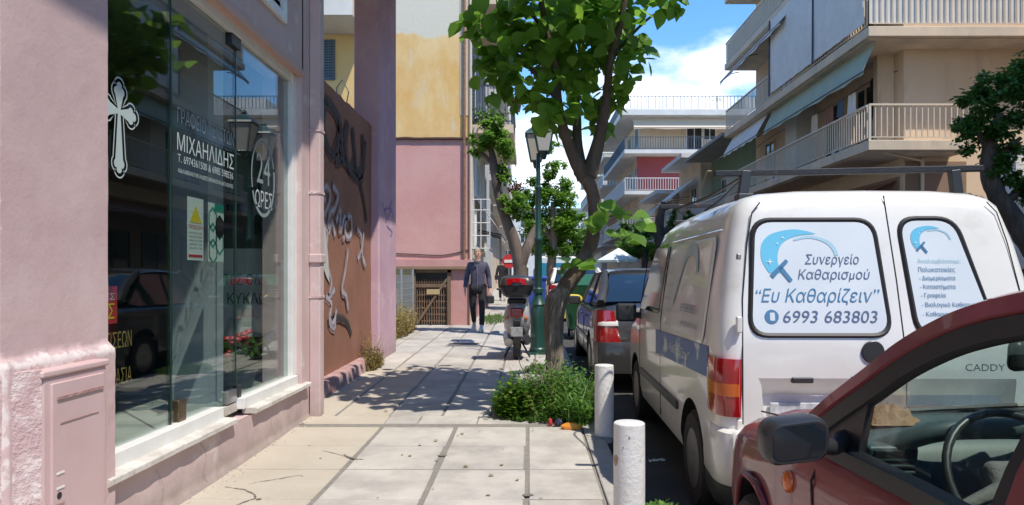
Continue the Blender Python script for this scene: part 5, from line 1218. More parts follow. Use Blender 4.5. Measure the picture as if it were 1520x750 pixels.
# ---- white hatchback, green bin, blue truck, blue bin down the row
def hatch(loc, lab, paint):
    return saloon('parked_hatchback', lab, 'car', loc, 0, paint, hw=.83, L_=3.8, H=1.45)
hatch((X(818,18.5)+.75, 18.5, gz(18)-.1), 'white hatchback parked beyond the green waste container', 'vanwhite')
tk = thing('delivery_truck', 'truck with a bright blue tarpaulin cover parked beyond the lamp post', 'truck', (1.9,24,.2))
tx0, tx1 = X(793,24), X(858,24)+.3
b = MB(); 
for i in range(9):
    pass
secs = []
for i in range(13):
    y = 23.5+4.0*i/12; w_ = .03*sin(i*2.2); secs.append([Vector((tx0+w_,y,1.0)),Vector((tx0+.02-w_,y,Z(395,24)-.1)),Vector((tx0+.12,y,Z(391,24))),Vector((tx1-.12,y,Z(391,24)+w_*.5)),Vector((tx1,y,Z(395,24)-.1)),Vector((tx1,y,1.0))])
b.loft(secs); b.build('tarpaulin', M['tarpblue'], tk, smooth=30)
b = MB(); b.box(tx0+.05,tx1-.05,23.45,27.5,.75,1.0); b.build('bed', M['greywall'], tk)
b = MB(); b.box(tx0+.1,tx1-.1,27.6,29.2,.6,2.1); b.build('cab', M['vanwhite'], tk, bevel=.1)
for y_ in (24.3,28.3):
    for s,x_ in ((-1,tx0+.2),(1,tx1-.2)): b = MB(); b.lathe((x_,y_,.2+.38),[(.2,-.12),(.38,-.12),(.38,.12),(.2,.12)],20,'X'); b.build('wheel', M['tyre'], tk)
gb = thing('waste_container', 'dark green wheeled waste container with a yellow handle beside the saloon car', 'bin', (1.0,14.2,gz(14)-.12))
z0 = gz(14)-.12; bx0, bx1 = X(835,14.0), X(835,14.0)+1.3
b = MB(); b.loft([[Vector((bx0+e,13.8+e,z)),Vector((bx1-e,13.8+e,z)),Vector((bx1-e,14.9-e,z)),Vector((bx0+e,14.9-e,z))] for z,e in ((z0+.2,.14),(z0+1.05,.0),(z0+1.1,-.02))]); b.build('body', M['bingreen'], gb, bevel=.02)
b = MB(); secs = []
for i in range(9):
    t = i/8; secs.append([Vector((bx0-.02+1.34*0,13.78+1.14*t,z0+1.1+.22*sin(pi*t))),Vector((bx1+.02,13.78+1.14*t,z0+1.1+.22*sin(pi*t))),Vector((bx1+.02,13.78+1.14*t,z0+1.1)),Vector((bx0-.02,13.78+1.14*t,z0+1.1))])
b.loft(secs); b.build('lid', M['bingreen'], gb, smooth=40)
b = MB(); b.tube(smoothpts([(bx0+.02,13.74,.45+z0),(bx0+.02,13.70,.80+z0),(bx0+.08,13.70,.88+z0),(bx0+.3,13.70,.88+z0),(bx0+.36,13.70,.80+z0)],4),.035,8); b.build('handle', M['binyellow'], gb, smooth=60)
for x_ in (bx0+.18,bx1-.18):
    for y_ in (14.0,14.7): b = MB(); b.lathe((x_,y_,z0+.1),[(.04,-.03),(.1,-.03),(.1,.03),(.04,.03)],14,'X'); b.build('wheel', M['tyre'], gb)
bb_ = thing('blue_recycling_bin', 'deep blue recycling bin just left of the lamp post', 'bin', (X(792,16.5),16.5,gz(16)))
x_ = X(792,16.5); b = MB(); b.loft([[Vector((x_-.3+e,16.3+e,z)),Vector((x_+.3-e,16.3+e,z)),Vector((x_+.3-e,16.9-e,z)),Vector((x_-.3+e,16.9-e,z))] for z,e in ((gz(16)+.03,.07),(gz(16)+1.05,0))]); b.build('body', M['binblue'], bb_, bevel=.02)
b = MB(); b.box(x_-.33,x_+.33,16.27,16.93,gz(16)+1.05,gz(16)+1.13); b.build('lid', M['binblue'], bb_, bevel=.03)
for s in (-1,1): b = MB(); b.lathe((x_+s*.25,16.85,gz(16)+.1),[(.03,-.03),(.1,-.03),(.1,.03),(.03,.03)],12,'X'); b.build('wheel', M['tyre'], bb_)

# ---- dark red car in the foreground: built with its cabin
RX, RY = 1.665, -.62
rc = thing('foreground_car', 'dark red car in the right foreground with a black wing mirror', 'car', (RX, RY, -.12), local=True)
hw = .815
def rs(y, zs, zt, ins=0, zb=.22): return car_section(hw-ins, zb, zs, zt, y)
P_ = [(0,.72,.74,.10),(.04,.90,.93,.05),(.12,.93,.97,.02),(.5,.93,.97,0),(1.0,.93,.96,0),(1.6,.93,.95,0),(2.1,.925,.945,0),(2.42,.915,.94,0),(2.62,.90,.93,0),(2.85,.895,.94,0),(3.05,.88,.935,.006),(3.3,.825,.90,.018),(3.55,.79,.87,.035),(3.75,.75,.83,.065),(3.88,.70,.77,.11),(3.96,.62,.68,.17),(4.0,.52,.56,.25)]
Q_ = []
for i in range(len(P_)-1):
    a, c = P_[i], P_[i+1]
    for k in range(3): Q_.append(tuple(u+(v-u)*k/3 for u,v in zip(a,c)))
Q_.append(P_[-1])
b = MB(); b.loft([rs(y,a,t,i) for y,a,t,i in Q_], caps='sym'); body = b.build('body', M['redpaint'], rc); cut = []
for yc in (.72, 3.30):
    for s in (-1,1): q = MB(); q.cyl((s*(hw-.26),yc,.30),(s*(hw+.2),yc,.30),.335,n=40); cut.append(q.build('cut', M['dark']))
q = MB(); q.prism([(-hw+.10,.35,1.3),(hw-.10,.35,1.3),(hw-.10,2.88,1.3),(-hw+.10,2.88,1.3)],(0,0,-.98)); cut.append(q.build('cut', M['interior']))
bool_cut(body, cut)
# wheel arch lips
for s in (-1,1):
    for yc in (.72,3.30):
        b = MB(); b.tube([(s*(hw-.002-(max(0,yc+.345*cos(a)-3.35)*.18 if yc>3 else max(0,.25-(yc+.345*cos(a)))*.1)-max(0,.40-(.30+.345*sin(a)))*.06),yc+.345*cos(a),.30+.345*sin(a)) for k,a in ((k,radians(-8+196*k/24)) for k in range(25))],.014,6); b.build('arch_lip', M['redpaint'], rc, smooth=60)
        wheel(rc, s*(hw-.09), yc, .285, .17, s, spokes=6)
# roof and pillars. left-side frame curve in (x,y,z)
def mir(pts_, s): return [(s*-1*p[0], p[1], p[2]) for p in pts_]
Ac = [(-.775,2.90,.905),(-.757,2.70,1.035),(-.735,2.507,1.150),(-.712,2.383,1.232),(-.685,2.261,1.297),(-.665,2.169,1.333),(-.635,2.063,1.363),(-.60,1.85,1.40),(-.585,1.6,1.43)]
Rc = [(-.575,1.4,1.46),(-.57,1.0,1.46),(-.575,.6,1.44),(-.60,.35,1.40),(-.66,.15,1.22),(-.74,.02,.95)]
full = smoothpts(Ac+Rc, 5)
for s in (1,-1):
    pts_ = [Vector((s*p[0],p[1],p[2])) for p in full]
    b = MB(); secs = []
    for i,p in enumerate(pts_):      # bent plate section: outer skin, gutter, inner
        d = (pts_[min(i+1,len(pts_)-1)]-pts_[max(i-1,0)]).normalized(); side = Vector((s*-1,0,.22)).normalized(); up = side.cross(d).normalized()
        if up.z < 0: up = -up
        o_ = -s*1.0; out_v = side
        secs.append([p+up*.030+out_v*.0, p+up*.018+out_v*.018, p-up*.022+out_v*.024, p-up*.028+out_v*.010, p-up*.026-out_v*.03, p+up*.030-out_v*.03])
    b.loft(secs); b.build('roof_rail', M['redpaint'], rc, smooth=35)
    b = MB(); secs = []
    for i,p in enumerate(pts_):
        d = (pts_[min(i+1,len(pts_)-1)]-pts_[max(i-1,0)]).normalized(); side = Vector((s*-1,0,.22)).normalized(); up = side.cross(d).normalized()
        if up.z < 0: up = -up
        c_ = p-up*.048; secs.append([c_+up*.020+side*.016, c_-up*.022+side*.006, c_-up*.026-side*.02, c_+up*.020-side*.02])
    b.loft(secs); b.build('door_seal', M['dark'], rc, smooth=35)
roof = MB(); n = 12; secs = []
for i in range(n+1):
    y = 1.95-(1.95-.42)*i/n; z = 1.432+.03*sin(pi*min(1,(i+2)/n*.7)); hw_ = .585
    secs.append([Vector((-hw_,y,z+.01)),Vector((-.35,y,z+.035)),Vector((0,y,z+.042)),Vector((.35,y,z+.035)),Vector((hw_,y,z+.01)),Vector((0,y,z-.02))])
roof.loft(secs); roof.build('roof', M['redpaint'], rc, smooth=50)
# windscreen header and wipers
b = MB(); b.tube([(-.63,2.04,1.36),(0,2.10,1.39),(.63,2.04,1.36)],.03,6); b.build('windscreen_header', M['dark'], rc, smooth=60)
b = MB(); q = [(-.74,2.90,.935),(0,3.03,.955),(.74,2.90,.935)]; t_ = [(-.62,2.07,1.345),(0,2.13,1.38),(.62,2.07,1.345)]; q = smoothpts(q,5); t_ = smoothpts(t_,5); n = len(q)
b.add(q+t_,[(i,i+1,n+i+1,n+i) for i in range(n-1)]); b.build('windscreen', M['carglass'], rc, smooth=180, recalc=False)
b = MB(); b.tube(smoothpts([(-.74,2.91,.932),(0,3.04,.945),(.74,2.91,.932)],5),.016,6); b.build('windscreen_seal', M['dark'], rc, smooth=60)
b = MB(); b.tube([(-.2,3.02,.965),(.45,2.95,1.0)],.008,5); b.tube([(-.66,2.95,.955),(0.0,2.99,.98)],.008,5); b.build('wiper', M['black'], rc)
# door: B pillar, belt moulding, lower frame, side glass
for s in (1,-1):
    b = MB(); b.loft([[Vector((s*x-s*.0,y0_,z)),Vector((s*(x+.0),y1_,z)),Vector((s*(x+.035),y1_,z)),Vector((s*(x+.035),y0_,z))] for x,y0_,y1_,z in ((-.790,1.84,1.94,.90),(-.752,1.82,1.92,1.05),(-.70,1.79,1.88,1.22),(-.618,1.75,1.83,1.385))]); b.build('door_pillar', M['redpaint'], rc, smooth=40)
    b = MB(); b.loft([[Vector((s*x,y0_,z)),Vector((s*(x),y1_,z)),Vector((s*(x+.03),y1_,z)),Vector((s*(x+.03),y0_,z))] for x,y0_,y1_,z in ((-.785,1.94,1.975,.92),(-.748,1.92,1.955,1.05),(-.696,1.88,1.915,1.22),(-.615,1.83,1.865,1.375))]); b.build('door_seal', M['dark'], rc, smooth=40)
    b = MB(); b.loft([[Vector((s*-.800,y,.905+dz)),Vector((s*-.795,y,.945+dz)),Vector((s*-.765,y,.955+dz)),Vector((s*-.745,y,.92+dz))] for y,dz in ((.45,.0),(1.2,.0),(1.8,.0),(2.2,-.0),(2.60,-.012),(2.88,-.03))]); b.build('belt_moulding', M['dark'], rc, smooth=40)
    b = MB(); tri = [(s*-.778,2.88,.90),(s*-.775,2.50,.93),(s*-.742,2.49,1.12),(s*-.758,2.68,1.02)]; b.prism(tri,(s*.02,0,0)); b.build('mirror_triangle', M['black'], rc)
    b = MB(); q = [p for p in full if 1.90 < p[1] < 2.52]; q = [(s*(p[0]+.0),p[1],p[2]-.03) for p in q]; m_ = [(s*-.770,p[1],.94) for p in q]; n = len(q); b.add(m_+q,[(i,i+1,n+i+1,n+i) for i in range(n-1)]); b.build('side_window', M['carglass'], rc, smooth=180, recalc=False)
    b = MB(); b.add([(s*-.772,.45,.95),(s*-.772,1.82,.95),(s*-.62,1.74,1.36),(s*-.61,.55,1.33)],[(0,1,2,3)]); b.build('rear_side_window', M['carglass'], rc, recalc=False)
    # seams
    b = MB(); b.tube([(s*(hw+.001),2.62,.30),(s*(hw+.002),2.68,.55),(s*(hw-.004),2.72,.80),(s*(hw-.055),2.74,.895)],.004,5); b.build('door_seam', M['dark'], rc); b = MB(); b.tube([(s*(hw+.001),1.80,.30),(s*(hw+.001),1.82,.8),(s*(hw-.03),1.84,.90)],.004,5); b.build('door_seam', M['dark'], rc)
    b = MB(); b.tube([(s*(hw-.075),2.64,.915),(s*(hw-.10),3.0,.895),(s*(hw-.14),3.4,.865),(s*(hw-.20),3.75,.81)],.004,5); b.build('hood_seam', M['dark'], rc)
    b = MB(); b.tube([(s*(hw+.004),1.0,.64),(s*(hw+.004),2.6,.63),(s*(hw+.0),2.95,.62)],.006,5); b.build('body_crease', M['redpaint'], rc)
    b = MB(); b.lathe((s*(hw-.002),2.90,.745),[(.030,-s*.005),(.028,s*.008),(.016,s*.016),(.0001,s*.018)],16,'X'); b.v=[(x,2.90+(y-2.90)*1.05,.745+(z-.745)*1.25) for x,y,z in b.v]; b.build('side_indicator', M['orange'], rc, smooth=60)
    # mirror
    cx_, cy2, cz2 = s*-1.008, 2.36, 1.015
    b = MB(); secs = []
    for (dy,sc_) in ((-.05,1.0),(-.056,.90),(-.042,1.03),(.0,1.05),(.04,.95),(.07,.72),(.085,.35)):
        secs.append([Vector((cx_+a*sc_, cy2+dy, cz2+c*sc_+a*.12*s)) for a,c in rect_round(0,0,.150,.104,.034,5)])
    secs = secs[1:]; secs = [secs[0]]+secs[1:]
    b.loft(secs); m_ = b.build('wing_mirror', M['black'], rc, smooth=40)
    b = MB(); b.add([(cx_+a, cy2-.0575, cz2+c+a*.12*s) for a,c in rect_round(0,.002,.128,.082,.024,5)],[tuple(range(24))]); b.build('mirror_glass', M['darkglass'], m_, recalc=False)
    b = MB(); b.tube([(s*-.95,2.39,.985),(s*-.84,2.50,.955),(s*-.765,2.60,.955)],[.018,.022,.028],8); b.build('mirror_arm', M['black'], m_, smooth=60)
    b = MB(); b.obox((s*(hw+.01),1.80,.80),(.03,.17,.03),Matrix.Identity(3)); b.build('door_handle', M['black'], rc, bevel=.008)
# cabin
b = MB(); secs = []
for y,z in ((3.0,.945),(2.90,.955),(2.80,.950),(2.74,.93),(2.69,.89),(2.66,.80),(2.64,.66)): secs.append([Vector((-.70,y,z-.02)),Vector((-.45,y,z+.004)),Vector((0,y,z+.01)),Vector((.45,y,z+.004)),Vector((.70,y,z-.02)),Vector((.70,y,.45)),Vector((-.70,y,.45))])
b.loft(secs); ds = b.build('dashboard', M['dash'], rc, smooth=50)
b = MB(); b.tube(smoothpts([(-.62,2.70,.90),(-.50,2.62,.97),(-.36,2.60,.985),(-.20,2.62,.975),(-.10,2.68,.93)],5),.03,8); b.build('dash_hood', M['dash'], ds, smooth=60)
b = MB(); R_ = Matrix.Rotation(.18,3,'X')@Matrix.Rotation(.0,3,'Z')
b.obox((-.60,2.675,.868),(.15,.05,.12),R_); vt_ = b.build('air_vent', M['dash'], ds, bevel=.012)
b = MB(); b.obox((-.60,2.648,.868),(.115,.012,.09),R_); b.build('vent_throat', M['dark'], vt_)
for k in range(5): b = MB(); b.obox((-.60,2.640-.003*(2-k),.832+.018*k),(.112,.012,.005),R_); b.build('vent_slat', M['dash'], vt_)
b = MB(); secs = []
random.seed(11)
b = MB(); n = 16; vs = []
for j in range(n+1):
    for i in range(n+1): u_, v_ = i/n-.5, j/n-.5; r_ = max(0,1-(u_*u_+v_*v_)*4.2); vs.append((-.50+u_*.17+.012*noise.noise(Vector((u_*9,v_*9,1))), 2.86+v_*.14, .962+r_*.035*(1+1.2*noise.noise(Vector((u_*8,v_*11,5))))+.018*noise.noise(Vector((u_*16,v_*16,2)))-.01*(r_<=0)))
b.add(vs,[(j*(n+1)+i,j*(n+1)+i+1,(j+1)*(n+1)+i+1,(j+1)*(n+1)+i) for j in range(n) for i in range(n)])
cl = b.build('crumpled_cloth', M['cloth'], None, smooth=50, recalc=False); cl.location = (RX,RY,-.12); tag(cl,'crumpled brown cloth lying on the dashboard of the red car','cloth')
# steering wheel
swl = MB(); C_ = Vector((-.36,2.46,.875)); ax = Vector((0,-.86,.5)).normalized(); e1 = Vector((1,0,0)); e2 = ax.cross(e1).normalized()
pts_ = [C_+e1*.19*cos(2*pi*k/36)+e2*.19*sin(2*pi*k/36) for k in range(37)]; swl.tube(pts_,.012,8,cap=False); st_ = swl.build('steering_wheel', M['black'], rc, smooth=60)
b = MB(); b.obox(C_-ax*.02,(.15,.05,.12),Matrix.Rotation(-.52,3,'X')); b.build('wheel_hub', M['seat'], st_, bevel=.03, bseg=3)
for a in (200,340,270): b = MB(); d = e1*cos(radians(a))+e2*sin(radians(a)); b.tube([C_+d*.05,C_+d*.185],[.024,.014],6); b.build('spoke', M['seat'], st_, smooth=60)
for s in (-1,1):
    b = MB(); b.obox((s*.36,1.65,.52),(.50,.52,.16),Matrix.Rotation(.08,3,'X')); se = b.build('seat', M['seat'], rc, bevel=.06, bseg=3)
    b = MB(); b.obox((s*.36,1.36,.86),(.48,.13,.62),Matrix.Rotation(-.25,3,'X')); b.build('backrest', M['seat'], se, bevel=.06, bseg=3)
    b = MB(); b.obox((s*.36,1.26,1.24),(.26,.09,.16),Matrix.Rotation(-.2,3,'X')); b.build('headrest', M['seat'], se, bevel=.04, bseg=3)
b = MB(); b.obox((0,.62,.72),(1.2,.16,.6),Matrix.Rotation(-.2,3,'X')); b.build('rear_bench', M['seat'], rc, bevel=.05)
b = MB(); b.obox((-.27,2.50,1.21),(.24,.04,.085),Matrix.Rotation(.1,3,'X')@Matrix.Rotation(.3,3,'Z')); b.build('interior_mirror', M['black'], rc, bevel=.02, bseg=3)
b = MB(); b.obox((.74,1.95,.78),(.03,.9,.42),Matrix.Identity(3)); b.build('door_card', M['seat'], rc); b = MB(); b.box(-.72,-.70,1.9,2.7,.4,.88); b.build('door_card', M['seat'], rc)
b = MB(); b.add([(-.58,.42,1.38),(.58,.42,1.38),(.66,.06,.98),(-.66,.06,.98)],[(0,1,2,3)]); b.build('rear_window', M['carglass'], rc, recalc=False)
for s in (-1,1):
    b = MB(); b.obox((s*.47,3.86,.60),(.26,.10,.12),Matrix.Rotation(-s*.35,3,'Z')); b.build('headlight', M['clearlens'], rc, bevel=.03)
    b = MB(); b.obox((s*.68,.02,.72),(.2,.08,.2),Matrix.Identity(3)); b.build('tail_light', M['taillight'], rc, bevel=.02)
b = MB(); b.loft([[Vector((x,y,z)) for x,y in smoothpts([(-.70,3.66),(-.66,3.84),(-.52,3.97),(0,4.03),(.52,3.97),(.66,3.84),(.70,3.66)],4)]+[Vector((.6,3.6,z)),Vector((-.6,3.6,z))] for z in (.2,.24,.5,.54)]); b.build('front_bumper', M['redpaint'], rc, smooth=40)
# the low sun-facing lens: side lamps above are on the fender
# ================================================================== street furniture
random.seed(21)
M['bollard'] = mat('bollard_white_paint', (.74,.73,.71), .5, col2=(.66,.64,.61), nscale=7, bump=.3, bscale=40, geo=True, col3=(.30,.20,.13), n3scale=9, mid3=.72, spread3=.025, amt3=.8)
def bollard(x, y, h, r, lab):
    t = thing('bollard', lab, 'bollard', (x,y,gz(y)), group='white bollards along the kerb')
    b = MB(); b.lathe((x,y,gz(y)), [(r,-.05),(r,.1),(r*1.01,.3),(r,h-.02),(r*.99,h-.004),(r*.93,h)], 28); b.build('post', M['bollard'], t, smooth=40)
    b = MB(); b.lathe((x,y,gz(y)+h), [(r*.94,-.002),(r*.6,.003),(.0001,.004)], 28); b.build('cap', M['bollard'], t, smooth=60)
    b = MB(); n = 18; b.add([(x+r*(1.6+.5*noise.noise(Vector((k*.7,x,0))))*cos(2*pi*k/n), y+r*(1.5+.5*noise.noise(Vector((k*.7,y,3))))*sin(2*pi*k/n), gz(y)+.004) for k in range(n)]+[(x,y,gz(y)+.02)],[(k,(k+1)%n,n) for k in range(n)]); b.build('concrete_collar', M['slab'], t)
def bpos(px, py): Y = F*(HC)/(py-HY); return X(px,Y), Y
Yb2 = 5.62; bollard(X(899,Yb2)-.012, Yb2, Z(544,Yb2), .077, 'white steel bollard beside the weeds, the farther of the two')
Yb1 = 3.42; bollard(X(934,Yb1), Yb1, Z(627,Yb1), .077, 'white steel bollard nearest the camera with a rust spot')
rsp = MB(); a0 = 3.75
M['rustspot']=mat('rust_spot',(.30,.17,.10),.9,col2=(.5,.4,.32),nscale=30)
xb, yb = X(934,Yb1), Yb1
for (ang, z_, r_) in ((radians(205), .40, .03),(radians(262),.52,.007),(radians(240),.47,.006)):
    ctr = Vector((xb+.0775*cos(ang), yb+.0775*sin(ang), z_)); tn = Vector((-sin(ang),cos(ang),0)); n = 11
    pts_ = []
    for k in range(n): a = 2*pi*k/n; rr = r_*random.uniform(.75,1.15); pts_.append(Vector((xb+.0785*cos(ang+rr*cos(a)/.0775*.7), yb+.0785*sin(ang+rr*cos(a)/.0775*.7), z_+rr*sin(a))))
    rsp.add(pts_,[tuple(range(n))])
o = rsp.build('rust_patch', M['rustspot'], None, recalc=False)
for t in bpy.data.objects:
    if t.name.startswith('bollard') and abs(t.location.y-Yb1) < .01 and t.type == 'EMPTY': o.parent = t; o.matrix_parent_inverse = Matrix.Translation(t.location).inverted()
# ---- lamp post
YL = F*(HC-gz(10.8))/(525-HY); xl = X(799,YL); zl = gz(YL); k_ = YL/F
lp = thing('street_lamp', 'dark green cast iron street lamp with two glass lanterns', 'street lamp', (xl,YL,zl))
H_ = lambda py: Z(py,YL)-zl
b = MB(); b.box(xl-.16,xl+.16,YL-.16,YL+.16,zl-.02,zl+.035); b.build('base_plate', M['lampgreen'], lp)
b = MB(); b.lathe((xl,YL,zl), [(.140,.03),(.140,.08),(.125,.10),(.122,.55),(.128,.68),(.115,.74),(.128,.77),(.10,.82),(.068,.90),(.064,.96),(.078,.98),(.078,1.01),(.062,1.03),(.056,1.75),(.07,1.77),(.07,1.80),(.05,1.83),(.042,2.55),(.055,2.57),(.055,2.60),(.036,2.62),(.032,H_(228))], 16); b.build('pole', M['lampgreen'], lp, smooth=35)
b = MB(); b.lathe((xl,YL,zl+.98), [(.088,-.03),(.088,.03)], 16); b.build('collar', M['lampgreen'], lp)
def lantern(x, y, zb_, s):
    rt = thing('tmp', 'x', 'x', (x,y,zb_)); bpy.data.objects.remove(rt)
    b = MB(); f = [ (.09,0),(.17,.40) ]
    g_ = MB(); n = 4
    secs = [[Vector((x+r*1.25*cos(pi/4+pi/2*k), y+r*1.25*sin(pi/4+pi/2*k), zb_+h)) for k in range(4)] for r,h in ((.085*s,.02),(.165*s,.40*s))]
    g_.loft(secs); 
    b.tube([secs[0][k] for k in range(4)]+[secs[0][0]],.012,4); b.tube([secs[1][k] for k in range(4)]+[secs[1][0]],.016,4)
    for k in range(4): b.tube([secs[0][k],secs[1][k]],.012,4)
    b.loft([[Vector((x+r*1.25*cos(pi/4+pi/2*k), y+r*1.25*sin(pi/4+pi/2*k), zb_+h)) for k in range(4)] for r,h in ((.185*s,.40*s),(.17*s,.43*s),(.08*s,.50*s),(.05*s,.53*s))])
    b.lathe((x,y,zb_), [(.03,-.10),(.045,-.06),(.05,-.02),(.07,.02)], 10)
    b.lathe((x,y,zb_+.53*s), [(.04,0),(.05,.03),(.02,.07),(.001,.09)], 10)
    fr_ = b.build('lantern_frame', M['lampgreen'], lp); g_.build('lantern_glass', M['lampglass'], fr_)
lantern(X(807,YL), YL-.05, Z(228,YL), 1.12)
lantern(X(796,YL)-.0, YL+.45, Z(234,YL)+.0, 1.1)
b = MB(); b.tube([(xl,YL,Z(226,YL)-.05),(xl+.03,YL-.03,Z(226,YL)-.07),(X(806,YL),YL-.05,Z(226,YL)-.08)],.02,6); b.tube([(xl,YL,Z(240,YL)),(xl-.02,YL+.25,Z(250,YL)),(X(797,YL),YL+.45,Z(232,YL)-.05)],.02,6); b.build('bracket', M['lampgreen'], lp, smooth=60)
# ---- scooter seen from behind
YS = F*(HC-gz(10.2))/(536-HY); xs = X(767,YS); zs_ = gz(YS)
sc = thing('parked_scooter', 'white scooter with black top case and red reflector parked beside the lamp post', 'scooter', (xs,YS,zs_))
def sl(px, py, dy=0): return Vector((X(px,YS), YS+dy, Z(py,YS)))
b = MB(); b.lathe((xs,YS+.25,zs_+.24),[(.13,-.05),(.20,-.055),(.235,-.035),(.245,0),(.235,.035),(.20,.055),(.13,.05)],26,'X',cap=False); w_ = b.build('rear_wheel', M['tyre'], sc, smooth=40)
b = MB(); b.lathe((xs,YS+.25,zs_+.24),[(.14,-.03),(.06,-.04),(.06,.04),(.14,.03)],20,'X'); b.build('rim', M['rim'], w_)
b = MB(); b.lathe((xs,YS+1.50,zs_+.24),[(.13,-.045),(.20,-.05),(.24,0),(.20,.05),(.13,.045)],26,'X',cap=False); w_ = b.build('front_wheel', M['tyre'], sc, smooth=40)
b = MB(); b.lathe((xs,YS+1.50,zs_+.24),[(.14,-.03),(.06,-.04),(.06,.04),(.14,.03)],20,'X'); b.build('rim', M['rim'], w_)
b = MB(); secs = []      # rear body
for dy,w,z0_,z1_ in ((-.02,.06,.62,.80),(.0,.14,.52,.83),(.10,.19,.42,.84),(.35,.20,.34,.82),(.60,.18,.34,.78),(.75,.12,.36,.74)):
    secs.append([Vector((xs+a*w, YS+dy, zs_+(z0_+z1_)/2+c*(z1_-z0_)/2)) for a,c in ((-.6,-1),(-.95,-.6),(-1,.1),(-.85,.7),(-.4,1),(.4,1),(.85,.7),(1,.1),(.95,-.6),(.6,-1))])
M['scgrey']=mat('scooter_pale_paint',(.40,.40,.40),.35,coat=.5)
b.loft(secs); b.build('rear_fairing', M['scgrey'], sc, smooth=60)
b = MB(); b.obox((xs,YS-.05,zs_+.70),(.19,.05,.14),Matrix.Identity(3)); b.build('tail_light', M['taillight'], sc, bevel=.03, bseg=3)
b = MB(); b.obox((xs,YS-.03,zs_+.42),(.10,.03,.36),Matrix.Rotation(.3,3,'X')); b.build('mudguard', M['black'], sc, bevel=.02)
b = MB(); b.obox((xs,YS-.10,zs_+.43),(.17,.01,.14),Matrix.Rotation(.25,3,'X')); b.build('number_plate', M['plate'], sc, bevel=.003)
for s in (-1,1): b = MB(); b.obox((xs+s*.14,YS-.0,zs_+.62),(.05,.05,.04),Matrix.Identity(3)); b.build('indicator', M['orange'], sc, bevel=.012)
b = MB(); b.obox((xs,YS+.38,zs_+.86),(.28,.62,.09),Matrix.Identity(3)); b.build('saddle', M['black'], sc, bevel=.04, bseg=3)
b = MB(); secs = []
for z_,w,d in ((.92,.15,.13),(.96,.20,.18),(1.06,.235,.20),(1.09,.24,.205)): secs.append([Vector((xs+a, YS-.06+c, zs_+z_)) for a,c in rect_round(0,0,w*2,d*2,.09,4)])
b.loft(secs); tcx = b.build('top_case', M['black'], sc, smooth=40)
b = MB(); secs = []
for z_,e in ((1.095,1.0),(1.14,.98),(1.19,.90),(1.22,.74),(1.235,.45)): secs.append([Vector((xs+a*e, YS-.06+c*e, zs_+z_)) for a,c in rect_round(0,0,.48,.41,.09,4)])
b.loft(secs); b.build('case_lid', M['greypaint'], tcx, smooth=40)
b = MB(); vs = []; n = 14      # curved red reflector with a notch
for k in range(n+1):
    u_ = -1+2*k/n; x_ = xs+u_*.205; y_ = YS-.300+.05*u_*u_+.01; up_ = 1.195-.035*u_*u_; lo = 1.10+(.035 if abs(u_) < .35 else 0)
    vs += [Vector((x_,y_,zs_+lo)),Vector((x_,y_+.018,zs_+up_)),Vector((x_,y_+.05,zs_+up_)),Vector((x_,y_+.05,zs_+lo))]
b.loft([vs[4*i:4*i+4] for i in range(n+1)]); b.build('red_reflector', M['taillight'], tcx, smooth=40)
b = MB(); b.obox((xs,YS-.27,zs_+1.10),(.08,.03,.04),Matrix.Identity(3)); b.build('case_lock', M['black'], tcx, bevel=.008)
b = MB(); b.tube([(xs-.12,YS+.25,zs_+.24),(xs-.13,YS+.5,zs_+.34)],[.07,.09],10); b.build('engine_cover', M['steel'], sc, smooth=60)
b = MB(); b.tube([(xs+.14,YS-.02,zs_+.34),(xs+.14,YS+.3,zs_+.26),(xs+.12,YS+.6,zs_+.24)],[.055,.06,.03],12); b.build('exhaust', M['blackmetal'], sc, smooth=60)
b = MB(); b.tube([(xs-.06,YS+.45,zs_+.25),(xs-.19,YS+.35,zs_+.02)],.014,6); b.tube([(xs+.06,YS+.45,zs_+.25),(xs+.19,YS+.35,zs_+.02)],.014,6); b.build('centre_stand', M['black'], sc)
b = MB(); b.obox((xs,YS+.85,zs_+.27),(.34,.45,.07),Matrix.Identity(3)); b.build('footboard', M['vanwhite'], sc, bevel=.03)
b = MB(); b.loft([[Vector((xs+a*w,YS+y_,zs_+z_)) for a in (-1,-.5,.5,1)]+[Vector((xs+a*w*.9,YS+y_+.07,zs_+z_)) for a in (1,-1)] for w,y_,z_ in ((.17,1.1,.28),(.19,1.15,.55),(.17,1.12,.85),(.1,1.05,1.0))]); b.build('leg_shield', M['vanwhite'], sc, smooth=40)
b = MB(); b.tube([(xs-.33,YS+.95,zs_+1.02),(xs-.1,YS+1.05,zs_+1.0),(xs+.1,YS+1.05,zs_+1.0),(xs+.33,YS+.95,zs_+1.02)],.017,8); b.build('handlebar', M['black'], sc, smooth=60)
for s in (-1,1): b = MB(); b.tube([(xs+s*.22,YS+1.0,zs_+1.03),(xs+s*.30,YS+1.0,zs_+1.17)],.008,5); b.obox((xs+s*.31,YS+.99,zs_+1.2),(.11,.02,.07),Matrix.Identity(3)); b.build('mirror', M['black'], sc)
b = MB(); b.tube([(xs,YS+1.12,zs_+.9),(xs,YS+1.45,zs_+.3)],.03,8); b.build('fork', M['steel'], sc)

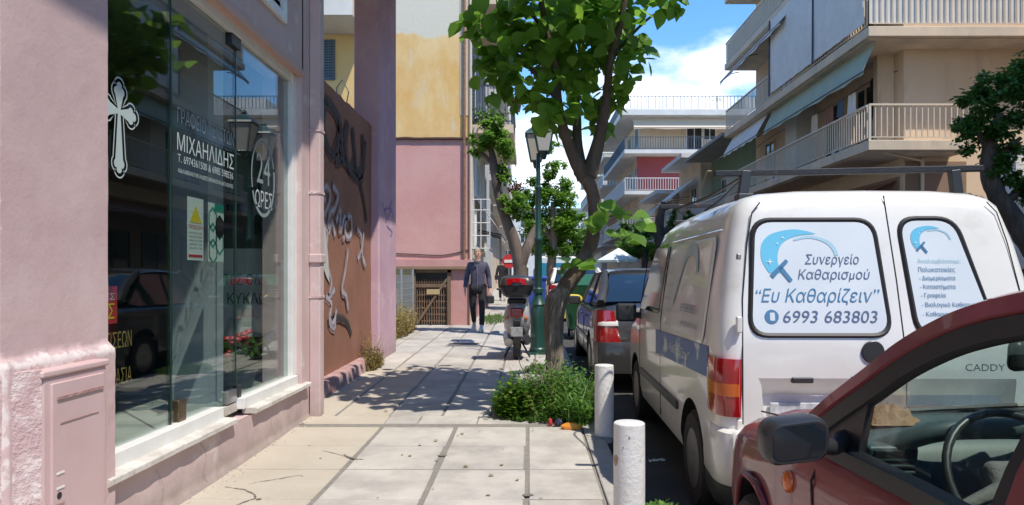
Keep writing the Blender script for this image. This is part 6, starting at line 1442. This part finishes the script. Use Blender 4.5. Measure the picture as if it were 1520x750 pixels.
# ================================================================== people
def skinned(name, chains, m, parent, sub=2, org=(0,0,0)):
    vs, es, rs = [], [], []; idx = {}
    for ch in chains:
        prev = None
        for (p, r) in ch:
            key = tuple(round(c, 4) for c in p)
            if key not in idx: idx[key] = len(vs); vs.append(p); rs.append(r)
            i = idx[key]
            if prev is not None: es.append((prev, i))
            prev = i
    me = bpy.data.meshes.new(name); me.from_pydata(vs, es, []); o = bpy.data.objects.new(name, me); COL.objects.link(o)
    sk = o.modifiers.new('s', 'SKIN'); sb = o.modifiers.new('u', 'SUBSURF'); sb.levels = sub; sb.render_levels = sub; sk.use_smooth_shade = True
    for i, v in enumerate(me.skin_vertices[0].data): v.radius = rs[i] if isinstance(rs[i], tuple) else (rs[i], rs[i]); v.use_root = (i == 0)
    bpy.context.view_layer.update()
    m2 = bpy.data.meshes.new_from_object(o.evaluated_get(bpy.context.evaluated_depsgraph_get())); bpy.data.objects.remove(o)
    m2.materials.clear(); m2.materials.append(m); m2.polygons.foreach_set('material_index', [0]*len(m2.polygons)); m2.polygons.foreach_set('use_smooth', [True]*len(m2.polygons))
    o = bpy.data.objects.new(name, m2); COL.objects.link(o); o.parent = parent; return o
def person(loc, rz, lab, h=1.74, jm='jacketm', tm='trouserm', face=True, hm='hairm'):
    t = thing('person', lab, 'person', loc, rz, local=True); t.scale = (h/1.74,)*3
    # walking toward -Y: local front is -Y. legs mid-stride
    hipL, hipR = (.10,0,.90), (-.10,0,.90)
    kL, aL, tL = (.105,-.16,.50), (.10,-.20,.10), (.11,-.36,.03)       # front leg
    kR, aR, tR = (-.10,-.04,.50), (-.09,.22,.16), (-.09,.13,.03)
    neck = (0,.01,1.47); head = (0,-.01,1.60)
    shL, shR = (.17,.0,1.40), (-.17,0,1.40)
    eL, wL = (.235,.07,1.13), (.265,-.02,.87); eR, wR = (-.235,.01,1.13), (-.255,-.15,.90)
    body = [[((0,0,.95),.095),((0,0,1.15),.10),((0,0,1.35),.105),(neck,.055),((0,-.005,1.545),.062),((0,-.015,1.61),.082),((0,-.01,1.68),.076),((0,0,1.725),.035)],
            [((0,0,1.35),.105),(shL,.05),(eL,.042),(wL,.028),((.268,-.035,.82),.032)], [((0,0,1.35),.105),(shR,.05),(eR,.042),(wR,.028),((-.258,-.175,.85),.032)],
            [((0,0,.95),.095),(hipL,.065),(kL,.055),(aL,.04),(tL,.035)], [((0,0,.95),.095),(hipR,.065),(kR,.055),(aR,.04),(tR,.035)]]
    # fingers
    for (wx, wy, wz), s in (((.268,-.035,.82),1),((-.258,-.175,.85),-1)):
        for k in range(4):
            o_ = (k-1.5)*.017; l_ = (.055,.07,.066,.05)[k]
            body.append([((wx,wy,wz),.032),((wx-s*.004,wy+o_,wz-.04),.011),((wx-s*.010,wy+o_-.004,wz-.04-l_*.6),.009),((wx-s*.022,wy+o_-.006,wz-.04-l_),.007)])
        body.append([((wx,wy,wz),.032),((wx-s*.008,wy-.034,wz-.012),.011),((wx-s*.018,wy-.045,wz-.05),.008)])
    skinned('body', body, M['skin'], t)
    skinned('jacket', [[((0,0,.84),(.17,.125)),((0,0,.87),(.172,.125)),((0,0,.98),(.168,.12)),((0,0,1.18),(.168,.12)),((0,0,1.36),(.155,.115)),((0,.01,1.45),(.08,.075)),((0,.005,1.49),(.066,.066))],
        [((0,0,1.36),(.155,.115)),(shL,.08),((.21,.04,1.26),.066),(eL,.060),((.252,.02,1.0),.053),((.264,-.015,.895),.046)],
        [((0,0,1.36),(.155,.115)),(shR,.08),((-.21,.01,1.26),.066),(eR,.060),((-.248,-.06,1.01),.053),((-.254,-.14,.92),.046)]], M[jm], t)
    skinned('trousers', [[((0,0,.93),(.15,.115)),(hipL,.105),((.105,-.09,.70),.088),(kL,.070),((.103,-.185,.30),.062),((.10,-.20,.11),.060)],[((0,0,.93),(.15,.115)),(hipR,.105),((-.10,-.03,.70),.088),(kR,.070),((-.095,.09,.33),.062),((-.09,.20,.17),.058)]], M[tm], t)
    for (a, c) in ((aL,tL),(aR,tR)):
        b = MB(); secs = []; d = Vector(c)-Vector(a); d = Vector((0,-1,0)) if c is tL else Vector((0,-.75,-.55)).normalized(); base = Vector((a[0],a[1]+.05,.05 if c is tL else .13))
        for f_, w_, hh in ((0,.025,.05),(.04,.042,.075),(.12,.044,.075),(.20,.050,.055),(.26,.045,.042),(.30,.02,.02)):
            p = base+d*f_; secs.append([p+Vector((w_*cos(q),0,-.045+ (hh*(1+sin(q))/1.0 if sin(q)>0 else hh*.0)) ) for q in (2*pi*k/10 for k in range(10))])
        b.loft(secs); b.build('shoe', M['shoem'], t, smooth=60)
    # hair cap, face
    b = MB(); vs = []; n, m_ = 20, 9
    for j in range(m_+1):
        for i in range(n):
            ph = pi*.60*j/m_; th = 2*pi*i/n; front = -sin(th)
            lim = .60 if front < .2 else .34; ph = pi*lim*j/m_ if True else ph
            r = .088*(1+.05*noise.noise(Vector((cos(th)*3,sin(th)*3,j)))); vs.append(Vector((r*.96*sin(ph)*cos(th), .004+r*1.08*sin(ph)*sin(th), 1.655+r*1.02*cos(ph))))
    b.add(vs,[(j*n+i,j*n+(i+1)%n,(j+1)*n+(i+1)%n,(j+1)*n+i) for j in range(m_) for i in range(n)]); b.build('hair', M[hm], t, smooth=180)
    if face:
        b = MB(); b.loft([[Vector((a*w,y_,z_)) for a in (-1,0,1)]+[Vector((0,y_+.02,z_))] for w,y_,z_ in ((.006,-.098,1.645),(.012,-.118,1.61),(.016,-.112,1.60))]); b.build('nose', M['skin'], t, smooth=60)
        for s in (-1,1):
            b = MB(); b.lathe((s*.030,-.092,1.645),[(.0001,-.006),(.009,-.004),(.011,.0)],8,'Y'); b.build('eye', M['dark'], t)
            b = MB(); b.obox((s*.03,-.094,1.663),(.03,.008,.006),Matrix.Rotation(s*.1,3,'Y')); b.build('eyebrow', M[hm], t)
            b = MB(); b.lathe((s*.083,.0,1.635),[(.012,-.008),(.026,0),(.012,.008)],10,'X'); b.build('ear', M['skin'], t, smooth=60)
        M.setdefault('lip', mat('lip',(.40,.14,.12),.5)); b = MB(); b.obox((0,-.095,1.578),(.042,.008,.010),Matrix.Identity(3)); b.build('mouth', M['lip'], t, bevel=.003)
        b = MB(); b.box(-.004,.004,-.137,-.128,.88,1.42); b.build('zip', M['rim'], t)
        b = MB(); b.lathe((0,.0,1.455),[(.078,-.02),(.082,.02),(.07,.035)],16); b.build('collar', M[jm], t, smooth=60)
    return t
YP = 14.6
pm_ = person((X(709,YP),YP,gz(YP)), 0, 'man in a navy jacket and black trousers walking toward the camera with a small bag', 1.72)
b = MB(); b.obox((.27,-.05,.66),(.16,.09,.17),Matrix.Identity(3)); bg_ = b.build('handbag', M['black'], None, bevel=.03); bg_.location = pm_.location; tag(bg_,'small black bag held in the walking man\'s hand','bag')
b = MB(); b.tube([(.23,-.05,.73),(.265,-.045,.80),(.31,-.05,.73)],.008,5); h_ = b.build('strap', M['black'], None); h_.parent = bg_
person((X(746,27),27,gz(27)), pi, 'person in dark clothes walking away far down the pavement', 1.65, 'black', 'trouserm', face=False, hm='dark')
# red and white sign far down the pavement
sg = thing('round_sign', 'small red and white round street sign far down the pavement', 'sign', (X(756,24),24,gz(24)))
xx, zz = X(756,24), Z(388,24); b = MB(); b.cyl((xx,24,gz(24)),(xx,24,zz+.2),.03,n=8); b.build('post', M['steel'], sg)
b = MB(); b.lathe((xx,23.95,zz),[(.24,.02),(.24,.0),(.0001,.0)],24,'Y'); b.build('disc', M['pred'], sg); b = MB(); b.box(xx-.17,xx+.17,23.93,23.945,zz-.05,zz+.05); b.build('white_bar', M['paper'], sg)
# parasol
ps = thing('white_parasol', 'white cafe parasol open on the far side of the street', 'parasol', (X(916,29),29,gz(29)))
xp, zp = X(918,29), Z(368,29); b = MB(); n = 6; rr = .95; ring = [Vector((xp+rr*cos(2*pi*k/n+.3),29+rr*sin(2*pi*k/n+.3),zp-.52)) for k in range(n)]; ap = Vector((xp,29,zp))
b.add([ap]+ring+[r_-Vector((0,0,.1)) for r_ in ring],[(0,1+k,1+(k+1)%n) for k in range(n)]+[(1+k,1+(k+1)%n,1+n+(k+1)%n,1+n+k) for k in range(n)]); b.build('canopy', M['paper'], ps)
b = MB(); b.cyl((xp,29,gz(29)-.1),(xp,29,zp),.03,n=8); b.build('pole', M['steel'], ps)

# ================================================================== trees and plants
HEART = [(0,0,0),(-.36,.10,.02),(-.50,.36,.05),(-.34,.68,.02),(0,1.0,-.12),(.34,.68,.02),(.50,.36,.05),(.36,.10,.02),(0,.35,-.05),(0,.68,-.09)]
HFACE = [(0,8,2,1),(8,9,3,2),(9,4,3),(0,7,6,8),(8,6,5,9),(9,5,4)]
def leaf_verts(p, d, n_, s, b, wide=1.0):
    d = d.normalized(); x_ = d.cross(n_).normalized(); nn = x_.cross(d)
    b.add([p+x_*(v[0]*s*wide)+d*(v[1]*s)+nn*(v[2]*s) for v in HEART], HFACE)
def leaf_dir():
    a = random.uniform(0,2*pi); e = random.uniform(-1.25,.15); return Vector((cos(a)*cos(e),sin(a)*cos(e),sin(e)))
def rand_n(): return Vector((random.gauss(0,.45),random.gauss(0,.45),1)).normalized()
YT = 6.9; g0 = gz(YT)
mt = thing('broad_leaved_tree', 'tall leaning street tree with big heart-shaped leaves and a split weathered trunk', 'tree', (X(825,YT),YT,g0))
tp = [(826,590,0,.085),(824,540,0,.075),(822,490,0,.078),(825,455,0,.09),(840,425,.0,.095),(862,395,.02,.092),(878,360,.05,.085),(883,320,.05,.080),(880,285,.05,.082),(868,262,.05,.09)]
M['trunkmix'] = mat('brown_bark',(.085,.062,.05),.9,col2=(.17,.13,.105),nscale=9,bump=1.0,bscale=20,stretch=(1,1,.25),geo=True)
def tl(px, py, dy): return P(px, py, YT+dy)
random.seed(5)
def bark(pts_, rs_, n, m, nm, par, jit=.06):
    if par is mt: rs_ = [r*.86 for r in rs_]
    q = smoothpts([(*p, r) for p, r in zip(pts_, rs_)], 5); b = MB(); b.tube([Vector(p[:3]) for p in q],[p[3] for p in q],n,jit=jit); return b.build(nm, m, par, smooth=75)
bark([tl(*p[:3]) for p in tp],[p[3] for p in tp],16,M['trunkmix'],'trunk',mt)
lowp = [(826,592,-.01,.092),(824,540,-.01,.082),(822,490,-.01,.086),(825,450,-.01,.100),(833,432,-.01,.09),(838,424,-.01,.05)]
b = MB(); qs = smoothpts([(*tl(*p[:3]), p[3]) for p in lowp],8)
for k in range(26):            # ridged, split bark on the lower trunk
    a = 2*pi*k/26+random.uniform(-.05,.05); i0 = random.randint(0,6); i1 = len(qs)-random.randint(1,8)
    pts_ = [Vector(p[:3])+Vector((cos(a+.04*i),sin(a+.04*i),0))*(p[3]-.006) for i,p in enumerate(qs)][i0:i1]
    b.tube(pts_,[random.uniform(.010,.021) for _ in pts_],5,jit=.25)
b.build('split_bark', M['stumpbark'], mt, smooth=60)
brs = [[(868,264,.05,.10),(848,225,.0,.07),(836,190,-.05,.058),(828,150,-.1,.052),(824,105,-.1,.048),(812,50,-.2,.036),(800,-20,-.3,.03),(790,-110,-.4,.018)],
       [(862,258,.05,.085),(857,210,.2,.06),(856,165,.3,.052),(852,110,.35,.042),(846,50,.4,.034),(842,-30,.5,.026),(838,-130,.6,.015)],
       [(874,262,.05,.10),(888,212,.05,.075),(897,170,.0,.06),(902,130,-.05,.05),(906,90,-.1,.045),(920,40,-.2,.038),(928,0,-.25,.032),(945,-80,-.3,.02)],
       [(828,150,-.1,.035),(806,120,-.2,.026),(780,95,-.25,.02),(752,60,-.3,.014)], [(906,90,-.1,.03),(930,60,.2,.022),(960,30,.3,.016),(995,5,.35,.01)],
       [(897,170,0,.028),(880,150,.3,.02),(868,130,.5,.012)], [(836,190,-.05,.025),(815,170,-.25,.018),(795,150,-.35,.012)],
       [(812,50,-.2,.025),(780,10,-.3,.02),(745,-30,-.4,.014),(715,-60,-.4,.01)], [(883,330,.05,.02),(900,322,-.1,.014),(930,318,-.2,.010),(955,325,-.25,.006)]]
for br in brs: bark([tl(*p[:3]) for p in br],[p[3] for p in br],9,M['darkbark'],'branch',mt,.05)
# leaves: cluster centres given where twigs hang
cl = [(716,55,40,.0),(738,95,34,-.1),(770,25,48,-.3),(748,18,40,-.3),(790,75,44,-.2),(762,118,30,-.2),(776,148,22,-.2),(805,135,36,-.3),(800,30,50,-.2),(835,65,40,.1),(862,25,50,.2),(880,70,36,.3),(850,112,34,.4),
      (818,168,30,-.3),(885,150,26,.4),(700,30,22,.0),(722,85,26,.0),(760,70,36,.1),(745,130,20,-.1),(835,30,55,.0),(870,110,30,.1),(815,95,40,.0),(900,75,36,.3),(885,30,45,-.2),(855,60,45,-.2),(905,45,42,.1),(940,85,28,.0),(926,105,30,-.1),(915,130,26,.1),(925,20,44,.1),(895,8,46,.3),(865,-20,60,.2),(975,4,20,.3),(1003,2,16,.35),(905,150,24,.3),(780,50,40,.5),(830,20,50,.5),(820,100,40,.6),(890,185,20,.2),(950,60,22,.2),(842,150,30,-.3),(832,192,20,.3)]
proto = MB(); leaf_verts(Vector((0,0,0)), Vector((0,1,0)), Vector((0,0,1)), 1.0, proto); lf0 = proto.build('leaf', M['leaf'], None, recalc=False); lf0.parent = mt; lf0.data.polygons.foreach_set('use_smooth',[True]*6)
lf1m = lf0.data.copy(); lf1m.materials[0] = M['leaf2']
cnt = 0; cb_ = MB()
def place_leaf(p, d, n_, s, bright=False):
    global cnt
    d = d.normalized(); x_ = d.cross(n_).normalized(); nn = x_.cross(d)
    o = lf0 if cnt == 0 else bpy.data.objects.new('leaf', lf1m if bright else lf0.data)
    if cnt: COL.objects.link(o); o.parent = mt
    o.matrix_basis = Matrix.Translation(Vector(p)-mt.location) @ Matrix(((x_.x,d.x,nn.x,0),(x_.y,d.y,nn.y,0),(x_.z,d.z,nn.z,0),(0,0,0,1))) @ Matrix.Scale(s,4); cnt += 1
random.seed(9)
for (px, py, r, dy) in cl:
    c_ = tl(px,py,dy); R_ = r/F*YT
    for i in range(6):
        v = Vector((random.gauss(0,1),random.gauss(0,1),random.gauss(0,1))).normalized()*R_*random.uniform(.2,.85); v.y = -abs(v.y)*.8
        place_leaf(c_+v, leaf_dir()*1+v*.5, rand_n()+Vector((0,-.9,0)), random.uniform(.11,.22), random.random() < .42)
    for i in range(int(17*(r/36)**2)):
        v = Vector((random.gauss(0,.5),random.gauss(0,.8),random.gauss(0,.5)))*R_*.95
        leaf_verts(c_+v, leaf_dir(), rand_n(), random.uniform(.10,.19), cb_)
for (px, py) in ((895,318),(912,312),(930,322),(945,325),(958,330),(905,345),(925,350),(880,330),(890,303),(838,388),(852,392),(868,330),(935,345),(868,388),(842,398)):
    for i in range(2): place_leaf(tl(px+random.uniform(-8,8),py+random.uniform(-8,5),random.uniform(-.3,0)), Vector((random.uniform(-.3,1),random.uniform(-.5,.2),random.uniform(-.6,.1))), Vector((random.gauss(0,.3),-.8,1)), random.uniform(.10,.20), True)
# the crown above the frame
for i in range(620):
    a = random.uniform(0,2*pi); rr = 1.15*sqrt(random.random()); zc = random.uniform(3.2,4.7); f_ = 1-abs(zc-4.0)/2.2
    p = Vector((X(880,YT)+cos(a)*rr*f_*1.1, YT-1.0+sin(a)*rr*f_, zc+.3))
    if p.z-.22 < HC+(HY-15)/F*p.y: continue
    leaf_verts(p, leaf_dir(), rand_n(), random.uniform(.14,.24), cb_)
kind(cb_.build('crown', M['leaf'], mt, smooth=180, recalc=False), 'stuff')
# generic tree with small leaves
def crown(par, blobs, n, s, m, nm='crown', hang=.0, flat=.5):
    b = MB()
    tot = sum(r**2 for *_, r in blobs)
    for (x,y,z,r) in blobs:
        sub = [(Vector((x,y,z))+Vector((random.gauss(0,1),random.gauss(0,1),random.gauss(0,.8))).normalized()*r*random.uniform(.45,1.0), r*random.uniform(.16,.34)) for _ in range(max(6,int(14)))]
        for i in range(int(n*r**2/tot)):
            c_, rr = random.choice(sub); v = Vector((random.gauss(0,.55),random.gauss(0,.55),random.gauss(0,.5)))*rr
            d = Vector((random.uniform(-1,1),random.uniform(-1,1),random.uniform(-.9,.3))).normalized(); nn = rand_n(); x_ = d.cross(nn).normalized(); l_ = s*random.uniform(.6,1.3); p = c_+v
            b.add([p,p+d*l_*.5+x_*l_*.3,p+d*l_,p+d*l_*.5-x_*l_*.3],[(0,1,2,3)])
    return kind(b.build(nm, m, par, recalc=False), 'stuff')
def tree(lab, base, pts_, rs_, brl, blobs, n, s, lm, bm='bark', name='street_tree'):
    t = thing(name, lab, 'tree', base); bark(pts_, rs_, 12, M[bm], 'trunk', t)
    for q, r in brl: bark(q, r, 7, M[bm], 'branch', t)
    crown(t, blobs, n, s, M[lm]); return t
Y2 = 13.4; q = lambda px,py,dy=0: P(px,py,Y2+dy)
tree('small twisted tree with bright leaf clumps between the left balconies and the lamp post', (X(772,Y2),Y2,gz(Y2)), [q(774,480),q(773,425),q(771,390),q(760,350),q(747,315),q(738,280),q(733,245),q(728,215)], [.16,.145,.13,.115,.095,.09,.08,.04],
     [([q(772,395),q(782,370),q(790,350,.2),q(800,330,.3)],[.13,.10,.09,.04]), ([q(738,280),q(745,262),q(752,255)],[.06,.05,.03]), ([q(733,245),q(712,225),q(700,215)],[.05,.04,.02])],
     [(*q(727,205),.32),(*q(748,215),.30),(*q(710,212),.22),(*q(750,262),.16),(*q(735,185,-.1),.2),(*q(758,300,-.1),.26),(*q(770,310),.2),(*q(745,250),.12)], 5200, .085, 'leaf2', 'trunkmix')
Y3 = 21; q3 = lambda px,py,dy=0: P(px,py,Y3+dy)
tree('full green tree behind the lamp post down the street', (X(822,Y3),Y3,gz(Y3)), [q3(820,440),q3(818,400),q3(822,350),q3(820,300)], [.16,.14,.12,.06], [([q3(822,350),q3(845,310),q3(850,290)],[.07,.05,.03]),([q3(820,360),q3(795,320),q3(785,300)],[.07,.05,.03])],
     [(*q3(800,285),.55),(*q3(835,290),.62),(*q3(815,330),.75),(*q3(845,335),.62),(*q3(790,330),.5),(*q3(818,250),.42),(*q3(822,218),.28),(*q3(832,368),.5),(*q3(775,300),.35),(*q3(805,372),.4)], 15000, .105, 'leaf')
Y4 = 30; q4 = lambda px,py,dy=0: P(px,py,Y4+dy)
tree('darker tree farther down between lamp post and leaning trunk', (X(826,Y4),Y4,gz(Y4)), [q4(835,430),q4(835,380),q4(830,350)],[.2,.16,.1],[],[(*q4(830,350),1.0),(*q4(810,365),.7),(*q4(850,360),.7)],8000,.14,'leafdark')
Y5 = 27.5; q5 = lambda px,py,dy=0: P(px,py,Y5+dy)
tree('dark stemmed tree across the street behind the saloon roof', (X(985,Y5),Y5,gz(Y5)), [q5(985,425),q5(984,380),q5(978,340),q5(985,300)],[.26,.24,.2,.1],[([q5(980,350),q5(1000,330),q5(1006,315)],[.14,.1,.05]),([q5(982,360),q5(962,335)],[.12,.06])],[(*q5(950,345),.45),(*q5(938,360),.4),(*q5(1012,325),.5),(*q5(1030,335),.4)],5000,.12,'leafdark','darkbark')
tree('second dark stemmed tree close behind the saloon roof', (X(1003,26),26,gz(26)), [P(1002,425,26),P(1000,375,26),P(996,340,26)],[.2,.18,.1],[],[(*P(1005,330,26),.4),(*P(925,345,26),.35)],2600,.12,'leafdark','darkbark')
tree('leafy tree across the street above the parasol', (X(955,33),33,gz(33)), [P(958,420,33),P(956,380,33),P(950,350,33)],[.16,.13,.1],[],[(*P(952,362,33),.9),(*P(935,372,33),.6),(*P(968,372,33),.5)],5200,.14,'leaf','darkbark')
Y6 = 10.2; q6 = lambda px,py,dy=0: P(px,py,Y6+dy)
tree('dark green tree with a black leaning trunk at the right edge of the street', (X(1560,Y6),Y6,-.05), [q6(1640,560),q6(1580,430),q6(1535,370),q6(1505,325),q6(1480,290),q6(1468,255),q6(1470,215),q6(1485,170)], [.22,.20,.17,.14,.125,.12,.09,.04],
     [([q6(1470,250),q6(1492,225),q6(1515,205)],[.08,.05,.03]),([q6(1469,225),q6(1450,190),q6(1440,160)],[.06,.04,.02]),([q6(1490,300),q6(1520,280),q6(1540,260)],[.07,.05,.03])],
     [(*q6(1470,165),.42),(*q6(1450,195),.34),(*q6(1490,210),.36),(*q6(1500,130),.34),(*q6(1475,240),.26),(*q6(1520,110),.36),(*q6(1438,145),.17),(*q6(1462,125),.2),(*q6(1500,265),.26),(*q6(1530,290),.2),(*q6(1540,170),.4),(*q6(1432,185),.14),(*q6(1450,300),.12)], 9500, .085, 'leafdark', 'darkbark')
# ---- weeds round the main tree
def weeds(name, lab, cx, cy, rx, ry, n, hmax, m, cat='weeds', seed=1, blade=.5, s=.05, dome=True):
    random.seed(seed); b = MB()
    for i in range(n):
        a = random.uniform(0,2*pi); r = sqrt(random.random()); x = cx+cos(a)*r*rx; y = cy+sin(a)*r*ry
        h = hmax*(1-.55*r**3)*random.uniform(.35,1.1)*(1+.7*noise.noise(Vector((x*4,y*4,seed)))); z0_ = gz(y)
        lx, ly = random.gauss(0,.22)*h, random.gauss(0,.22)*h
        if random.random() < blade:                                   # grass blade
            w = random.uniform(.004,.009); ta = random.uniform(0,pi); wx, wy = cos(ta)*w, sin(ta)*w
            b.add([(x-wx,y-wy,z0_),(x+wx,y+wy,z0_),(x+lx*.5+wx*.8,y+ly*.5+wy*.8,z0_+h*.6),(x+lx*.5-wx*.8,y+ly*.5-wy*.8,z0_+h*.6),(x+lx*1.6,y+ly*1.6,z0_+h*.95)],[(0,1,2,3),(3,2,4)])
        else:                                                           # stem with leaves
            k = random.randint(5,9)
            for j in range(k):
                f_ = (j+1)/k; p = Vector((x+lx*f_,y+ly*f_,z0_+h*f_)); ta = random.uniform(0,2*pi); d = Vector((cos(ta),sin(ta),random.uniform(-.1,.7))).normalized(); l_ = s*random.uniform(.6,1.3); xx_ = d.cross(Vector((0,0,1))).normalized()*l_*.28
                b.add([p,p+d*l_*.5+xx_,p+d*l_,p+d*l_*.5-xx_],[(0,1,2,3)])
    o = b.build(name, m, None, recalc=False); o['kind'] = 'stuff'; o['label'] = lab; o['category'] = cat; return o
pit = MB(); pit.box(-.14,.45,6.35,7.25,-.01,.012); kind(pit.build('tree_pit_soil', M['earth'], None))
weeds('weed_patch','dense green weeds and tall grass round the foot of the leaning tree',.20,6.55,.42,.42,1400,.38,M['weed'],seed=3)
weeds('weed_patch','dark green bushy weed clump at the left end of the tree pit',-.10,6.38,.20,.22,700,.34,M['leaf'],seed=4,blade=.05,s=.06)
weeds('weed_patch','long grass between the leaning tree and the far bollard',.42,6.40,.18,.50,850,.46,M['weed'],seed=8,blade=.7)
weeds('grass_tuft','low bright grass between the scooter and the leaning tree',.28,9.0,.34,.35,700,.10,M['weed'],seed=5,blade=.9)
weeds('grass_tuft','small grass tuft on the road edge beside the near bollard',.72,3.75,.12,.14,420,.07,M['weed'],seed=6,blade=.8)
weeds('dry_weed_clump','dry yellow-green weeds at the foot of the mauve pillar',-2.10,9.35,.11,.40,420,.34,M['dryweed'],seed=7,blade=.5,s=.04)
weeds('dry_weed_clump','dry brownish weeds growing along the mesh fence',-2.6,13.9,.22,1.6,1300,.6,M['dryweed'],seed=12,blade=.4,s=.06)
weeds('grass_tuft','thin grass by the foot of the pink wall beyond the walking man',-.9,17.5,.3,1.4,500,.14,M['weed'],seed=13,blade=.8)
weeds('dry_weed_clump','thin straw-coloured dry stems mixed among the green weeds by the leaning trunk',.12,6.5,.42,.38,170,.44,M['dryweed'],seed=31,blade=.75)
weeds('grass_tuft','ragged low grass creeping out over the slab in front of the weeds',.12,6.18,.34,.10,260,.07,M['weed'],seed=33,blade=.6,s=.03)
# dry twigs
b = MB(); random.seed(3)
for i in range(12):
    x, y = random.uniform(-.02,.25), random.uniform(6.3,6.6); p = Vector((x,y,.25)); pts_ = [p]
    for k in range(4): p = p+Vector((random.uniform(-.07,.05),random.uniform(-.04,.04),random.uniform(.03,.09))); pts_.append(p)
    b.tube(pts_,[.004]*5,4)
tag(b.build('dead_twigs', M['stumpbark']), 'thin dead twigs sticking out of the weeds by the trunk', 'twigs')
# ---- litter
M['wrap']=mat('orange_wrapper',(.62,.13,.02),.4,col2=(.72,.40,.04),nscale=22); M['wrapnavy']=mat('dark_wrapper',(.03,.03,.06),.4)
lt = thing('crumpled_wrapper', 'crumpled orange and red snack wrapper lying in front of the weeds', 'wrapper', P(845,635,5.85))
def crum(c, sx, sy, sz, m, nm, par, sd):
    b = MB(); n, mm = 12, 8; vs = []
    for j in range(mm+1):
        for i in range(n): th = 2*pi*i/n; ph = pi*j/mm; v = Vector((sin(ph)*cos(th),cos(ph),sin(ph)*sin(th))); k = 1+.35*noise.noise(v*3+Vector((sd,0,0))); vs.append(Vector(c)+Vector((v.y*sx*k,v.x*sy*k,max(-.9,v.z)*sz*k)))
    b.add(vs,[(j*n+i,j*n+(i+1)%n,(j+1)*n+(i+1)%n,(j+1)*n+i) for j in range(mm) for i in range(n)]); return b.build(nm,m,par,smooth=25)
crum((X(848,5.82),5.82,.035),.085,.035,.036,M['wrap'],'foil',lt,1); 
lt2 = thing('torn_packet', 'small dark and red torn packet lying left of the orange wrapper', 'packet', P(825,630,5.95))
crum((X(829,5.95),5.95,.04),.035,.03,.042,M['wrapnavy'],'packet_body',lt2,2); crum((X(817,5.98),5.98,.035),.018,.02,.04,M['pred'],'packet_flap',lt2,3)
b = MB(); Yg = F*(HC+.12)/(687-HY); 
vs = []
for i in range(7):
    for j in range(3): vs.append((X(963,Yg)+.022*i, Yg+.03*j-.03+.006*i, -.112+.012*abs(sin(i*1.3+j))))
b.add(vs,[(i*3+j,i*3+j+1,(i+1)*3+j+1,(i+1)*3+j) for i in range(6) for j in range(2)]); tag(b.build('paper_scrap', M['paper'], None, smooth=40, recalc=False),'white paper scrap lying on the road beside the van','paper scrap')
# fallen leaves
b = MB(); random.seed(14)
for i in range(34):
    px, py = random.uniform(560,900), random.uniform(530,740); Y = F*HC/(py-HY); x = X(px,Y)
    if x > .4: continue
    leaf_verts(Vector((x,Y,gz(Y)+.008)), Vector((random.uniform(-1,1),random.uniform(-1,1),.1)), Vector((0,0,1)), random.uniform(.010,.04), b)
tag(kind(b.build('fallen_leaves', M['dryweed'], None, recalc=False),'stuff'),'tiny dry leaves scattered over the pavement slabs','leaves')
